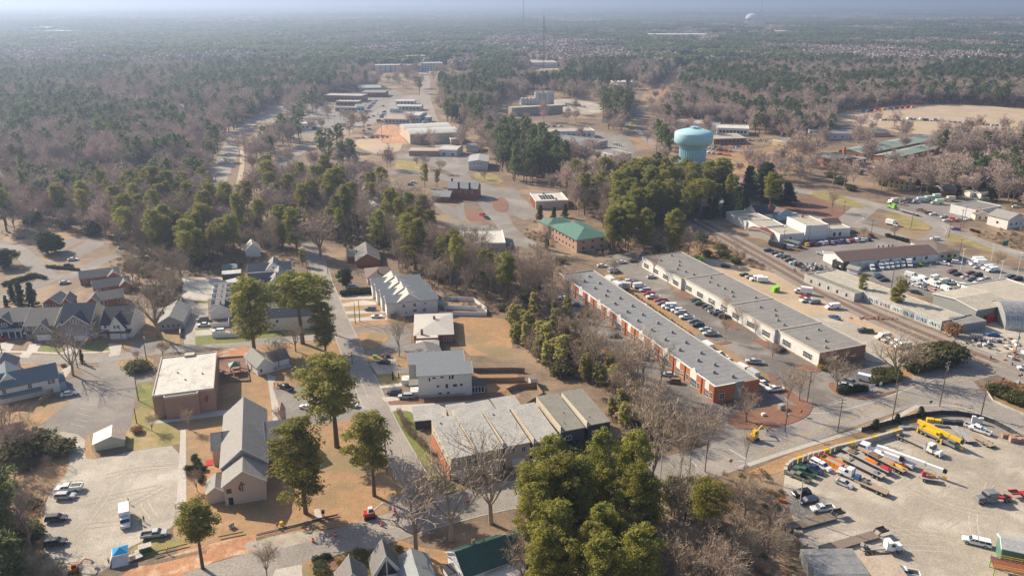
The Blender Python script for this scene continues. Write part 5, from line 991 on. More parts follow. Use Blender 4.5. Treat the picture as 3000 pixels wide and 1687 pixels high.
 hl=MB();hl.box(-.04,-.2,-.09, .05, .2, .09);tl=MB();tl.box(-.03,-.11,-.16, .04, .11, .16)
 wp=[(x,sy*(h2- .10),wr)for x in wx for sy in(-1,1)];hz_={'sedan': .66,'convertible': .66,'hatch': .66}.get(kind, .86)
 lp=[(f- .0,sy*(h2- .42),hz_)for sy in(-1,1)];tp=[(-f- .0,sy*(h2- .24),hz_+ .1)for sy in(-1,1)]
 if far:
  a=MB();a.v+=body.v;a.f+=body.f;a.m+=body.m
  for src_,sh in((gl,3),(ex,0)):
   k=len(a.v);a.v+=src_.v;a.f+=[tuple(k+i for i in q)for q in src_.f];a.m+=[sh or i for i in src_.m]
  for x,y,z in wp:a.tube((x,y- .12,z),(x,y+ .12,z),wr,n=8,m=1)
  r=('far',a)
 else:
  wb=MB();wheel(wb);ms=[M['bed'],M['tyre'],M['rim'],M['glass_car'],M['bed'],M['steel']]
  r=('near',body.mesh('body',[paint('white'),M['tyre'],M['rim'],M['bed']]),gl.mesh('glass',[M['glass_car']]),ex.mesh('bed',ms)if ex.v else None,wb.mesh('wheel',ms),wp,hl.mesh('headlight',[M['lamp_clear']])if kind!='trailer' else None,lp,tl.mesh('tail_light',[M['lamp_red']]),tp)
 VK[kind,far]=r;return r
KN=dict(sedan='sedan',suv='suv',hatch='hatchback',pickup='pickup_truck',campershell='pickup_truck',van='van',minivan='minivan',convertible='convertible_car',boxtruck='box_truck',bus='bus',utility='utility_truck',trailer='cargo_trailer')
KP=dict(sedan='sedan',suv='suv',hatch='hatchback',pickup='pickup',campershell='capped pickup',van='van',minivan='minivan',convertible='convertible',boxtruck='box truck',bus='bus',utility='racked work truck',trailer='box trailer')
def veh(kind,col,c,head,group=None,z=.03):
 """c = ground point, head = heading in radians (the front's direction)"""
 far=c.length>330;r=veh_meshes(kind,far)
 if r[0]=='far':
  if(kind,col,1)not in VK:VK[kind,col,1]=r[1].mesh(KN[kind],[paint(col),M['tyre'],M['rim'],M['glass_car'],M['bed'],M['steel']])
  o=auto(KN[kind],f'{col} {KP[kind]}',KP[kind].split()[-1]if kind!='boxtruck' else 'truck',(c.x,c.y,z),head,group,VK[kind,col,1]);return o
 o=auto(KN[kind],f'{col} {KP[kind]}',KP[kind].split()[-1]if kind!='boxtruck' else 'truck',(c.x,c.y,z),head,group)
 if(kind,col,0)not in VK:m=r[1].copy();m.materials[0]=paint(col);VK[kind,col,0]=m
 link('body',VK[kind,col,0],o);link('glass',r[2],o)
 if r[3]:link('bed' if kind=='pickup' else 'rack' if kind=='utility' else 'fitting',r[3],o)
 for p in r[5]:link('wheel',r[4],o,p)
 if r[6]:
  for p in r[7]:link('headlight',r[6],o,p)
 for p in r[9]:link('tail_light',r[8],o,p)
 return o
def V(K,pts,kind,col,group=None):
 """pts 'rear_u,rear_v front_u,front_v'"""
 a,b=P(K,pts);return veh(kind,col,(a+b)/2,math.atan2((b-a).y,(b-a).x),group)
def VL(K,group,s):
 for ln in s.strip().split('\n'):
  p=ln.split();V(K,p[0]+' '+p[1],p[2],' '.join(p[3:]).replace('_',' '),group)
def VR(K,first,last,n,kinds,cols,group,jit=.25):
 a0,b0=P(K,first);a1,b1=P(K,last)
 for i in range(n):
  t=i/max(1,n-1);a=a0.lerp(a1,t);b=b0.lerp(b1,t);c=(a+b)/2+Vector((rng.uniform(-jit,jit),rng.uniform(-jit,jit),0));veh(kinds[i%len(kinds)],cols[i%len(cols)],c,math.atan2((b-a).y,(b-a).x)+rng.uniform(-.03, .03),group)
VL(12,'vehicles on the gravel lot',"""865,575 530,600 utility white
570,670 755,660 suv silver
465,900 680,880 suv dark
440,1150 690,1115 suv dark
1262,820 1268,975 boxtruck white
1400,1070 1710,1030 pickup silver""")
VL(8,'cars by the small street',"""610,1095 785,1065 sedan white
2105,325 1975,340 suv grey
2105,380 1990,390 sedan white
2255,450 2145,455 suv white
-40,530 65,525 sedan red""")
VL(9,'cars along the residential street',"""1215,225 1090,225 suv grey
1270,300 1160,300 convertible white
1340,765 1230,755 sedan black
1465,1070 1320,1070 suv navy
1585,1105 1430,1110 suv silver
360,1045 255,995 pickup dark
565,1225 450,1205 sedan white
1010,1200 900,1180 sedan white""")
VL(5,'cars by the lane',"""930,1449 1020,1445 sedan pale_blue
1555,392 1620,392 sedan white
1530,415 1580,418 sedan teal
840,608 910,606 sedan teal
700,712 770,710 sedan white
750,798 825,798 sedan white
2260,715 2300,735 pickup red
2295,740 2350,762 sedan navy""")
VL(4,'cars in the suburb',"""690,1175 780,1165 sedan white
570,1415 735,1395 sedan silver
180,955 245,950 sedan blue
1215,1050 1260,1045 sedan white
665,1232 715,1228 hatch dark
30,345 75,340 sedan dark""")
VL(10,'cars beside the brick office row',"""690,185 578,180 sedan blue
810,275 690,265 sedan grey
1080,490 965,500 sedan dark
1345,670 1225,680 suv silver
1400,725 1270,720 sedan silver
1630,890 1510,880 sedan silver
1690,960 1555,950 suv brown
560,118 480,110 sedan white
1180,20 1030,5 boxtruck beige
1360,215 1275,175 suv white
1840,520 1720,465 pickup maroon
1935,585 1845,530 trailer grey
2020,645 1915,580 trailer white
2150,715 2045,665 pickup white
2230,785 2130,735 pickup white
2355,855 2230,790 van white
2475,930 2370,860 trailer silver
2590,1020 2470,955 pickup white
2500,765 2370,755 pickup silver""")
VL(10,'cars nosed to the planting strip',"""1400,35 1275,40 suv silver
1430,75 1320,78 suv red
1475,105 1360,108 pickup white
1570,140 1430,145 pickup red
1560,165 1460,170 sedan grey
1645,205 1510,205 van white
1665,220 1560,222 pickup pale_blue
1705,240 1610,242 suv white
1750,262 1640,265 suv silver
1835,310 1680,312 pickup white
1885,345 1780,350 sedan grey
1940,388 1800,390 suv dark
1995,430 1895,432 sedan silver
2060,475 1930,478 pickup silver""")
VL(10,'cars before the white office block',"""1800,145 1895,125 sedan dark
1835,172 1932,160 sedan green
1910,212 2018,198 suv dark
1955,225 2035,218 sedan grey
1970,255 2112,245 pickup silver
2035,275 2112,275 sedan dark
2080,305 2180,298 suv dark""")
VL(6,'cars in the upper office lot',"""965,1300 1085,1280 van silver
1130,1400 1218,1385 suv white
1195,1430 1250,1425 sedan red
1230,1449 1335,1440 van white
1370,1350 1440,1345 sedan silver
870,1235 940,1235 sedan white
1070,1200 1140,1195 sedan white
1190,1190 1255,1180 sedan dark
1010,1420 935,1370 boxtruck white
1080,1470 1000,1430 boxtruck white
2110,1235 2180,1240 hatch black""")
VL('C','cars on the sandy yard',"""400,990 320,985 sedan dark
535,1020 385,1025 suv tan
620,1060 500,1065 van white
720,1095 600,1090 trailer white""")
VL(11,'vehicles on the sandy yard',"""40,650 195,630 suv black
190,1025 -60,1045 pickup white
905,920 1075,960 van white
770,945 890,985 suv grey
715,985 830,1000 sedan silver
715,205 580,215 van white
720,325 610,290 sedan blue
1040,450 915,445 pickup dark
435,130 330,145 pickup white
535,155 400,160 suv grey
425,70 275,50 boxtruck white
400,98 330,105 sedan red
1215,505 1090,520 van beige
1270,535 1160,548 pickup beige
1380,570 1230,580 van silver
1415,600 1285,610 van beige
890,615 800,605 suv white
2300,485 2210,480 sedan blue""")
VR('C','1450,500 1400,430','2510,400 2440,345',21,['sedan','suv','pickup','sedan','hatch'],['yellow','dark','maroon','green','purple','white','silver','navy','pink','blue','grey','purple','green','white','red','red','white','pale blue','white','silver','black'],'bright row of parked cars')
VL('C','vehicles beside the low white building',"""860,590 720,565 pickup navy
990,620 850,615 pickup dark
1000,650 905,655 sedan silver
1130,690 990,690 suv dark
1205,730 1060,735 pickup brown
1345,790 1120,785 pickup pale_blue
1000,520 830,470 bus black
1250,500 1080,450 bus grey
1160,535 1040,515 van silver
1310,500 1240,490 sedan grey
1635,610 1740,635 pickup white
2500,300 2560,340 suv maroon
2170,245 2270,250 suv teal""")
VL('E','white vans by the long warehouse',"""30,460 110,545 van white
175,435 260,525 van white
265,430 345,515 van white
345,420 425,505 van white
435,408 510,490 van white
525,400 605,482 van white
625,385 715,480 boxtruck white""")
VL('E','vehicles on the dealer lot',"""1145,400 1345,440 pickup white
1380,395 1560,415 suv white
1350,380 1440,400 sedan dark
1950,400 1590,400 boxtruck white
1930,440 1690,440 boxtruck white
1870,480 1780,480 sedan silver
2070,490 1865,510 van white
2160,525 1935,545 van white
1490,545 1285,570 suv maroon
1560,590 1385,600 sedan dark
1770,575 1640,575 sedan maroon
1900,605 1705,615 suv black
1680,630 1540,645 sedan silver
1800,670 1590,685 suv grey
2055,675 1840,685 pickup beige
1860,710 1760,730 sedan silver
2000,730 1820,755 sedan navy
2095,785 1905,805 sedan teal
2400,790 2180,785 pickup grey
2200,850 2060,855 sedan silver
2475,845 2290,855 suv white
2430,640 2270,650 suv navy
2550,670 2365,675 suv black
220,600 90,620 sedan teal
285,635 120,650 sedan navy
345,680 205,695 sedan dark
645,610 805,650 van white
740,700 915,750 van white
840,655 1015,740 van white
1015,690 1230,640 van white
1020,750 1170,800 van white
1320,720 1150,740 van beige
1290,735 1450,740 pickup white
1215,820 1410,900 van white
1500,780 1660,780 suv white
1550,850 1775,855 pickup white
1460,860 1555,915 suv dark
720,725 790,745 sedan silver
775,770 860,795 sedan white
745,880 850,905 sedan dark
555,700 630,735 sedan white
1195,930 1340,1000 pickup grey
1040,850 1150,890 sedan pink
890,790 990,850 sedan grey""")
VL(7,'vehicles at the interchange',"""1725,970 1635,965 suv white
1925,872 1850,862 suv purple
1205,810 1290,830 boxtruck white
1320,610 1400,622 sedan pink
1590,690 1490,665 pickup brown
1640,705 1590,700 sedan maroon
1700,715 1630,715 sedan white
1890,780 1825,760 pickup red
1835,780 1765,778 sedan white
1800,740 1740,742 sedan mint
1960,775 1890,765 sedan silver
2040,765 1975,768 sedan white
1310,590 1200,600 boxtruck beige
1420,590 1345,590 boxtruck grey
1560,585 1465,585 boxtruck pale_blue
1620,570 1560,575 boxtruck mint
1720,550 1625,555 boxtruck mint
1760,605 1640,605 boxtruck mint
1860,575 1770,575 boxtruck beige
2200,590 2110,590 boxtruck olive
905,272 990,272 sedan white
1000,255 1070,258 sedan maroon
1060,245 1120,240 sedan white
1300,1050 1210,1050 sedan grey
215,745 305,750 boxtruck silver
2470,640 2520,642 sedan white""")
VL('S','cars on the highway',"""430,990 525,1000 pickup silver
655,845 710,855 suv brown
765,765 820,770 sedan grey
835,765 885,770 sedan grey
1145,685 1185,690 sedan dark
1230,655 1270,662 sedan maroon
1290,605 1350,625 pickup white
1420,462 1455,470 sedan maroon
1110,835 1205,825 suv pale_blue
1150,905 1215,905 suv grey
1060,930 1080,935 sedan dark
1345,765 1410,765 boxtruck brown
1500,580 1400,570 suv dark""")
VR('S','1465,600 1420,600','1420,680 1375,680',6,['sedan','suv'],['dark','white','navy','grey','silver','navy'],'cars at the trade hall')
VR('S','610,565 650,575','1090,575 1125,585',11,['sedan','suv','sedan'],['maroon','white','silver','dark','white','grey','brown','white','silver','white','dark'],'cars before the purple-brick shops')
VR('S','1110,510 1200,515','1270,360 1340,370',9,['suv','sedan','pickup'],['navy','grey','dark','silver','silver','dark','white','grey','silver'],'cars beside the plaza')
VR('S','90,880 200,900','90,800 190,820',3,['suv','sedan'],['black','dark','silver'],'cars at the junction shop')
VR('S','230,440 310,450','300,430 380,440',3,['sedan'],['navy','pale blue','dark'],'cars on the plaza forecourt')
VR(3,'1130,1215 1170,1212','1300,1218 1335,1215',6,['sedan','suv'],['silver','dark','grey','silver','dark','grey'],'trucks lined up on the pale lot')
VR(3,'1400,1210 1450,1207','1740,1225 1790,1222',9,['boxtruck','van','sedan'],['white','silver','white','white','dark','white','silver','white','white'],'trucks lined up on the pale lot')
VR(3,'1810,1235 1850,1232','2330,1275 2370,1272',12,['sedan','suv','pickup'],['silver','dark','grey','white','dark','silver','white','dark','grey','silver','dark','white'],'trucks lined up on the pale lot')
VR(3,'940,1128 1010,1126','1200,1108 1260,1105',5,['boxtruck','trailer'],['blue','maroon','red','orange','blue'],'containers at the lot edge');VR(3,'1270,1100 1320,1098','1430,1088 1480,1086',4,['trailer'],['red','maroon','red','orange'],'containers at the lot edge')
VR(2,'340,1280 380,1276','470,1275 510,1272',3,['sedan'],['silver','dark','white'],'cars behind the mast pines');VR(6,'1010,5 1080,12','1060,20 1130,28',3,['sedan','suv'],['white','silver','white'],'cars at the grey-roofed office')
VR(2,'530,1060 600,1062','680,1080 760,1085',4,['boxtruck','van'],['white','silver','red','white'],'mixer trucks at the silos');VR(0,'940,1170 990,1168','1240,1190 1290,1188',8,['suv','sedan','van'],['white','silver','white','dark'],'cars in the pine-hidden lot')
VL(15,'vehicles in the crane yard',"""430,305 630,410 campershell white
350,335 545,435 pickup navy
470,460 270,380 pickup green
420,515 215,430 pickup olive
680,500 845,570 sedan silver
435,620 230,655 suv black
485,700 315,730 suv navy
645,780 445,800 pickup white
2190,1150 1995,1105 campershell white
1460,1449 1290,1425 pickup white
2180,20 2080,-15 pickup white""")
VL(11,'vehicles in the crane yard',"""2010,1400 2150,1449 pickup white""")
VL(11,'vehicles on the crossing road',"""2640,830 2530,820 suv white""")
# ---- heavy vehicles
def axle_wheels(o,xs,hw,r=.5,n=14):
 k=('hw',r)
 if k not in VK:q=MB();q.tube((0,-.16,0),(0, .16,0),r,n=n,m=0);q.tube((0,-.17,0),(0, .17,0),r* .55,n=10,m=1);VK[k]=q.mesh('wheel',[M['tyre'],M['rim']])
 for x in xs:
  for s in(-1,1):link('wheel',VK[k],o,(x,s*hw,r))
def hv(name,label,cat,K,pts,group=None,autolab=False):
 a,b=P(K,pts);h=math.atan2((b-a).y,(b-a).x);c=(a+b)/2
 return(thing(name,label,cat,(c.x,c.y, .06),h,group)if not autolab else auto(name,label,cat,(c.x,c.y, .06),h,group)),(b-a).length
def kid(o,name,q,mats):return link(name,q.mesh(name,[M[m]if isinstance(m,str)else m for m in mats]),o)
def crane(label,K,pts,col,deck,L=13.5,boom=(9.0,1.1),words=None,up=1.9,px=-2.4):
 o,_=hv('mobile_crane',label,'crane',K,pts);f=L/2;c=paint(col);q=MB()
 q.box(-f,-1.3, .85,f-1.2,1.3,1.45);q.box(-f- .3,-1.35, .7,-f+ .3,1.35,1.1);kid(o,'chassis',q,[paint(deck)])
 q=MB();q.frus((f-2.2,-1.3,f+ .4,1.3), .8,(f-2.1,-1.25,f+ .1,1.25),2.5);cb=kid(o,'cab',q,[paint('white' if deck!='grey' else 'grey')]);q=MB();q.frus((f-1.6,-1.33,f+ .42,1.33),1.7,(f-1.6,-1.3,f+ .2,1.3),2.3);kid(cb,'cab_window',q,['glass_car'])
 q=MB();q.box(-3.6,-1.2,1.46, .4,1.2,2.5);kid(o,'turret',q,[c]);q=MB();q.box(-4.6,-1.25,1.5,-3.62,1.25,2.9);kid(o,'counterweight',q,[paint('black' if col=='white' else col)])
 q=MB();q.frus((.42,-1.3,1.9,-.35),1.46,(.42,-1.28,1.6,-.4),3.0);oc=kid(o,'operator_cab',q,[c]);q=MB();q.box(.8,-1.34,2.1,1.5,-1.29,2.8);kid(oc,'cab_window',q,['glass_car'])
 b=link('boom',None,o,(px, .15,up+ .9),rot=(0,R(0),math.pi if boom[0]<0 else 0));n=abs(boom[0]);q=MB()
 q.box(-.6,-.48,-.5,n* .8, .48, .55);kid(b,'boom_section',q,[c]);q=MB();q.box(n* .8+ .01,-.4,-.42,n*1.1, .4, .46);kid(b,'boom_section',q,[c]);q=MB();q.box(n*1.1+ .01,-.3,-.5,n*1.16, .3, .55);kid(b,'boom_head',q,['black']);q=MB();q.tube((n*1.14,0,-.5),(n*1.14,0,-1.6), .06,n=5);q.box(n*1.1,-.2,-2.1,n*1.18, .2,-1.6);kid(b,'hook_block',q,[paint('yellow')])
 q=MB();q.tube((.8,0,-1.3),(n* .5,0,-.45), .16,n=8);kid(b,'lift_cylinder',q,['steel'])
 if words:text(b,words,1.0,'black',(n* .52, .49 if boom[0]<0 else-.49,-.3),(R(90),0,R(180)if boom[0]<0 else 0))
 for x in(-4.8,2.6):
  for s in(-1,1):q=MB();q.box(x- .2,s*1.3- .15, .5,x+ .2,s*1.3+ .15,1.6);q.box(x- .3,s*1.3- .3, .3,x+ .3,s*1.3+ .3, .42);kid(o,'outrigger',q,[paint('red' if col=='white' else col)])
 axle_wheels(o,(-f+1.2,-f+2.6,-f+4,f-5,f-3.6),1.15, .55);return o
crane('white mobile crane lowered over its carrier with black lettering on the boom',15,'1420,360 960,190','white','white',14,(-15,1),'PEAK CRANE',px=2.2)
crane('yellow mobile crane parked on a grey carrier by the yard wall',11,'1500,1430 1870,1612','yellow','grey',12.5,(11.5,1),px=-5.4)
def semi(label,K,pts,col,L=8.5,sleeper=False,red=False,gear=True):
 o,_=hv('semi_tractor',label,'truck',K,pts);f=L/2;c=paint(col);q=MB();q.frus((f-2.0,-.85,f, .85), .75,(f-1.9,-.75,f- .15, .75),1.75);q.box(f- .05,-1.15, .5,f+ .15,1.15, .85);kid(o,'hood',q,[c])
 q=MB();q.frus((f-3.9-(1.2 if sleeper else 0),-1.15,f-2.01,1.15), .7,(f-3.9-(1.2 if sleeper else 0),-1.05,f-2.4,1.05),3.0 if sleeper else 2.8);cb=kid(o,'cab',q,[c])
 q=MB();q.frus((f-3.0,-1.13,f-1.98,1.13),1.75,(f-3.0,-1.1,f-2.25,1.1),2.5);kid(cb,'cab_window',q,['glass_car'])
 q=MB();q.box(-f,-.5, .75,f-2, .5,1.0);kid(o,'frame',q,['deck_grey' if not red else 'red'])
 for s in(-1,1):
  q=MB();q.tube((f-3.6-(1.4 if sleeper else .4),s*1.1,1),(f-3.6-(1.4 if sleeper else .4),s*1.1,3.4), .09,n=6);kid(o,'exhaust_stack',q,['steel']);q=MB();q.tube((f-4.6,s* .95, .7),(f-3.2,s* .95, .7), .32,n=10);kid(o,'fuel_tank',q,['steel']);q=MB();q.frus((f-1.6,s*1.12- .16,f- .4,s*1.12+ .16), .95,(f-1.3,s*1.1- .14,f- .7,s*1.1+ .14),1.2);kid(o,'fender',q,[c])
 q=MB();q.box(-f+ .6,-.45,1.01,-f+1.8, .45,1.2);kid(o,'fifth_wheel',q,['black']);axle_wheels(o,(f-1.0,-f+ .8,-f+2.0),1.02, .5);return o
semi('white conventional tractor with a rear lifting frame beside the trailers',15,'1350,80 1680,230','white',13)
semi('grey sleeper tractor with a yellow bumper pulling a loaded red lowboy',15,'2430,680 2090,710','grey',9.5,True,True)
semi('white day-cab tractor parked beside the black lowboy trailer',15,'1000,1210 1265,1190','white',9.5)
semi('white rusty-decked tractor with a blue tank behind its cab',15,'950,510 775,440','white',8.6)
def flatbed(label,K,pts,L,mdeck='deck_wood',cargo=(),z=1.35,group='flatbed trailers in the crane yard',ax=2):
 o,_=hv('flatbed_trailer',label,'trailer',K,pts,group);f=L/2;q=MB();q.box(-f,-1.22,z- .12,f,1.22,z);kid(o,'deck',q,[mdeck]);q=MB();q.box(-f+ .3,-.5,z- .55,f- .3,-.35,z- .13);q.box(-f+ .3, .35,z- .55,f- .3, .5,z- .13);q.box(-f,-.34,z- .45,-f+ .3, .34,z- .13);q.box(f- .3,-.34,z- .45,f, .34,z- .13);kid(o,'frame',q,['black'])
 axle_wheels(o,[-f+1.2+1.25*i for i in range(ax)],1.0, .46)
 for s in(-1,1):q=MB();q.box(f-3.2,s* .8- .06,0,f-3.0,s* .8+ .06,z- .15);kid(o,'landing_leg',q,['steel'])
 for nm,m,b in cargo:
  h=o.rotation_euler[2];c=Vector((math.cos(h)*b[0]-math.sin(h)*b[1],math.sin(h)*b[0]+math.cos(h)*b[1],0))+o.location;q=MB();q.box(-b[2]/2,-b[3]/2,0,b[2]/2,b[3]/2,b[4]);q.frus((-b[2]* .4,-b[3]* .4,b[2]* .4,b[3]* .4),b[4],(-b[2]* .3,-b[3]* .3,b[2]* .3,b[3]* .3),b[4]+ .15)
  auto(nm,f'{m.replace("_", " ")} {nm.replace("_", " ")}',nm.split('_')[-1],(c.x,c.y,z+ .07),h,'loads on the trailers',q.mesh(nm,[paint(m)if m in PC else M[m]]))
 return o
flatbed('flatbed trailer with pale deck nearest the orange skip'.replace('nearest','beside'),15,'1180,500 680,255',13.5,'deck_grey',(('load_frame','tan',(4,0,2.6,1.8, .3)),('coil','grey',(-4.6,0,1.2,1.2, .25))))
flatbed('flatbed trailer carrying orange beams and dark rollers',15,'1230,440 760,200',14,'deck_grey',(('steel_beam','orange',(-1.5, .3,3.4, .7, .6)),('roller','dark',(-2,-.6,2.8, .5, .5)),('grating','red',(-5.5,0,2.6,1.4, .3)),('timber_mat','brown',(4.4,0,2.4,1.8, .25))))
flatbed('flatbed trailer with yellow spreader beam behind the white crane',15,'1390,440 910,190',14,'deck_wood',(('spreader_beam','yellow',(-5,0,2.4, .5, .4)),('timber_mat','brown',(2.2,0,3,1.9, .2)),('crate','orange',(-3.2, .4,1, .8, .4))))
flatbed('long bare flatbed coupled behind the rusty-decked white tractor',15,'1180,640 900,520',8.5,'deck_wood',(('gear_crate','grey',(2,0,1.8,1, .6)),('blue_tank','blue',(3.8,0,1.3,1.3,1.3))),1.2)
flatbed('tilted pale ramp trailer beside the yellow crane',15,'2020,110 1880,-10',9,'deck_grey',(),1.1,None)
flatbed('small blue car-hauling trailer in front of the white pickup',15,'2250,160 2080,60',6.4,'deck_wood',(), .8,None)
flatbed('grey outrigger dolly carrying red blocks under the crane boom tip',15,'1540,480 1680,500',4.6,'deck_grey',(('jib_block','red',(-1.2, .2,1, .9,1.1)),('jib_block','orange',(.7,0,2.0, .5, .5))),1.1,None,1)
flatbed('small red low trailer on the far side of the crane',15,'1440,370 1330,340',2.6,'red',(), .9,None,1)
def lowboy(label,K,pts,L=14.5,m='black',load=False):
 o,_=hv('lowboy_trailer',label,'trailer',K,pts,'lowboy trailers in the crane yard');f=L/2;q=MB();q.box(-f+3.6,-1.3, .45,f-3.0,1.3, .7);kid(o,'deck',q,['wood_old' if m=='black' else 'red'])
 for s in(-1,1):
  q=MB();q.hexa([(f-3.0,s* .8- .15, .4),(f-2.4,s* .8- .15,1.2),(f-2.4,s* .8+ .15,1.2),(f-3.0,s* .8+ .15, .4),(f-3.0,s* .8- .15, .9),(f-2.4,s* .8- .15,1.6),(f-2.4,s* .8+ .15,1.6),(f-3.0,s* .8+ .15, .9)]);q.box(f-2.39,s* .8- .15,1.2,f,s* .8+ .15,1.6)
  kid(o,'gooseneck_beam',q,[m if m!='black' else 'black'])
 for i in range(6):q=MB();q.box(f-2.2+i* .38,-.64,1.25,f-2.05+i* .38, .64,1.5);kid(o,'crossmember',q,['black'])
 q=MB();q.box(-f,-1.15, .75,-f+3.58,1.15,1.0);kid(o,'rear_frame',q,['bed']);axle_wheels(o,(-f+ .7,-f+1.8,-f+2.9),1.0, .44)
 if load:h=o.rotation_euler[2];q=MB();q.lathe([(1.2,0),(1.7, .3),(1.7,2.0),(1.1,2.5),(.2,2.6)],16);thing('tractor_tyre','huge dark tyre load chained on the red lowboy','tyre',(o.location.x+math.cos(h)*-1,o.location.y+math.sin(h)*-1, .78),h,None,q.mesh('tractor_tyre',[M['bed']]))
lowboy('black lowboy trailer with raised gooseneck beside the white pickup',15,'180,990 740,840',17)
lowboy('black lowboy trailer with raised gooseneck beside the day-cab tractor',15,'530,1210 1180,1020',19)
lowboy('red lowboy trailer coupled to the grey sleeper tractor',15,'2900,620 2420,655',13,'red',True)
semi('bright green sleeper tractor on the interchange road',7,'1310,665 1215,640','lime',7.5,True);flatbed('empty flatbed hauled by the bright green tractor',7,'1530,735 1300,670',14,'deck_grey',(),1.3,None)
# skip, excavators, lifts
def skip(label,K,pts,col,L,W_=2.4,h=1.5):
 o,_=hv('skip_container',label,'container',K,pts);f=L/2;q=MB();t= .1
 for b in((-f,-W_/2,0,f,-W_/2+t,h),(-f,W_/2-t,0,f,W_/2,h),(-f,-W_/2+t,0,-f+t,W_/2-t,h),(f-t,-W_/2+t,0,f,W_/2-t,h),(-f+t,-W_/2+t, .05,f-t,W_/2-t, .15)):q.box(*b)
 kid(o,'shell',q,[paint(col)])
 for i in range(5):
  for s in(-1,1):q=MB();x=-f+ .5+i*(L-1)/4;q.box(x- .06,s*W_/2- .05, .1,x+ .06,s*W_/2+ .05,h+ .04);kid(o,'rib',q,[paint(col)])
 q=MB();q.box(-f+ .12,-W_/2+ .12, .16,f- .12,W_/2- .12,h* .65);kid(o,'contents',q,['deck_grey']);return o
skip('orange open skip filled with scrap beside the white capped pickup',15,'720,370 560,290','orange',6.0)
for K,u,v,s,lb in((6,1842,1168,1.4,'lime-green dumpster, one of a pair behind the white office block, the taller'),(6,1898,1190,1.4,'lime-green dumpster with its dark doorway beside its twin'),(11,72,38,1.5,'lime-green dumpster alone on the sandy yard')):
 p=G(K,u,v);o=thing('dumpster',lb.replace(', one of',' of').replace(', the taller',''),'dumpster',p,R(20));q=MB();q.hexa([(-s,-1, .1),(s,-1, .1),(s,1, .1),(-s,1, .1),(-s* .9,-1,2.0),(s,-1,2.5),(s,1,2.5),(-s* .9,1,2.0)]);kid(o,'shell',q,[paint('lime')]);q=MB();q.box(-.5,-1.06, .9, .3,-1.01,1.6);kid(o,'hatch',q,['black'])
q=MB();q.box(-3.0,-1.2, .1,3.0,1.2,2.7);o=thing('shipping_container','rust-red open-topped container beside the tan warehouse','container',G(11,2230,335),R(22));kid(o,'shell',q,[paint('red')]);q=MB();q.box(-2.8,-1.0,2.71,2.8,1.0,2.74);kid(o,'opening',q,['brick'])
o=thing('dump_body','yellow and white tipped truck body in the scrap yard','truck body',G(11,2035,345),R(30));q=MB();q.box(-2.2,-1.2, .2,0,1.2,1.9);kid(o,'shell',q,[paint('yellow')]);q=MB();q.box(.02,-1.1, .3,2.2,1.3,2.3);kid(o,'lid',q,[paint('white')])
o=thing('corrugated_pipe','bundle of banded corrugated tanks in the scrap yard','tank',G(11,2090,520),R(-15))
for i in range(5):q=MB();q.tube((-2.1+i* .85,0,1.15),(-1.5+i* .85,0,1.15),1.15,n=16);kid(o,'ring',q,['steel'])
def digger(label,K,pts,col,cabc,s=1.0,track=True):
 o,_=hv('excavator',label,'excavator',K,pts)
 for sg in(-1,1):q=MB();q.box(-1.2*s,sg* .75*s- .22,0,1.2*s,sg* .75*s+ .22, .55*s);kid(o,'track',q,['tyre'])
 q=MB();q.box(-1.1*s,-.8*s, .62*s, .9*s, .8*s,1.4*s);kid(o,'body',q,[paint(col)]);q=MB();q.frus((-.3*s,-.75*s, .85*s, .2*s),1.41*s,(-.2*s,-.7*s, .7*s, .15*s),2.6*s);kid(o,'cab',q,[paint(cabc)]);q=MB();q.frus((-.2*s,-.78*s, .88*s, .22*s),1.7*s,(-.15*s,-.75*s, .8*s, .2*s),2.3*s);kid(o,'cab_window',q,['glass_car'])
 for a,b_,nm in(((.9, .4,1.1),(2.9, .4,2.7),'boom'),((2.9, .4,2.7),(4.4, .4,1.6),'arm')):q=MB();q.tube([x*s for x in a],[x*s for x in b_], .17*s, .13*s,n=6);kid(o,nm,q,[paint(cabc)])
 q=MB();q.frus((4.0*s,0,4.7*s, .8*s), .8*s,(4.2*s,0,4.8*s, .8*s),1.55*s);kid(o,'bucket',q,['steel']);return o
digger('white and red mini excavator beside the trench on the road',13,'1085,870 1200,850','red','white',1.15)
digger('yellow excavator working on the wide road behind the tall bare tree',14,'2360,100 2480,60','yellow','yellow',1.25)
digger('orange digger half hidden in the shrubs at the bottom edge',12,'690,1430 790,1400','orange','orange', .9)
digger('green compact loader parked on the dealer lot','E','840,440 940,450','lime','green', .9)
for i in range(14):
 p=G('T',770+(i%7)*55+rng.uniform(-8,8),440+(i//7)*60+(i%7)*8);c_=['orange','orange','yellow','white','orange','red','silver'][(i*3)%7]
 o=auto('aerial_lift',f'{c_} boom lift','lift',p,rng.uniform(0,6),'boom lifts in the repair yard');q=MB();q.box(-1.6,-1, .4,1.6,1,1.3);kid(o,'base',q,[paint(c_)]);q=MB();q.tube((-1,0,1.3),(3.6,0,rng.uniform(3,8)), .22,n=5);kid(o,'boom',q,[paint(c_)]);axle_wheels(o,(-1,1),1.0, .42)
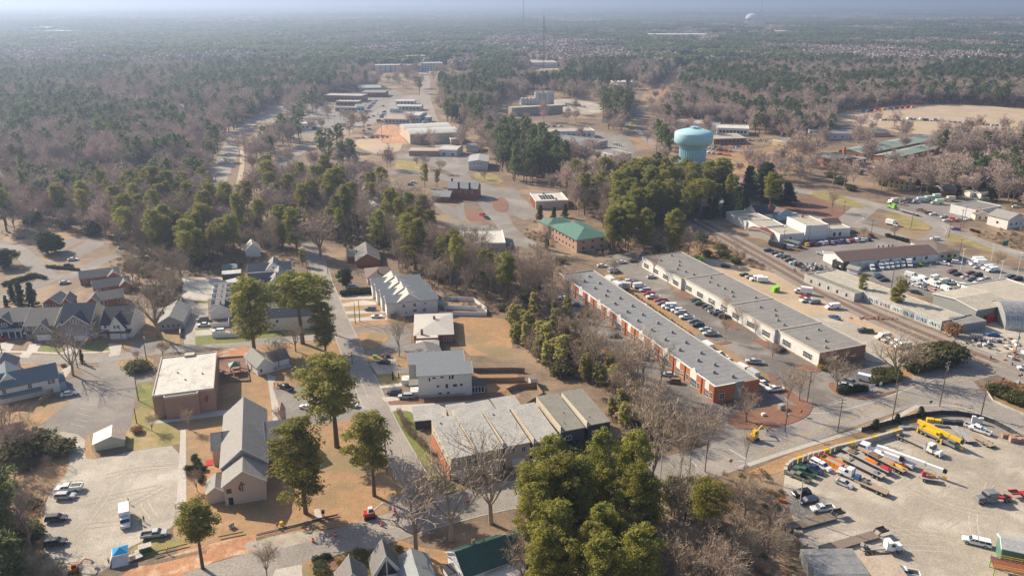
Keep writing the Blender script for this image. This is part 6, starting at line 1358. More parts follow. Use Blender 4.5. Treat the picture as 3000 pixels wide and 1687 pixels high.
# gantry crane at the green shed
o=thing('platform_lift','green-framed platform with yellow railings at the bottom corner','platform',G(15,2440,1449),R(-20));q=MB();q.box(-4,-2,2.4,4,2,2.55);kid(o,'deck',q,['roof_rust'])
for x in(-3.8,0,3.8):
 for y in(-1.9,1.9):q=MB();q.box(x- .1,y- .1,0,x+ .1,y+ .1,2.39);kid(o,'leg',q,[paint('lime')])
for y in(-1.95,1.95):
 for z in(3.0,3.5):q=MB();q.tube((-4,y,z),(4,y,z), .06,n=4);kid(o,'rail',q,[paint('yellow')])
 for x in(-4,-2,0,2,4):q=MB();q.tube((x,y,2.55),(x,y,3.5), .05,n=4);kid(o,'rail_post',q,[paint('yellow')])
# ---------------------------------------------------------------- people
def person(label,K,u,v,pose,top,legs,head=(.20, .13, .10),hat=None,rz=0.0,vest=None):
 p=G(K,u,v);o=thing('person',label,'person',(p.x,p.y, .08),rz)
 st={'walk':(.22,-.2, .1,-.12),'stand':(.02, .02, .1, .08),'bend':(.05,-.05, .35, .35)}[pose];ln= .28 if pose=='bend' else 0.0
 J={'pel':(0,0, .95),'chest':(ln* .6,0,1.25),'neck':(ln,0,1.47-ln* .3),'head':(ln*1.2+ .02,0,1.58-ln* .4),'top':(ln*1.3+ .01,0,1.70-ln* .45)}
 vs=[];rs=[];es=[]
 def ad(q,r,par=None):vs.append(q);rs.append(r);(es.append((par,len(vs)-1))if par is not None else None);return len(vs)-1
 a=ad(J['pel'], .15);c=ad(J['chest'], .17,a);n_=ad(J['neck'], .065,c);h=ad(J['head'], .10,n_);ad(J['top'], .085,h)
 for s,sw,arm in((-1,st[0],st[2]),(1,st[1],st[3])):
  k=ad((.0,s* .10, .86), .10,a);k=ad((sw* .55+ .03,s* .11, .50), .07,k);k=ad((sw,s* .11, .09), .045,k);ad((sw+ .15,s* .13, .04), .035,k)
  k=ad((J['chest'][0]+ln* .2,s* .2,1.38-ln* .25), .065,c);k=ad((J['chest'][0]+arm* .5,s* .27,1.12-ln* .2), .045,k);k=ad((J['chest'][0]+arm+ .05,s* .24, .90), .036,k);ad((J['chest'][0]+arm+ .1,s* .23, .82), .04,k)
 me=bpy.data.meshes.new('body');me.from_pydata(vs,es,[]);b=link('body',me,o);sk=b.modifiers.new('skin','SKIN');sb=b.modifiers.new('sub','SUBSURF');sb.levels=sb.render_levels=1
 if not me.skin_vertices:bpy.context.view_layer.objects.active=b
 for i,sv in enumerate(me.skin_vertices[0].data if me.skin_vertices else[]):sv.radius=(rs[i],rs[i]);sv.use_root=i==0
 m=bpy.data.materials.new('clothing');m.use_nodes=True;t=m.node_tree;bs=t.nodes['Principled BSDF'];tc=t.nodes.new('ShaderNodeTexCoord');sx=t.nodes.new('ShaderNodeSeparateXYZ');t.links.new(tc.outputs['Object'],sx.inputs[0]);cr=t.nodes.new('ShaderNodeValToRGB');cr.color_ramp.interpolation='CONSTANT';t.links.new(sx.outputs[2],cr.inputs[0]);e=cr.color_ramp.elements;e[0].position=0;e[0].color=(.03, .02, .02,1);e[1].position= .10;e[1].color=(*legs,1);x=e.new(.92);x.color=(*top,1);x=e.new(.995);x.color=(*top,1)
 t.links.new(cr.outputs[0],bs.inputs['Base Color']);me.materials.append(m)
 hd=MB();z=J['head'][2];hx=J['head'][0];hd.lathe([(.04,z- .1),(.085,z- .04),(.1,z+ .04),(.085,z+ .11),(.03,z+ .15)],12,cx=hx);link('face',hd.mesh('face',[mat('skin',head)],True),o)
 hr=MB();hr.lathe([(.105,z+ .04),(.11,z+ .09),(.085,z+ .15),(.02,z+ .18)],12,cx=hx- .01);link('hard_hat' if hat else 'hair',hr.mesh('hair',[mat('headgear',hat or(.03, .02, .015))],True),o)
 if vest:q=MB();q.frus((J['pel'][0]- .17,-.2,J['pel'][0]+ .17, .2),1.0,(J['chest'][0]- .16+ln* .2,-.22,J['chest'][0]+ .17+ln* .2, .22),1.42-ln* .2);link('vest',q.mesh('vest',[mat('hi_vis_vest',vest)]),o)
 return o
person('person in a dark red jacket walking behind the white box truck',12,1297,722,'walk',(.22, .05, .04),(.05, .05, .07),rz=R(200))
person('person in a brown jacket standing by the silver pickup, first of two',12,1412,925,'stand',(.20, .14, .07),(.07, .07, .08),vest=(.45, .34, .08),rz=R(100))
person('person in dark work clothes standing nearer the gravel lot centre',12,1452,905,'stand',(.10, .10, .09),(.06, .06, .06),rz=R(250))
person('person in a yellow-green vest standing beside the blue canopy',12,1098,1330,'stand',(.30, .32, .05),(.04, .05, .07),vest=(.50, .52, .05),rz=R(80))
person('person in dark clothes bending at the trench by the yellow sign',13,215,965,'bend',(.05, .05, .08),(.04, .04, .05),hat=(.7, .7, .7),rz=R(-60))
person('person in red bending over the pipes beside the small pine',12,1680,1222,'bend',(.55, .06, .05),(.08, .08, .10),rz=R(10))
person('person in black standing at the corner of the cottage path',9,185,1000,'stand',(.04, .04, .05),(.04, .04, .05));person('person in a tan coat standing by the path end',9,222,1005,'stand',(.30, .22, .13),(.06, .05, .05),rz=R(120))
person('person in dark red on the terrace of the green-roofed house',14,-12,1050,'stand',(.16, .04, .04),(.05, .05, .05))

# ---------------------------------------------------------------- street furniture and small things
bm('pole_wood',(.17, .125, .095),(.13, .095, .075),scale=2);bm('cable',(.05, .05, .05));bm('insulator',(.5, .5, .5));bm('sign_green',(.03, .20, .12));bm('sign_blue',(.10, .18, .36));bm('sign_orange',(.80, .20, .03));bm('cone_red',(.60, .07, .03));bm('canvas_blue',(.02, .30, .62));bm('canvas_white',(.72, .72, .74))
POLES=[]
def pole(K,u,v,h,label,arms=1,lamp=False,mt='pole_wood',tr=False):
 p=G(K,u,v);o=thing('utility_pole' if not lamp else 'light_pole',label,'pole',p,rng.uniform(0, .6));q=MB();q.tube((0,0,0),(0,0,h), .17 if not lamp else .12, .11 if not lamp else .08,n=8);link('post',q.mesh('post',[M[mt]]),o)
 for i in range(arms):
  q=MB();z=h- .5-i*1.1;q.box(-1.2,-.06,z- .07,1.2, .06,z+ .07);ar=link('crossarm',q.mesh('crossarm',[M[mt]]),o)
  for x in(-1.1,-.4, .4,1.1):q=MB();q.tube((x,0,z+ .08),(x,0,z+ .32), .05,n=6);link('insulator',q.mesh('insulator',[M['insulator']]),ar)
 if lamp:q=MB();q.box(-.9,-.14,h, .9, .14,h+ .12);q.box(-.95,-.2,h- .02,-.45, .2,h+ .1);q.box(.45,-.2,h- .02, .95, .2,h+ .1);link('lamp_head',q.mesh('lamp_head',[M['trim']]),o)
 if tr:q=MB();q.tube((.38,0,h-3.2),(.38,0,h-2.1), .26,n=10);link('transformer',q.mesh('transformer',[M['insulator']]),o)
 POLES.append((o,p+Vector((0,0,h- .2))));return len(POLES)-1
def wire(i,j,label,sag=.8,dz=0.0,dx=0.0,end=None):
 a=POLES[i][1]+Vector((dx,0,dz));b=(POLES[j][1]if end is None else end)+Vector((dx,0,dz));q=MB();n=10;pts=[a.lerp(b,k/n)-Vector((0,0,sag*4*(k/n)*(1-k/n)))for k in range(n+1)]
 for p_,r_ in zip(pts,pts[1:]):q.tube(p_-a,r_-a, .022,n=3,cap=False)
 thing('power_line',label,'power line',a,0,'power lines between the poles',q.mesh('power_line',[M['cable']]))
pA=pole(8,1395,1135,12.6,'bare wooden pole beside the brick hall lawn',0);pB=pole(8,1480,760,12,'utility pole with transformer on the small bush island',1,tr=True);pC=pole(8,1240,610,9,'slim grey pole by the white house driveway',0);pole(8,1375,1360,5,'short dark post at the lawn edge of the church lot',0);pole(8,20,660,8,'wooden pole at the photo edge by the small street',0);pole(8,780,800,9,'leaning wooden pole beside the small evergreen',0)
pole(9,1000,358,8.5,'wooden pole on the lawn facing the white gabled row',0);pole(9,1045,340,9,'second wooden pole close behind its partner on the lawn',0);pole(9,968,760,4.5,'short pole on the verge opposite the round lawn');pole(13,1320,440,10,'dark pole on the church lawn beside the street',0);pole(13,1308,300,10.5,'thin dark pole a step behind its neighbour',0)
pD=pole(11,395,1145,10,'wooden pole on the mulch strip by the lot entrance',0,tr=True);pE=pole(11,1285,1020,14,'tall pole behind the entrance hedge',1,tr=True);pF=pole(11,1725,1190,15.2,'tallest utility pole on the verge with many insulators',2,tr=True);pG=pole(11,2140,1295,12.5,'utility pole on the crossing road verge',1);pH=pole(11,1245,1350,13,'leaning pole between verge and road',1);pI=pole(11,700,1449,11,'pole with stacked white crossarms by the wide road',3);pJ=pole(11,170,1449,8,'short pole with small transformers by the mulch island',1,tr=True);pK=pole(11,1845,700,9,'dark pole behind the evergreen hedge by the railway',0);pL=pole(11,2490,640,8,'pole in the scrap ground beside the railway',1,tr=True)
pM=pole(15,300,860,11,'slender pale pole beside the dark parked cars',0,mt='trim_tan');pole(10,1105,840,11,'dark wooden pole in front of the brick office row',0);pole(14,1490,510,15,'grey pole standing in the woods by the bend',0,mt='trim_tan')
wire(pE,pF,'wires from the hedge pole to the tallest pole');wire(pE,pF,'lower wires from the hedge pole to the tallest pole',dz=-1.4);wire(pF,pG,'wires across the junction from the tallest pole',1.2);wire(pI,pH,'wires along the wide road',1.2);wire(pH,pE,'wires crossing the wide road to the hedge pole',1.0);wire(pI,pJ,'wires from the stacked crossarms to the short pole',1);wire(pB,pA,'wires over the church lot entrance',1);wire(pF,pK,'wires from the tallest pole to the railway hedge', .8);wire(pB,0,'long wire along the small street',2,end=G(8,-200,600)+Vector((0,0,9)))
for K,u,v,h,lb in(('E',1525,540,11,'white light pole between box trucks and dark cars'),('E',2145,790,12,'white light pole among the dark sedans'),('E',2020,420,10,'white light pole behind the twin vans'),('E',2450,640,12,'white light pole at the lot corner by the road')):pole(K,u,v,h,lb,0,True,'trim')
for K,u,v,h,lb in((7,2420/1,750,10,'pole beside the service garage'),(7,1960,840,12,'tall pole at the cream office corner'),(7,1935,835,10,'thinner pole right beside the tall one'),(7,1815,940,8,'pole at the tip of the long grass median'),(7,1435,850,9,'pole on the oval grass island'),(7,760,705,8,'pole on the red earth bank'),(7,1035,915,8.5,'pole at the end of the bright car row'),(7,1290,555,8,'pole in front of the yellow house'),(7,1920,1130,9,'pole behind the brown-roofed warehouse tip'),(7,405,985,9,'pole before the white box building'),(7,150,1040,9,'pole beside the two buses'),(7,605,940,8,'short pole between white building and bright cars'),('E',400,790,10,'thin pole in the railway side of the dealer lot'),(7,890,250,8,'pole on the lawn of the brick school hall'),(7,1150,210,8,'pole before the green-roofed school'),(1,850,1215,12,'first of two poles at the highway corner'),(1,880,1215,12,'second of two poles at the highway corner'),(1,1270,1430,16,'pole in the orange dirt lot'),(1,1320,1300,22,'tall thin pole at the trade hall corner'),(5,320,240,10,'pole on the kerb of the highway bend'),(5,725,1310,8,'pole beside the street hedge'),(5,520,1330,9,'pole at the navy-roofed row corner')):
 pole(K,u,v,h,lb,1 if K==7 else 0)
# foliage of small shrubs, hedges, bushes
import numpy as np
def leafmat(n,c,c2,t=.2,sc=.35):
 m=M[n]=mat(n,c,c2,sc,rough=.7,tint=t,spec=.15);t_=m.node_tree;b=t_.nodes['Principled BSDF'];tr=t_.nodes.new('ShaderNodeBsdfTranslucent');mx=t_.nodes.new('ShaderNodeMixShader');mx.inputs[0].default_value= .5;t_.links.new(b.inputs['Base Color'].links[0].from_socket,tr.inputs[0])
 t_.links.new(b.outputs[0],mx.inputs[1]);t_.links.new(tr.outputs[0],mx.inputs[2]);t_.links.new(mx.outputs[0],t_.nodes['Material Output'].inputs[0])
leafmat('pine_leaf',(.40, .36, .075),(.19, .205, .055), .18, .9);leafmat('pine_leaf_far',(.195, .225, .085),(.11, .145, .065), .25, .2);leafmat('dark_leaf',(.085, .115, .045),(.05, .075, .035), .2,1);leafmat('bush_leaf',(.17, .165, .06),(.10, .105, .045), .25,1);leafmat('bamboo_leaf',(.55, .47, .18),(.34, .33, .11), .22, .8)
leafmat('yellow_leaf',(.36, .25, .03),(.22, .19, .04), .1,1);leafmat('rust_leaf',(.42, .24, .12),(.27, .16, .09), .15,1);leafmat('hedge_leaf',(.06, .075, .03),(.035, .045, .02), .12,1.5);leafmat('ivy_leaf',(.10, .12, .035),(.06, .075, .025), .15,1)
M['bark']=mat('bark_pine',(.17, .115, .08),(.12, .085, .06),1.5,tint=.2);M['bark_bare']=mat('bark_grey',(.36, .29, .23),(.27, .215, .17),1.2,tint=.2);M['twig']=mat('twig',(.46, .355, .265),(.36, .275, .205), .3,tint=.2);M['twig_mass']=mat('twig_mass',(.40, .32, .285),(.30, .24, .21), .03,tint=.12);M['twig_far']=mat('twig_far',(.54, .425, .36),(.42, .33, .28), .12,tint=.22)
class LF:
 """many small leaf or twig faces gathered with numpy"""
 def __init__(s,seed):s.r=np.random.default_rng(seed);s.q=[]
 def clump(s,c,rad,n,size,flat=.65,up=.35,el=.5,shell=.45):
  r=s.r;d=r.normal(size=(n,3));d/=np.linalg.norm(d,axis=1)[:,None];d[:,2]=np.where(r.random(n)<up,np.abs(d[:,2]),d[:,2])
  p=np.array(c)+d*np.array([rad,rad,rad*flat])*((shell+(1-shell)*r.random(n)** .5)*(1+ .22*np.abs(r.normal(size=n))))[:,None]
  nn=d* .8+r.normal(size=(n,3))* .55+np.array([0,0, .35]);nn/=np.linalg.norm(nn,axis=1)[:,None];a=np.cross(nn,r.normal(size=(n,3)));a/=np.linalg.norm(a,axis=1)[:,None]+1e-9;b=np.cross(nn,a)
  sz=size*(.6+ .8*r.random(n))[:,None];a=a*sz;b=b*sz*el;s.q.append(np.stack([p-a,p-b,p+a,p+b],1))
 def ribbons(s,p0,p1,w):
  p0=np.array(p0);p1=np.array(p1);d=p1-p0;n=len(p0);sd=np.cross(d,s.r.normal(size=(n,3)));sd/=np.linalg.norm(sd,axis=1)[:,None]+1e-9;w=np.broadcast_to(np.asarray(w,float).reshape(-1,1),(n,1));s.q.append(np.stack([p0-sd*w,p0+sd*w,p1+sd*w* .45,p1-sd*w* .45],1))
 def mesh(s,name,m,extra=None,em=None):
  v=np.concatenate(s.q).reshape(-1,3);n=len(v)//4;me=bpy.data.meshes.new(name);ev=extra.v if extra else[];ef=extra.f if extra else[]
  nv=len(v)+len(ev);me.vertices.add(nv);co=np.concatenate([v,np.array(ev).reshape(-1,3)])if ev else v;me.vertices.foreach_set('co',co.ravel().astype('f'))
  li=list(range(n*4));st=list(range(0,n*4,4));mi=[0]*n;c=n*4
  for f in ef:li+=[i+n*4 for i in f];st.append(c);c+=len(f);mi.append(1)
  me.loops.add(len(li));me.loops.foreach_set('vertex_index',li);me.polygons.add(len(st));me.polygons.foreach_set('loop_start',st);me.polygons.foreach_set('material_index',mi);me.materials.append(M[m])
  if em:me.materials.append(M[em])
  me.update(calc_edges=True);me.validate();return me
def pine(seed,H=22,cf=.42,R_=4.6,ncl=46,nt=150,ts=.31,far=False,shape='dome',lm_='pine_leaf'):
 r=random.Random(seed);f=LF(seed);t=MB();bx,by=r.uniform(-.8, .8),r.uniform(-.8, .8);ax=lambda z:(bx*(z/H)**2,by*(z/H)**2)
 k=6
 for i in range(k):z0,z1=H* .96*i/k,H* .96*(i+1)/k;t.tube((*ax(z0),z0),(*ax(z1),z1), .34*(1-i/k)** .8+ .06, .34*(1-(i+1)/k)** .8+ .05,n=7 if not far else 4,cap=False)
 side=r.uniform(0,6.28)
 for i in range(ncl):
  u=((i+ .5)/ncl)** .85;z=H*(cf+(1.0-cf)*u);a=i*2.4+r.uniform(-.5, .5)
  if shape=='dome':pr=math.sqrt(max(.03,1-((u- .42)/ .66)**2))if u> .42 else .62+ .38*u/ .42
  elif shape=='cone':pr=1.05-u* .95
  else:pr= .75+ .25*math.sin(u*3.1)
  pr*= .82+ .28*math.sin(a+side);d=R_*pr*(r.random()** .45);x0,y0=ax(z)
  c=(x0+d*math.cos(a),y0+d*math.sin(a),z- .05*H*(1-u)*r.random());rc=R_*r.uniform(.2, .38)*(1.0 if u< .85 else .8)
  f.clump(c,rc,int(nt*r.uniform(.7,1.2)),ts,flat=.6,up=.45,el=.36,shell=.2)
  if d> .9 and i%(1 if not far else 3)==0:t.tube((x0,y0,z-d* .35),(c[0],c[1],c[2]-rc* .25), .07, .03,n=3,cap=False)
 for i in range(0 if far else 7):z=H*r.uniform(.18,cf);a=r.uniform(0,6.28);l=r.uniform(.8,2.6);x0,y0=ax(z);t.tube((x0,y0,z),(x0+l*math.cos(a),y0+l*math.sin(a),z+r.uniform(-.3, .5)), .05, .02,n=3,cap=False)
 return t,f,lm_
def bare(seed,H=15,R_=5.5,nl=7,dens=1.0,wt=.035,trunk=.30,fork=.3,far=False):
 r=random.Random(seed);f=LF(seed);t=MB();tw0,tw1,ww=[],[],[]
 def seg(p,d,l,w,lv):
  n=3 if lv<2 else 2;q=Vector(p);dd=Vector(d).normalized();pts=[q.copy()]
  for i in range(n):dd=(dd+Vector((r.uniform(-.18, .18),r.uniform(-.18, .18),r.uniform(-.05, .16)))).normalized();q=q+dd*l/n;pts.append(q.copy())
  for i in range(n):
   w0=w*(1- .6*i/n);w1=w*(1- .6*(i+1)/n)
   if lv<=(2 if not far else 1):t.tube(pts[i],pts[i+1],w0,w1,n=(6,5,3)[min(lv,2)]if not far else 3,cap=False)
   else:tw0.append(pts[i]);tw1.append(pts[i+1]);ww.append(max(w0,wt))
  if lv>=4:return
  nb=((0,nl),(1,5),(2,5),(3,int(6*dens)))[lv][1]if lv else 0
  for i in range(nb):
   u=r.uniform(.3,1.0)if lv else 1;k=min(n-1,int(u*n));b=pts[k].lerp(pts[k+1],u*n-k if u*n-k<=1 else 1)
   sd=Vector((r.uniform(-1,1),r.uniform(-1,1),r.uniform(-.35, .75))).normalized();nd=(dd* .75+sd* .85).normalized();seg(b,nd,l*r.uniform(.42, .62),w* .45,lv+1)
 base=Vector((0,0,0));tz=H*fork;t.tube((0,0,0),(r.uniform(-.2, .2),r.uniform(-.2, .2),tz),trunk,trunk* .8,n=7 if not far else 4,cap=False)
 top=Vector((0,0,tz));lead=H* .62
 for i in range(nl):
  a=i*2.4+r.uniform(-.4, .4);inc=r.uniform(.15, .95)if i else .05;d=Vector((math.cos(a)*inc*R_/lead*1.5,math.sin(a)*inc*R_/lead*1.5,1));z=tz*r.uniform(.75,1.0);seg((0,0,z),d,lead*r.uniform(.75,1.0)*(1 if inc< .6 else .85),trunk* .5,1)
 f.ribbons(tw0,tw1,np.array(ww));return t,f,'twig' if not far else 'twig_far'
def ball(seed,rad,h,n,ts,m,lob=7):
 r=random.Random(seed);f=LF(seed)
 for i in range(lob):a=i*2.4;d=rad* .5*(i/lob)** .5;f.clump((d*math.cos(a),d*math.sin(a),h*r.uniform(.35, .62)),rad*r.uniform(.5, .72),n//lob,ts,flat=h/rad* .6,up=.6,el=.7,shell=.7)
 return MB(),f,m
PROTO={}
def proto(kind,v,builder,bark,trunk_name='trunk',crown_name='crown'):
 t,f,lm_=builder;PROTO[kind,v]=(t.mesh(trunk_name,[M[bark]])if t.v else None,f.mesh(crown_name,lm_))
for v,a in enumerate(((22, .40,4.6,62),(24, .50,4.4,54),(20, .34,5.0,64),(25, .56,4.8,52),(18, .30,4.2,56),(23, .22,4.6,82))):proto('pine',v,pine(11+v,*a),'bark')
for v,a in enumerate(((15,5.6,8,1.0, .032, .30, .28),(16,4.6,7,1.0, .032, .26, .35),(14,6.2,9,1.1, .032, .34, .22),(17,3.6,7, .9, .032, .22, .42),(13,4.4,8,1.2, .03, .22, .2),(15,5.4,6, .55, .026, .30, .26))):proto('bare',v,bare(31+v,*a),'bark_bare')
proto('cedar',0,pine(61,9, .05,2.2,46,90, .3,shape='cone',lm_='dark_leaf'),'bark');proto('cedar',1,pine(62,14, .05,4.6,60,90, .42,shape='cone',lm_='dark_leaf'),'bark')
proto('magnolia',0,pine(64,8, .15,3.6,60,110, .34,shape='dome',lm_='dark_leaf'),'bark')
for v in range(3):proto('bush',v,ball(71+v,2.0,2.2,1300, .22,'bush_leaf'),'bark')
proto('bamboo',0,pine(81,9, .12,1.9,44,70, .36,shape='col',lm_='bamboo_leaf'),'bark_bare');proto('bamboo',1,pine(82,7, .1,2.3,40,80, .34,shape='dome',lm_='bamboo_leaf'),'bark_bare');proto('hedge',0,ball(85,1.2,1.6,900, .13,'hedge_leaf',5),'bark');proto('yellow',0,ball(86,1.1,1.5,700, .14,'yellow_leaf',5),'bark');proto('rust',0,ball(87,1.8,2.4,900, .2,'rust_leaf',6),'bark')
proto('ivy',0,pine(90,14, .05,1.3,40,70, .3,shape='col',lm_='ivy_leaf'),'bark_bare');proto('thicket',0,bare(95,5,3.4,9,1.0, .03, .1, .08),'bark_bare');proto('thicket',1,bare(96,6,3.0,10,1.0, .03, .1, .1),'bark_bare')
PH={'pine':22,'bare':15,'cedar':9,'magnolia':8,'bush':2.3,'bamboo':8,'hedge':1.6,'yellow':1.5,'rust':2.4,'ivy':14,'thicket':5.5}
NM={'pine':('pine_tree','pine','tree'),'bare':('bare_tree','bare tree','tree'),'cedar':('cedar_tree','dark cedar','tree'),'magnolia':('magnolia_tree','round evergreen','tree'),'bush':('bush','green bush','bush'),'bamboo':('bamboo_clump','bamboo clump','bamboo'),'hedge':('clipped_shrub','clipped shrub','shrub'),'yellow':('yellow_shrub','golden shrub','shrub'),'rust':('rusty_shrub','rusty shrub','shrub'),'ivy':('ivy_clad_tree','ivy-clad tree','tree'),'thicket':('thicket','leafless shrub','shrub')}
GRP={'pine':'pines of the town woods','bare':'leafless trees of the town woods','bamboo':'bamboo thicket behind the offices','bush':'green bushes','hedge':'clipped shrubs','thicket':'leafless shrubs','cedar':'dark cedars','ivy':'ivy-clad trees','rust':'rusty shrubs','yellow':'golden shrubs'}
def plant(kind,p,h,w=1.0,v=None,rz=None,label=None):
 n=sum(1 for k in PROTO if k[0]==kind);v=rng.randrange(n)if v is None else v;tm,cm=PROTO[kind,v];nm,ph,cat=NM[kind]
 base_h={('pine',1):24,('pine',2):20,('pine',3):25,('pine',4):18,('pine',5):23,('cedar',1):14}.get((kind,v),PH[kind]);s=h/base_h;sw=s*w
 if kind in('pine','bare'):ph=('tall ' if h>PH[kind]*1.02 else 'small ' if h<PH[kind]* .72 else '')+ph
 rz=rng.uniform(0,6.28)if rz is None else rz
 if label:o=thing(nm,label,cat,p,rz,GRP.get(kind))
 else:o=auto(nm,ph,cat,p,rz,GRP.get(kind))
 o.scale=(sw,sw,s)
 if tm:link('trunk',tm,o)
 link('crown' if kind not in('bush','hedge','rust','yellow','thicket')else 'foliage',cm,o);return o
def T(K,u,v,top,kind='pine',w=1.0,var=None,label=None):
 p=G(K,u,v);h=hz(p.y,K,top);return plant(kind,p,h,w,var,None,label)
for ln in """pine 9 815 1600 700 1.55 0|bigger than all round it, the huge pine between church and street
pine 13 500 815 -110 1.4 5|tall full pine in front of the tan brick church
pine 13 1190 640 -150 1.35 0|pine with bare lower trunk on the church lawn by the street
pine 12 2040 1370 730 1.6 1|flat-crowned pine beside the orange trench
pine 9 470 560 -140 2.0 3|slim-trunked pine by the cross street corner, the tallest there
pine 9 705 680 150 1.2 5|narrow pine on the round lawn corner of the cross street
pine 8 2560 640 -80 1.5 5|pine in front of the navy-roofed garage block
pine 9 640 420 -120 1.5 3|second pine of the street corner, touching the road
bare 8 735 880 400 1.35 5|large bare tree throwing a long shadow on the church lot
bare 8 1585 500 -60 1.25 0|big spreading bare tree before the grey bungalow
bare 8 1640 690 520 1.5 4
bare 8 1390 740 610 1.0 4
bare 9 400 640 380 1.3 0|bare tree beside the small white cottage
bare 9 230 800 520 1.35 0|broad bare tree overhanging the small white cottage
bare 9 1440 690 340 1.0 1|ivy-stemmed bare tree in front of the ranch house
bare 13 1610 1200 400 1.3 5|bare tree nearest the glazed-gable house
bare 13 1960 1090 130 1.25 5|bare tree at mid bottom before the terrace
bare 13 2365 920 60 1.3 5|bare tree in front of the pale terrace roofs
bare 13 1700 900 420 1.1 5
bare 12 100 200 -300 1.1 0
bare 12 250 230 -180 1.2 4
bare 8 1900 1420 1180 .9 4
bare 8 1940 1260 1130 .5 4
bare 9 240 1380 1170 1.0 4
bare 12 1985 600 350 1.0 4
bare 13 110 1449 1100 1.2 4
bare 8 1530 1440 1240 1.2 4
bare 14 1410 660 -250 .8 1|tall straight bare tree at the road bend
bare 14 1780 480 -40 .8 3|paired slim bare tree beside the road bend
bare 14 1690 490 120 .8 3
bare 14 1940 400 -100 .9 3
bare 14 2335 420 80 .5 3
bare 10 2350 1340 1020 1.3 2|bare tree on the red mulch island
bare 11 310 1130 830 1.2 0
bare 11 180 1270 940 1.0 3
bare 11 690 1010 640 1.2 2|bare tree by the brown brick end of the white office block
bare 11 1275 900 420 1.5 2|great bare tree behind the entrance hedge
bare 11 40 720 540 1.1 4
bare 7 640 680 500 1.3 1|black leafless tree on the red earth bank
bare 7 960 935 820 1.3 4
bare 7 1270 940 800 1.2 4
bare 7 1310 1449 1300 1.0 4
bare 7 1830 1170 1000 1.2 4
bare 7 2300 1230 1050 1.3 4
bare 10 560 300 -60 1.0 3
bare 10 840 660 300 1.0 3
bare 10 1240 1100 560 1.0 1
bare 10 1490 1050 700 1.1 3
bare 10 2145 540 370 1.0 3
bare 10 2260 410 250 1.0 3
bare 10 2130 330 150 1.0 3
bare 10 2440 520 380 1.0 3
bare 6 1020 1340 1130 1.3 4
bare 6 1420 1360 1170 1.0 3
bare 6 1260 1230 1080 1.0 3
pine 7 20 640 300 1.3 4
pine 11 1290 220 -80 1.0 4|pine beside the graffiti wall
pine 11 930 90 -130 .9 4|smaller pine by the railway side lots
pine 11 1250 215 0 .8 4
pine 14 1130 770 270 1.4 3|umbrella-crowned pine by the dark terrace
pine 14 500 950 490 1.3 0
pine 14 350 700 60 1.3 4
pine 14 1600 840 480 1.3 4
pine 14 1740 880 460 1.1 4
pine 5 270 1050 620 1.4 5
pine 5 1360 880 450 1.1 0
pine 5 1560 950 640 1.1 5
pine 5 470 1230 1070 1.2 4
pine 5 140 360 110 1.2 2
pine 5 85 350 140 1.0 2
magnolia 4 480 1100 890 1.3 0|dark round evergreen pair by the parked white sedan
magnolia 4 560 1080 920 1.2 0|smaller dark round evergreen touching its twin
magnolia 4 60 1240 1070 1.6 0|dark round evergreen at the photo edge
magnolia 5 905 1430 1260 1.0 0|dense evergreen behind the clipped hedge
cedar 8 140 150 -40 1.1 0
cedar 8 220 180 -60 1.1 0
cedar 8 330 190 -50 1.2 0
cedar 8 70 210 80 1.1 0
cedar 8 830 760 620 .8 0|small evergreen by the leaning pole
cedar 9 1378 925 840 .7 0|cone-shaped shrub at the grey house lawn
cedar 9 1438 915 850 .6 0|smaller cone-shaped shrub beside its mate
cedar 6 2100 520 170 1.5 1
cedar 6 2370 520 230 1.1 1
cedar 7 60 590 320 1.5 1
cedar 7 200 600 400 1.7 1
cedar 7 -60 560 200 1.6 1
cedar 6 280 780 620 1.0 1
cedar 6 420 770 640 1.0 1
cedar 6 530 740 600 1.0 1
pine 6 2100 530 150 1.3 2
pine 5 1700 440 200 .8 4
pine 5 1820 430 260 .8 4
bare 5 1620 220 110 1.3 4
bare 5 1690 250 80 1.3 4
bare 5 1850 300 130 1.4 4
bare 5 2300 360 250 1.4 4
bare 5 650 1130 640 1.3 2
ivy 5 960 1060 750 1.0 0
ivy 5 900 1040 760 1.0 0
ivy 5 1040 1050 700 1.2 0
ivy 5 1120 1060 800 1.2 0
ivy 6 540 600 380 .8 0
ivy 6 1900 420 200 .8 0
yellow 13 1440 1200 1150 1.0 0|golden shrub at the corner of the bottom lawn
yellow 13 840 1330 1285 1.0 0
yellow 13 875 1325 1285 1.0 0
yellow 13 910 1320 1280 1.0 0
yellow 13 945 1312 1275 1.0 0
yellow 11 540 820 775 1.3 0|golden shrub at the brown brick end
bush 8 1390 830 735 1.4 0|olive bush on the island by the brick hall
bush 12 200 220 60 1.6 0
bush 12 330 160 20 1.6 1
bush 12 600 200 80 1.4 2
bush 12 20 1100 950 1.8 0
bush 13 1040 1260 1190 1.2 0
bush 13 640 1360 1310 1.4 1
bush 13 660 1420 1370 1.6 2
bush 13 1110 1330 1290 1.4 0
rust 8 1380 1449 1390 1.3 0
rust 8 640 790 765 1.4 0
rust 10 760 280 220 1.6 0
pine -1 1706 492 408 1.3 4
pine -1 1738 500 412 1.4 0
pine -1 1772 492 405 1.3 4
pine -1 1722 478 402 1.1 0
pine -1 1792 500 420 1.3 4
rust 11 1850 480 350 .9 0""".split('\n'):
 a,_,lb=ln.partition('|');k,K,u,v,top,w,var=a.split();lb=lb.replace('bigger than all round it, the huge pine','huge broad pine, biggest of all,').replace('nearest the','behind the')or None;T(int(K),float(u),float(v),float(top),k,float(w),int(var),lb)
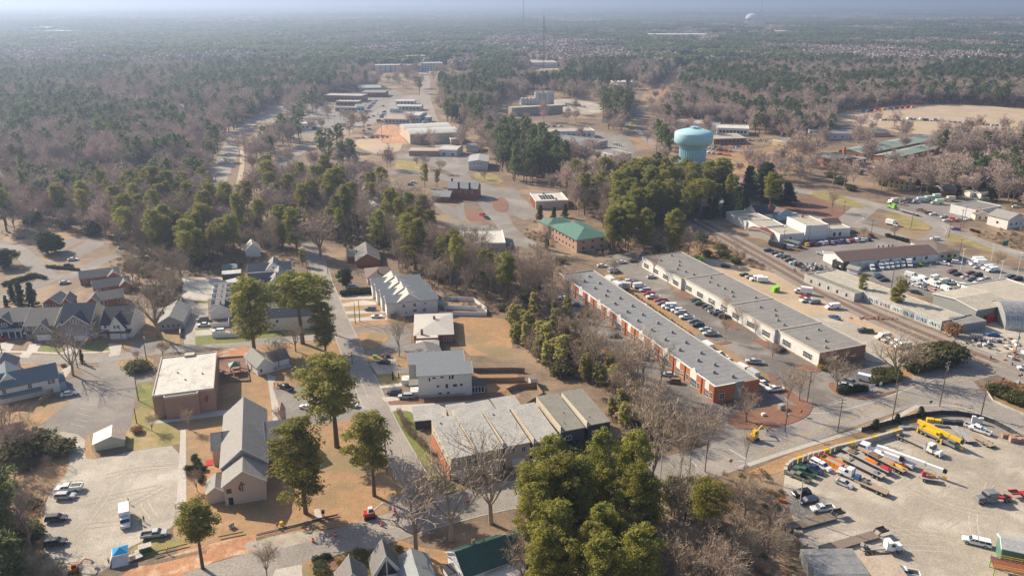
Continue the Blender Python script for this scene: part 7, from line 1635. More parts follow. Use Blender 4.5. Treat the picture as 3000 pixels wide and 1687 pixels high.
for(K,u0,v0,u1,v1,n,k,h,w)in((12,1950,250,2000,360,4,'hedge',1.3,1.0),(12,1890,390,2060,380,6,'hedge',1.3,1.1),(12,1900,430,1990,440,4,'hedge',1.3,1),(12,2020,420,2020,520,4,'hedge',1.2, .9),(9,870,75,1160,50,12,'hedge',2.2,1.2),(11,720,1060,980,1030,9,'hedge',2.0,1.1),(11,1060,970,1270,930,7,'bush',2.4, .9),(11,1110,880,1260,890,5,'bush',3,1.1),(11,1600,760,1850,740,7,'bush',6.5,1.0),(11,1420,830,1560,800,5,'bush',4.5,1.0),(11,2300,1060,2575,1180,9,'bush',3.2,1.2),(11,2350,1010,2560,1100,7,'rust',3.0,1.3),
         (4,470,1240,800,1275,12,'hedge',1.4,1),(4,20,1430,330,1340,9,'hedge',1.8,1.2),(4,330,1330,460,1360,5,'hedge',1.6,1.2),(7,2040,870,2120,900,4,'hedge',1.4,1.1),(7,1190,930,1400,990,7,'hedge',1.8,1.1),(13,610,1300,740,1270,4,'hedge',1.2,1.1),(9,1340,285,1480,330,6,'thicket',2.2, .8),(9,1330,270,1800,230,10,'hedge', .9, .7),(8,940,530,1060,520,3,'thicket',2.4, .8),(5,2400,880,2180,870,5,'hedge',1.2,1),(13,1500,-10,1720,210,9,'thicket',3.4, .6),(9,1440,1280,1500,1440,6,'thicket',3.4, .6),(10,1180,40,2330,850,34,'rust', .8, .9),(11,1640,1260,940,1449,3,'cedar',3.0,1.6),(8,590,930,550,1040,5,'rust', .9, .8)):
 a=G(K,u0,v0);b=G(K,u1,v1)
 for i in range(n):p=a.lerp(b,(i+ .5)/n)+Vector((rng.uniform(-.3, .3),rng.uniform(-.3, .3),0));plant(k,p,h*rng.uniform(.85,1.15),w)
# ---------------------------------------------------------------- woods: bases scattered inside outlines, largest ones as objects of their own, the rest as one mass
WOODS=[ # outline, spacing, kind weights
 ('0,430 520,430 545,500 700,520 745,560 765,640 720,690 620,700 560,690 470,690 440,640 400,650 330,640 270,600 200,590 100,570 0,600',7.6,{'bare':6,'pine':2.2,'bush': .8}),
 ('265,600 330,570 470,560 560,600 580,660 540,690 470,700 420,660 320,640',8.0,{'pine':6,'bare':2}),
 ('560,430 680,400 720,430 860,430 930,445 990,470 960,540 900,560 870,620 800,600 770,620 745,545 600,500',6.8,{'bare':6,'pine':2.4,'bush': .6}),
 ('690,395 760,360 860,340 960,380 985,405 960,425 870,425 760,408',8.0,{'pine':4,'bare':2}),
 ('960,500 1080,520 1090,570 1190,600 1330,640 1430,655 1400,700 1420,760 1330,760 1200,770 1110,750 1060,700 1000,690 1000,640 930,640 900,570',5.8,{'bare':7,'pine':1.6,'thicket':1,'bush': .6}),
 ('1200,770 1330,765 1400,740 1500,850 1600,960 1690,1050 1720,1100 1640,1110 1560,1090 1530,1000 1480,960 1400,960 1330,900 1300,850 1260,820',5.6,{'bamboo':5,'bare':4,'thicket':2,'bush':1}),
 ('1330,870 1420,840 1480,900 1560,1000 1600,1080 1540,1080 1500,960 1400,950',4.2,{'bamboo':7,'rust':2.5,'thicket':1.5}),
 ('1255,800 1330,800 1400,860 1380,900 1300,880',4.4,{'bamboo':6,'thicket':1,'rust':2.5}),
 ('1520,860 1600,900 1720,1010 1790,1080 1760,1110 1660,1080 1560,980',7.0,{'bare':6,'thicket':4}),
 ('1240,330 1400,330 1430,400 1440,440 1400,460 1300,465 1255,440',6.5,{'pine':7,'bare':1}),
 ('1300,455 1440,440 1560,410 1620,470 1640,560 1560,600 1480,560 1420,520 1400,500 1330,480',6.0,{'bare':6,'pine':1.5}),
 ('1560,420 1700,430 1790,500 1820,560 1700,570 1620,570 1560,640 1500,640 1540,560',6.5,{'pine':7,'bare':1.4}),
 ('1480,560 1640,575 1790,590 1850,600 1860,650 1790,660 1640,650 1560,650 1470,640',6.2,{'pine':6,'bare':1.5,'bush':1.2}),
 ('1270,520 1330,560 1400,600 1380,640 1290,610',6.5,{'pine':3,'bare':2,'cedar':1}),
 ('1690,470 1800,470 1900,490 1985,510 1960,540 1850,545 1770,560',7.5,{'cedar':4,'pine':2.4,'bare':1}),
 ('1790,590 1900,615 1960,690 1900,690 1820,660',6.5,{'bare':5,'bush':2,'thicket':2}),
 ('1285,1260 1330,1110 1440,1100 1490,1190 1560,1160 1620,1190 1640,1270 1650,1449 1620,1600 1290,1600',6.6,{'pine':6,'bush':1.5,'bare':1.6,'rust':1}),
 ('1640,1230 1740,1200 1800,1190 1800,1449 1780,1560 1640,1560',6.2,{'bare':5,'pine':1.2,'thicket':3}),
 ('1780,1200 1900,1175 1960,1205 1985,1300 2005,1360 2040,1449 2000,1560 1800,1560',6.0,{'bare':6,'thicket':5}),
 ('1640,1130 1760,1090 1780,1100 1750,1140 1680,1165 1600,1180 1540,1160',5.4,{'bare':4,'thicket':4,'bush':1}),
 ('1560,1090 1640,1110 1700,1100 1620,1150 1545,1150',5.0,{'thicket':4,'bush':2,'bare':1}),
 ('-60,1230 60,1210 110,1290 100,1380 60,1449 100,1560 -60,1560',5.6,{'pine':4,'bare':2,'bush':2}),
 ('-60,1080 80,1080 150,1110 130,1180 40,1200 -60,1200',6.5,{'bare':3,'bush':3,'thicket':2}),
 ('30,1400 150,1395 230,1430 200,1500 30,1500',4.0,{'thicket':4,'bush':1}),
 ('1780,370 2060,350 2150,360 2140,400 2100,430 2020,460 1990,470 1860,450 1790,420',12.0,{'bare':7,'pine': .4}),
 ('2060,400 2200,430 2330,420 2576,400 2640,420 2640,560 2480,560 2380,510 2280,480 2130,480 2060,460',6.6,{'bare':7,'pine':1.8,'bush':1,'cedar': .5}),
 ('2470,560 2640,560 2640,640 2540,625 2440,590',7.0,{'bare':3,'pine':1.5,'cedar':2}),
 ('1000,690 1060,700 1110,750 1230,770 1250,800 1120,760',6.5,{'bare':3,'pine':1,'bush':3}),
 ('560,300 590,390 560,480 530,490 480,400',9.0,{'bare':5,'pine':3}),
 ('620,330 700,300 720,360 690,400 640,430 612,400',8.5,{'pine':4,'bare':4}),
 ('250,640 330,650 450,650 472,720 455,780 400,770 340,730 300,690',6.5,{'bare':5,'bush':2,'thicket':2}),
 ('470,690 560,690 600,700 610,720 540,700 470,705',6.5,{'bare':3,'bush':2,'pine':1}),
]
RIGHT_WOOD=[(p.x,p.y)for p in D('1690,330 1700,160 1760,60 2700,60 2700,255 2300,255 2050,290 1900,330')]
PINEY=[bbpoly(D(q))for q in('0,215 280,200 300,240 250,300 0,330','20,300 330,290 480,330 470,370 30,400','430,150 700,160 830,190 850,240 640,255 430,240','1090,190 1300,170 1600,210 1600,260 1560,300 1240,290 1110,250','1640,190 1800,160 1900,210 2300,200 2576,150 2640,160 2640,215 2300,230 2000,250 1680,240','1180,110 1330,100 1560,110 1700,150 1560,180 1300,160','1240,260 1440,300 1410,380 1250,360','1440,250 1600,220 1600,300 1470,330','860,155 1040,150 1000,120 860,120','0,120 400,130 400,150 0,170','1330,330 1420,330 1400,400 1340,400')]
SPARSE=[bbpoly(D(q))for q in('690,250 760,265 830,270 900,300 840,330 780,350 700,340 660,300','170,235 260,225 330,240 420,245 430,270 330,275 200,262','330,270 420,268 560,285 555,312 420,305 340,290','380,190 520,180 620,200 560,215 430,215')]
_bins={}
for bb in EXCL:
 for i in range(int(bb[0]//60),int(bb[2]//60)+1):
  for j in range(int(bb[1]//60),int(bb[3]//60)+1):_bins.setdefault((i,j),[]).append(bb)
def blocked(x,y):
 for bb in _bins.get((int(x//60),int(y//60)),()):
  if bb[0]<=x<=bb[2]and bb[1]<=y<=bb[3]and inside((x,y),bb[4]):return True
 return False
def inpoly(x,y,ps):return any(bb[0]<=x<=bb[2]and bb[1]<=y<=bb[3]and inside((x,y),bb[4])for bb in ps)
VIS=[bbpoly([Vector((*map(float,a.split(',')),0))for a in q.split()])for q in(
 '1690,312 1792,312 1792,372 1697,372','548,465 560,400 590,345 640,300 720,262 705,290 625,335 600,400 595,460','700,430 720,385 800,340 870,318 940,285 1050,238 1064,250 960,305 800,355 745,400','800,240 1040,215 1064,250 1100,300 1085,330 1000,315 940,300 860,310 800,270',
 '890,320 1000,310 1170,310 1240,400 1180,440 1090,440 1000,400 900,370','1000,395 1180,440 1280,440 1290,460 1190,470 1250,500 1340,620 1290,640 1230,600 1100,520 1070,450 1000,420','880,150 1170,150 1190,185 1060,190 1020,208 930,190','1062,180 1090,180 1110,250 1120,330 1140,400 1110,360 1080,280','1230,290 1240,262 1310,232 1390,230 1460,262 1540,280 1500,300 1420,275 1400,295',
 '1560,380 1570,350 1600,240 1680,200 1740,100 1770,105 1750,150 1700,200 1690,250 1620,330 1660,380','1370,320 1440,315 1600,370 1640,350 1650,380 1600,405 1560,400 1430,350','1690,305 1890,310 1890,345 1790,345','1790,330 2000,345 1950,380 1880,380 1830,400 1790,385','2105,282 2200,266 2576,270 2576,325 2480,330 2105,325','2070,375 2150,372 2330,345 2375,360 2350,375 2200,395 2180,425 2070,410',
 '2200,500 2576,520 2576,700 2380,650 2180,590 2130,560 2000,500','1395,548 1500,548 1515,580 1470,640 1440,635 1395,590','1330,485 1420,488 1425,520 1350,525','742,570 765,590 820,690 870,840 840,840 800,720 760,640','1880,528 2200,610 2150,640 1900,610',
 '1620,640 1700,650 2100,860 2200,900 2100,930 1900,850 1640,720','1410,690 1500,690 1900,960 1890,1010 1830,1000 1420,740','1083,1060 1460,978 1535,1050 1530,1120 1440,1100 1345,1120 1190,1150 1130,1170','1020,890 1220,900 1230,1000 1040,1010','930,690 1230,760 1225,800 975,800','1010,790 1145,830 1140,860 1020,900','1975,1190 2160,1120 2576,1120 2576,1449 2080,1449 2020,1380','1790,1170 2000,1090 2300,980 2576,1000 2576,1100 2400,1040 2150,1110 1990,1170','515,660 760,640 780,700 640,830 470,860 460,700','1890,100 2005,100 2005,118 1890,118','1300,160 1410,160 1410,185 1300,185','1450,205 1610,205 1610,222 1450,222','1875,28 1910,28 1910,55 1875,55','0,600 60,610 120,660 260,640 300,650 300,700 120,700 0,690')]
def hides(x,y,h,r):
 for z,k in((0,0),(h* .55,1),(h, .6)):
  for s_ in(-1,0,1)if k else(0,):
   a,b_=proj(x+s_*r*k,y,z)
   if inpoly(a,b_,VIS):return True
 return False
HH={'pine':20,'bare':14,'cedar':11,'bush':3,'bamboo':7,'thicket':4.5,'rust':3}
CAND=[]
wp_=[(bbpoly(D(q)),s,w)for q,s,w in WOODS]
for bb,s,w in wp_:
 ks=list(w);ws=[w[k]for k in ks]
 for i in range(int((bb[2]-bb[0])/s)+1):
  for j in range(int((bb[3]-bb[1])/s)+1):
   x=bb[0]+(i+rng.random())*s;y=bb[1]+(j+rng.random())*s
   if inside((x,y),bb[4])and not blocked(x,y):
    k=rng.choices(ks,ws)[0];h=HH[k];p_=G(-1,*proj(x,y,h* .6))
    if inside((p_.x,p_.y),bb[4])and not hides(x,y,h,4 if h>10 else 1.5):CAND.append((k,x,y))
near_wood=[b[0]for b in wp_]
Y0=G(-1,0,430).y
s=7.2;y=Y0
while y<1560:
 hw=y* .70+60;x=-hw
 while x<hw:
  px,py=x+rng.uniform(0,s),y+rng.uniform(0,s);x+=s
  if blocked(px,py)or inpoly(px,py,near_wood):continue
  n=noise.noise(Vector((px/95,py/95,4.2)))+ .5*noise.noise(Vector((px/30,py/30,1.2)));pf= .10+(.45 if n> .18 else 0)+(.6 if inpoly(px,py,PINEY)and noise.noise(Vector((px/60,py/60,3.3)))>-.12 else 0)
  if noise.noise(Vector((px/70,py/70,8.8)))> .42 and rng.random()< .8 and px<350:continue # glades
  k='pine' if rng.random()<pf else 'bare'
  if inpoly(px,py,SPARSE)and rng.random()> .2:continue
  if not hides(px,py,HH[k],4)or(k=='bare' and rng.random()< .09):CAND.append((k,px,py))
 y+=s
CAND.sort(key=lambda c:math.hypot(c[1],c[2]));LEFT={'pine':[],'bare':[]};NK={}
PRE={'pine':sum(1 for o,_ in LAB if o.name.startswith('pine_tree'))+12,'bare':sum(1 for o,_ in LAB if o.name.startswith('bare_tree'))+14}
for k,x,y in CAND:
 NK[k]=NK.get(k,0)+1;lim=300-PRE.get(k,0)if k in LEFT else 280
 if NK[k]<=lim and abs(x)<y* .66+14:
  p=Vector((x,y,0));h={'pine':rng.uniform(16,25),'bare':rng.uniform(10.5,16.5),'bush':rng.uniform(2,5),'bamboo':rng.uniform(5.5,9.5),'thicket':rng.uniform(3,6.5),'rust':rng.uniform(2,5.5),'cedar':rng.uniform(8,15)}[k]
  plant(k,p,h,rng.uniform(.85,1.2))
 elif k in LEFT:LEFT[k].append((x,y))
# instanced masses
def mass(name,label,protos,pts,cat='woodland'):
 """pts: (x, y, z, scale, rotation, index)"""
 col=bpy.data.collections.new(name+'_kinds')
 for i,(nm,me)in enumerate(protos):o=bpy.data.objects.new(f'{nm}_{i}',me);col.objects.link(o)
 me=bpy.data.meshes.new(name);me.from_pydata([p[:3]for p in pts],[],[])
 for an,ix,ty in(('sc',3,'FLOAT'),('rt',4,'FLOAT'),('ix',5,'INT')):at=me.attributes.new(an,ty,'POINT');at.data.foreach_set('value',[p[ix]for p in pts])
 o=link(name,me);tag(o,label,cat,None,'stuff');md=o.modifiers.new('scatter','NODES');g=bpy.data.node_groups.new(name,'GeometryNodeTree');md.node_group=g
 g.interface.new_socket('Geometry',in_out='INPUT',socket_type='NodeSocketGeometry');g.interface.new_socket('Geometry',in_out='OUTPUT',socket_type='NodeSocketGeometry');N=g.nodes.new;L=g.links.new
 gi,go,ip,ci=N('NodeGroupInput'),N('NodeGroupOutput'),N('GeometryNodeInstanceOnPoints'),N('GeometryNodeCollectionInfo');ci.inputs['Collection'].default_value=col;ci.inputs['Separate Children'].default_value=True;ci.inputs['Reset Children'].default_value=True
 def na(n,t):a=N('GeometryNodeInputNamedAttribute');a.data_type=t;a.inputs[0].default_value=n;return[q for q in a.outputs if q.enabled and q.name=='Attribute'][0]
 L(gi.outputs[0],ip.inputs['Points']);L(ci.outputs[0],ip.inputs['Instance']);ip.inputs['Pick Instance'].default_value=True;L(na('ix','INT'),ip.inputs['Instance Index'])
 cx=N('ShaderNodeCombineXYZ');L(na('rt','FLOAT'),cx.inputs[2]);L(cx.outputs[0],ip.inputs['Rotation']);cs=N('ShaderNodeCombineXYZ');sc=na('sc','FLOAT');[L(sc,cs.inputs[i])for i in range(3)];L(cs.outputs[0],ip.inputs['Scale']);L(ip.outputs[0],go.inputs[0]);return o
def merged(bld,bark,name):
 t,f,lm_=bld;return f.mesh(name,lm_,t,bark)
FP=[('pine',merged(pine(201+i,H,cf,R_,26,26, .85,True,'dome','pine_leaf_far'),'bark','far_pine'))for i,(H,cf,R_)in enumerate(((22, .42,4.6),(24, .5,4.4),(20, .36,4.9),(18, .3,4.2)))]
FB_=[('bare',merged(bare(231+i,H,R_,9,1.0, .085, .22,fk,True),'twig_far','far_bare'))for i,(H,R_,fk)in enumerate(((15,5.2, .3),(16,4.4, .35),(13,5.6, .25),(17,4.0, .4)))]
mass('pine_wood','dark green mass of pines spreading beyond the shops towards the horizon',FP,[(x,y,0,rng.uniform(.78,1.15),rng.uniform(0,6.28),rng.randrange(4))for x,y in LEFT['pine']])
mass('leafless_wood','mauve-brown mass of leafless trees filling the middle distance',FB_,[(x,y,0,rng.uniform(.75,1.15),rng.uniform(0,6.28),rng.randrange(4))for x,y in LEFT['bare']])
def patch(seed,size,n,mk,hh,rr,fc):
 f=LF(seed);r=random.Random(seed)
 for i in range(n):x,y=(r.random()- .5)*size,(r.random()- .5)*size;R_=rr*r.uniform(.7,1.3);h=hh*r.uniform(.7,1.15);f.clump((x,y,h-R_* .5),R_,fc,R_* .46,flat=.8,up=.8,el=.8,shell=.7)
 return f.mesh('patch',mk)
PA=[('p',patch(300+i,60,62,'pine_leaf_far',19,4.8,30))for i in range(2)]+[('b',patch(310+i,60,75,'twig_mass',14.5,4.8,34))for i in range(3)]
PB=[('p',patch(320,240,190,'pine_leaf_far',20,11,16))]+[('b',patch(330+i,240,190,'twig_mass',15,11,16))for i in range(2)]
def far_pts(y0,y1,s,npi,nb,nz):
 out=[];y=y0
 while y<y1:
  x=-y* .70-100
  while x<y* .70+100:
   px,py=x+rng.uniform(-s* .2,s* .2),y+rng.uniform(-s* .2,s* .2);x+=s
   if s<100 and(blocked(px,py)or blocked(px-12,py-20)or blocked(px+12,py-20)):continue
   n=noise.noise(Vector((px/nz,py/(nz*1.6),5.5)))+ .5*noise.noise(Vector((px/nz*3,py/nz*2,2.5)));lim= .14 if px>0 else .3
   if inpoly(px,py,PINEY):n+= .6
   out.append((px,py,terr(px,py)-1.0,rng.uniform(.92,1.12),rng.choice((0,1.57,3.14,4.71)),rng.randrange(npi)if n>lim else npi+rng.randrange(nb)))
  y+=s
 return out
mass('far_woodland','hazy patchwork of far pine and leafless woods',PA,far_pts(1560,5000,52,2,3,260));mass('horizon_woodland','pale blue woods fading into the horizon',PB,far_pts(5000,17000,215,1,2,900))
# ground litter under the woods: low tufts and dead bracken
lit=[]
for bb,s_,w in wp_:
 s=3.4
 for i in range(int((bb[2]-bb[0])/s)+1):
  for j in range(int((bb[3]-bb[1])/s)+1):
   x=bb[0]+(i+rng.random())*s;y=bb[1]+(j+rng.random())*s
   if y<420 and inside((x,y),bb[4])and not blocked(x,y):lit.append((x,y,0,rng.uniform(.5,1.3),rng.uniform(0,6.28),rng.randrange(4)))
UN=[('u',ball(401,1.3, .9,90, .2,'rust_leaf',4)[1].mesh('tuft','rust_leaf')),('u',ball(402,1.2, .8,90, .18,'bush_leaf',4)[1].mesh('tuft','bush_leaf')),('u',bare(403,2.6,1.6,6, .8, .02, .04, .05,True)[1].mesh('tuft','twig')),('u',bare(404,3.2,1.8,6, .8, .02, .04, .05,True)[1].mesh('tuft','twig'))]
mass('undergrowth','low brown undergrowth between the trunks of the near woods',UN,lit,'undergrowth')

# ---------------------------------------------------------------- works site, playground, yard details
p=G(12,1225,1275);o=thing('canopy_tent','bright blue canopy tent with white side sheets beside the trench','tent',p,R(25));q=MB();q.v=[(-1.6,-1.6,2.3),(1.6,-1.6,2.3),(1.6,1.6,2.3),(-1.6,1.6,2.3),(0,0,3.2)];q.f=[(0,1,4),(1,2,4),(2,3,4),(3,0,4)];q.m=[0]*4;kid(o,'canopy',q,['canvas_blue'])
for x in(-1.55,1.55):
 for y in(-1.55,1.55):q=MB();q.tube((x,y,0),(x,y,2.35), .05,n=4);kid(o,'leg',q,['trim'])
q=MB();q.hexa([(-2.1,-2.6,0),(1.4,-2.8,0),(1.4,-2.7,0),(-2.1,-2.5,0),(-1.6,-1.7,2.25),(1.55,-1.7,2.25),(1.55,-1.62,2.25),(-1.6,-1.62,2.25)]);kid(o,'side_sheet',q,['canvas_white']);q=MB();q.hexa([(-2.6,-2.6,0),(-2.3,1.4,0),(-2.2,1.4,0),(-2.5,-2.6,0),(-1.7,-1.6,2.25),(-1.7,1.5,2.25),(-1.62,1.5,2.25),(-1.62,-1.6,2.25)]);kid(o,'side_sheet',q,['canvas_white'])
o=thing('ground_sheet','pale plywood sheets laid by the blue canopy','sheet',G(12,1370,1265)+Vector((0,0, .25)),R(40));q=MB();q.box(-1.3,-1.2, .3,1.3,1.2, .36);q.box(.2, .4, .37,1.8,2.0, .43);kid(o,'board',q,['concrete'])
o=thing('generator','dark green machine box with a tan top by the canopy','generator',G(12,1465,1200),R(28));q=MB();q.box(-1.3,-.8, .1,1.3, .8,1.5);kid(o,'housing',q,[paint('green')]);q=MB();q.box(-1.4,-.9,1.51,1.4, .9,1.6);kid(o,'lid',q,['concrete'])
def pipe(label,K,a,b,r,m,z=.35,nm='pipe'):
 A,B_=G(K,*a),G(K,*b);q=MB();q.tube((0,0,z),(B_-A)+Vector((0,0,z)),r,n=8);thing(nm,label,'pipe',A,0,'pipes along the trench',q.mesh(nm,[M[m]if m in M else paint(m)]))
pipe('long green pipe beside the trench under the small pine',12,(1430,1255),(1890,1140), .16,'green', .5);pipe('shorter grey pipe beside the long green one',12,(1560,1265),(1650,1240), .14,'steel');pipe('green pipe continuing towards the yellow barrel',12,(2200,1070),(2450,1020), .16,'green', .5);pipe('long pale pipe laid on the lawn edge',13,(0,1035),(640,880), .15,'concrete', .3);pipe('dark pipe on the trench rim',13,(230,985),(820,845), .13,'bed', .3);pipe('brown pipe on the pile end by the letter box',13,(560,900),(830,840), .16,'brick', .45)
for K,u,v,lb in((13,258,945,'yellow barrel at the trench beside the bending person'),):p=G(K,u,v);o=thing('barrel',lb,'barrel',p);q=MB();q.lathe([(.42,0),(.45, .5),(.42,1.2),(.1,1.25)],12);kid(o,'shell',q,[paint('yellow')])
for i,(K,u,v,lb)in enumerate(((13,575,1105,'on the trench side of the wide road'),(13,803,1045,'in the pine shadow on the wide road'),(13,1262,945,'in front of the mini excavator'),(13,1395,800,'at the street mouth past the excavator'),(13,2120,700,'at the terrace drive'),(13,2080,605,'yellowish one at the terrace lawn'))):
 p=G(K,u,v);o=thing('traffic_drum','red and white traffic drum '+lb,'traffic drum',p,0,'traffic drums on the road works');q=MB();q.lathe([(.42,0),(.42, .1),(.3, .12),(.28, .5)],12);kid(o,'base',q,['cone_red']);q=MB();q.lathe([(.285, .51),(.27, .75)],12);kid(o,'band',q,['trim']);q=MB();q.lathe([(.265, .76),(.24,1.1),(.05,1.15)],12);kid(o,'top',q,['cone_red'])
def sign(label,K,u,v,h,w,hh,m,rz=0,txt=None,tm='trim',cat='sign',posts=1,face=None,diamond=False):
 p=G(K,u,v);o=thing('sign',label,cat,p,rz)
 for i in range(posts):x=0 if posts==1 else(-w/2+ .1+i*(w- .2));q=MB();q.tube((x, .05,0),(x, .05,h), .05,n=5);kid(o,'post',q,['insulator'])
 q=MB()
 if diamond:q.ext([(0,h-hh),(w/2,h-hh/2),(0,h),(-w/2,h-hh/2)],-.05,0,'y')
 else:q.box(-w/2,-.06,h-hh,w/2,0,h)
 kid(o,'plate',q,[m])
 if txt:text(o,txt,hh* .5,tm,(0,-.065,h-hh* .7),(R(90),0,0))
 return o
sign('green street sign on the verge opposite the hedge',11,1625,1215,2.8,1.0, .8,'sign_green', .2);sign('blue shield-like sign by the junction road',11,2350,985,3.0,1.3,1.2,'sign_blue', .4);sign('pale diamond sign by the railway crossing',11,1930,790,3.4,1.9,1.9,'trim_tan', .2,diamond=True)
o=sign('round yellow crossing warning sign by the railway',11,1885,770,3.6, .1, .1,'black', .2);q=MB();q.tube((0,-.08,3.2),(0,-.01,3.2),1.0,n=20);kid(o,'disc',q,[paint('yellow')]);sign('orange works sign on the red mulch island',11,330,1290,2.4,1.5,1.5,'sign_orange', .5,diamond=True);sign('orange works sign at the road bend',14,2195,350,2.6,1.3,1.3,'sign_orange',0,diamond=True)
sign('white sign framed by posts at the office entrance',11,1045,1030,2.2,1.8,1.4,'trim', .3,posts=2);sign('small white sign beside the framed one',11,1130,1000,1.8,1.0, .9,'trim', .3);sign('tiny white sign behind the framed one',11,1043,1050,1.0, .7, .5,'trim', .3);sign('white roadside sign by the evergreen hedge',11,1510,880,2.4, .6, .8,'trim', .2);sign('green overhead sign behind the dealer lot road',7,2365,1110,7.0,3.0,2.6,'sign_green', .2);sign('white billboard beyond the pale bushes of the junction',2,955,1260,9,11,7,'trim', .1,posts=2,cat='billboard')
# railway crossing signal
o=thing('crossing_signal','railway crossing signal with twin black lamps','signal',G(11,2520,960), .3);q=MB();q.tube((0,0,0),(0,0,4.2), .13,n=8);kid(o,'mast',q,['insulator'])
for x in(-.55, .55):q=MB();q.tube((x,-.25,3.0),(x, .1,3.0), .34,n=12);kid(o,'lamp',q,['black'])
q=MB();q.box(-.45,-.3,0, .45, .3, .9);kid(o,'base_box',q,['insulator']);q=MB();q.tube((0,0,1.1),(-4.2,-1.2,1.6), .06,n=4);kid(o,'barrier_arm',q,['trim'])
# yellow hoops on the grass, oval island letters, letter boxes
for K,u,v,lb in((11,1915,1205,'yellow hoop post on the verge, upright one'),(11,2010,1235,'faded yellow hoop on the verge'),(7,1470,850,'yellow marker on the oval island, first'),(7,1500,852,'yellow marker on the oval island, middle'),(7,1530,853,'yellow marker on the oval island, last')):
 o=thing('marker_post',lb,'marker',G(K,u,v));q=MB();q.tube((-.4,0,0),(-.3,0,1.0), .09,n=5);q.tube((-.3,0,1.0),(.3,0,1.0), .09,n=5);q.tube((.3,0,1.0),(.4,0,0), .09,n=5);kid(o,'hoop',q,[paint('yellow')])
o=thing('letter_box','dark letter box on a white base by the church path','letter box',G(13,678,850), .2);q=MB();q.box(-.3,-.3,0, .3, .3,1.1);kid(o,'base',q,['trim']);q=MB();q.box(-.35,-.4,1.11, .35, .4,1.7);kid(o,'box',q,['black'])
o=thing('utility_cabinet','grey-green utility cabinet on a slab by the mulch island','cabinet',G(11,130,1220), .5);q=MB();q.box(-1.0,-.7, .15,1.0, .7,1.7);kid(o,'box',q,['stone_wall']);q=MB();q.box(-1.5,-1.2,0,1.5,1.2, .14);kid(o,'slab',q,['concrete'])
o=thing('stone_box','small white box on the red mulch island','box',G(10,2525,1285), .3);q=MB();q.box(-.5,-.4,0, .5, .4, .9);kid(o,'case',q,['trim']);o=thing('utility_cabinet','green utility cabinet in the bottom garden bed','cabinet',G(13,665,1365), .2);q=MB();q.box(-.7,-.6,0, .7, .6,1.0);kid(o,'box',q,['awning'])
sheet('path','concrete',P(13,'580,780 640,770 670,880 600,890'),6)
p=G(12,2330,960);o=thing('signboard','grey board leaning on the church lawn','board',p, .9);q=MB();q.box(-.7,-.05, .1, .7, .05,1.2);kid(o,'panel',q,['insulator']);q=MB();q.box(-.06,-.06,0, .06, .06,1.1);kid(o,'post',q,['black'])
# bins
for i,(K,u,v,c)in enumerate(((9,1318,700,'navy'),(9,1340,698,'navy'),(9,1188,705,'lime'),(9,1205,706,'lime'),(9,1485,945,'navy'),(9,1505,945,'navy'),(9,1535,965,'pink'),(9,1600,1055,'green'),(9,1275,700,'brown'))):
 p=G(K,u,v);o=auto('wheelie_bin',f'{c} wheeled bin','bin',p,rng.uniform(-.3, .3),'wheeled bins by the houses');q=MB();q.frus((-.3,-.35, .3, .35), .1,(-.36,-.42, .36, .42),1.05);kid(o,'bin_body',q,[paint(c)]);q=MB();q.box(-.38,-.45,1.06, .38, .45,1.14);kid(o,'lid',q,[paint(c)])
# playground
fence('low_fence','low timber edging around the playground',P(8,'2190,820 2190,712 2470,692 2510,940 2240,950 2232,830 2190,820'), .5,'wood_old', .25)
o=thing('play_structure','timber play tower with two small roofs and a slide','play structure',G(8,2370,850),R(25))
for x,y in((-1.5,-1.5),(1.5,-1.5),(1.5,1.5),(-1.5,1.5),(4.2,-1),(4.2,1.2)):q=MB();q.box(x- .1,y- .1,0,x+ .1,y+ .1,3.0 if x<4 else 2.4);kid(o,'post',q,['wood'])
q=MB();q.box(-1.6,-1.6,1.3,1.6,1.6,1.45);kid(o,'platform',q,['wood']);q=MB();q.v=[(-1.9,-1.9,2.9),(1.9,-1.9,2.9),(1.9,1.9,2.9),(-1.9,1.9,2.9),(0,0,4.2)];q.f=[(0,1,4),(1,2,4),(2,3,4),(3,0,4)];q.m=[0]*4;kid(o,'roof',q,['metal_green']);q=MB();q.hexa([(1.7,-.5,1.3),(4.6,-.5, .2),(4.6, .5, .2),(1.7, .5,1.3),(1.7,-.5,1.45),(4.6,-.5, .35),(4.6, .5, .35),(1.7, .5,1.45)]);kid(o,'slide',q,[paint('brown')]);q=MB();q.box(-4.4,-.8,1.0,-1.7, .8,1.15);kid(o,'bridge',q,['wood'])
for i in range(4):q=MB();q.tube((-4+i* .4,-2-i* .5, .2),(-2+i* .4,-3.2,1.4), .12,n=5);kid(o,'climbing_log',q,['wood'])
# yard walls
def blockwall(label,K,s,h,m,grp=None):
 pts=P(K,s);o=thing('block_wall',label,'wall',pts[0],0,grp);b_=MB();b_.box(-.78,-.4,0, .78, .4,h* .48);m1=b_.mesh('block',[M[m]]);b_=MB();b_.box(-.78,-.4,h* .5, .78, .4,h);m2=b_.mesh('block',[M[m]]);n_=0
 for a,b in zip(pts,pts[1:]):
  k=max(1,int((b-a).length/1.6))
  for i in range(k):
   p=a.lerp(b,(i+ .5)/k)-pts[0];rz=math.atan2((b-a).y,(b-a).x);link('block',m1,o,p,rz);n_+=1
   t=link('block',m2,o,p,rz)
   if n_%5==0:t.data=m2.copy();t.data.materials[0]=paint('yellow')if K==15 else M[m]
blockwall('pale concrete block wall of the crane yard with yellow patches',15,'170,440 175,385 230,330 440,255 610,215 660,190 1000,110 1345,10',1.6,'concrete')
fence('silt_fence','dark screen fence along the crane yard verge',P(11,'940,1449 1500,1300 1740,1275 1900,1280 2110,1315 2270,1370 2420,1449 2560,1540'),1.5,'shingle_dark', .1,post='black')
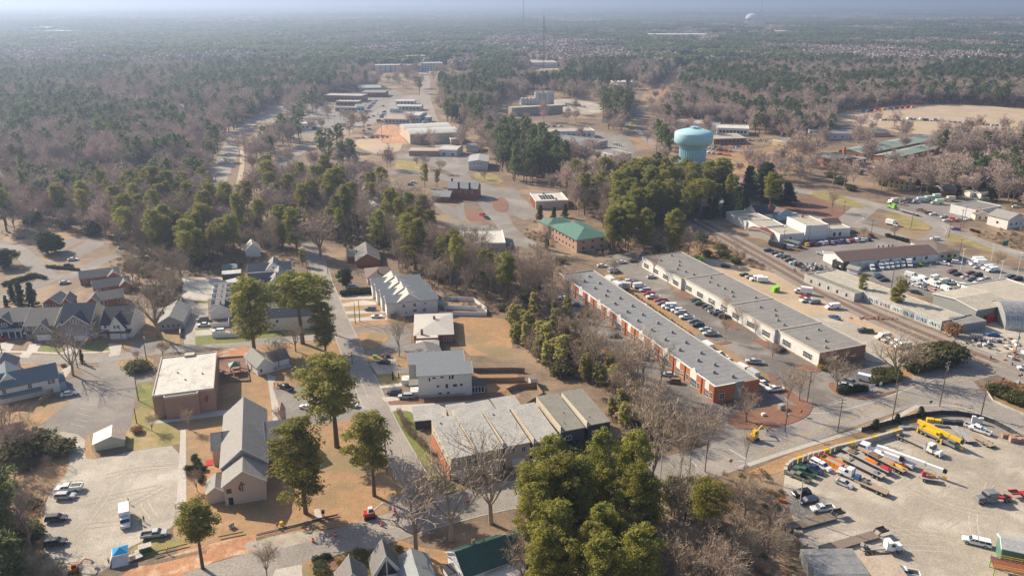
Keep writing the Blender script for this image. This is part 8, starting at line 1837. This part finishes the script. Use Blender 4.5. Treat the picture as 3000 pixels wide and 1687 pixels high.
fence('guard_rail','pale cable rail beside the crossing road thicket',P(11,'2190,1030 2260,1140 2420,1215 2575,1280 2700,1340'), .7,'concrete', .12)
for K,u,v,l,w_,h,m,lb in((15,2500,100,4,1.6,1.6,'brick_gym','tan stacked boxes at the yard wall end'),(15,2440,60,5,1.4,1.3,'wood','long timber crate by the yard wall'),(11,2100,1360,3, .8,2.2,'trim','white cage rack beside the yard wall'),(11,1700,1350,6,1.4,1.1,'yellow','yellow lattice boom sections stacked by the wall'),(11,1850,1370,6,1.6,1.4,'bed','dark heap of steel parts behind the yellow crane'),(11,1760,1400,5, .7, .8,'steel','silver pipes lying behind the yellow crane'),(11,1400,1415,5,1.2, .9,'steel','grey steel stack by the yard corner'),(15,90+2180,1300,1.6,1.1,1.1,'blue','blue tank at the green shed corner'),(15,300,1030,2,1.2,1,'tan','tan engine lump between the lowboys'),(15,400,1170,2,1.2,1.1,'tan','tan block beside the rear lowboy'),(15,150,700,2,1, .8,'orange','orange fittings pile at the shrub edge'),(15,980,1180,2.4,1.6,1.2,'deck_grey','grey flat-topped crate under the day-cab tractor tail'),(11,960,950-200, .1, .1, .1,'black','')):
 if not lb:continue
 o=thing('yard_stack',lb,'equipment',G(K,u,v),rng.uniform(-.5, .1));mm=paint(m)if m in PC else M[m]
 for i in range(3):q=MB();a=l*(i-1)/3;q.box(a-l/6.2,-w_/2*(1- .12*i), .02,a+l/6.2,w_/2*(1- .1*((i+1)%2)),h*(1, .8, .92)[i]);kid(o,'piece',q,[mm])
# scrap ground and dealer clutter as loose heaps
def heap(name,label,cen,rx,ry,n,cols,hmax=1.3):
 c=G(*cen);fs=[MB()for _ in cols]
 for i in range(n):
  x,y=rng.gauss(0,rx/2),rng.gauss(0,ry/2);s1,s2,s3=rng.uniform(.3,1.6),rng.uniform(.3,1.2),rng.uniform(.2,hmax);a=rng.uniform(0,3.1);ca,sa=math.cos(a),math.sin(a);q=fs[i%len(cols)]
  pts=[(x+ca*u*s1-sa*v*s2,y+sa*u*s1+ca*v*s2)for u,v in((-.5,-.5),(.5,-.5),(.5, .5),(-.5, .5))];q.prism(pts,0,s3)
 o=tag(link(name,None,None,c),label,'scrap',None,'stuff')
 for q,m in zip(fs,cols):kid(o,'scrap',q,[paint(m)if m in PC else M[m]])
heap('scrap_heap','jumbled scrap between the graffiti wall and the tan warehouse',(11,1840,225),16,5,90,['white','orange','grey','red','blue','tan'],1.4);heap('scrap_heap','scrap heap beside the railway and pale block',('C',1500,860),9,5,60,['grey','white','brown','teal','dark'],2.2);heap('scrap_heap','dark scrap and pallets near the silver hut',(11,2300,560),14,5,60,['dark','grey','brown','white'],1.0);heap('scrap_heap','clutter of masonry at the rail corner',(11,2540,690),9,4,40,['tan','white','grey','orange'],1.5);heap('stored_goods','orange and dark goods in the repair yard',('T',1000,430),26,8,60,['grey','orange','white','maroon','navy'],2.0);heap('stored_goods','pale machine parts beside the repair shop',('T',1470,345),22,4,50,['tan','grey','white','brown'],2.0);heap('dead_brush','fallen brush along the rail bed',(11,1080,310),8,1.5,40,['brown','brick'], .5);heap('stored_goods','parked plant and spoil on the dirt lot',('S',1230,1060),10,4,30,['dark','brown','tan'],2.0);heap('stored_goods','red and white equipment at the trade unit fence',('S',2430,790),12,4,30,['maroon','white','brown'],2.0)
# ---------------------------------------------------------------- labels that say which one
OW=['first','second','third','fourth','fifth','sixth','seventh','eighth','ninth','tenth','eleventh','twelfth','thirteenth','fourteenth','fifteenth','sixteenth','seventeenth','eighteenth','nineteenth','twentieth']+['twenty-'+w for w in('first','second','third','fourth','fifth','sixth','seventh','eighth','ninth')]+['thirtieth']+['thirty-'+w for w in('first','second','third','fourth','fifth','sixth','seventh','eighth','ninth')]+['fortieth']+['forty-'+w for w in('first','second','third','fourth','fifth')]
keys={}
for o,ph in LAB:
 x,y=o.location.x,o.location.y;ms=sorted(MARKS,key=lambda m:(m[1]-x)**2+(m[2]-y)**2)[:9];A=ms[0];dx,dy=x-A[1],y-A[2];dl=math.hypot(dx,dy)+1e-6
 Bm=max(ms[1:],key=lambda m:(dx*(m[1]-A[1])+dy*(m[2]-A[2]))/dl/(math.hypot(m[1]-A[1],m[2]-A[2])+1e-6));keys.setdefault((ph,A[0],Bm[0]),[]).append((dl,o))
for(ph,a,b_),ls in keys.items():
 ls.sort(key=lambda t:t[0])
 for i,(d_,o)in enumerate(ls):o['label']=f'{ph}, {OW[i]} out from {a} towards {b_}' if len(ls)>1 else f'{ph} out from {a} towards {b_}'
# ---------------------------------------------------------------- haze
hb=MB();hb.box(-34000,-500,-60,34000,52000,210);hm=bpy.data.materials.new('haze_air');hm.use_nodes=True;nt=hm.node_tree;nt.nodes.remove(nt.nodes['Principled BSDF']);pv=nt.nodes.new('ShaderNodeVolumePrincipled');pv.inputs['Color'].default_value=(.44, .56, .82,1);pv.inputs['Density'].default_value=HAZE_DENSITY;pv.inputs['Anisotropy'].default_value= .45;nt.links.new(pv.outputs[0],[n for n in nt.nodes if n.type=='OUTPUT_MATERIAL'][0].inputs['Volume'])
tag(link('haze',hb.mesh('haze',[hm])),'thin blue haze over the far woods','haze',None,'stuff')
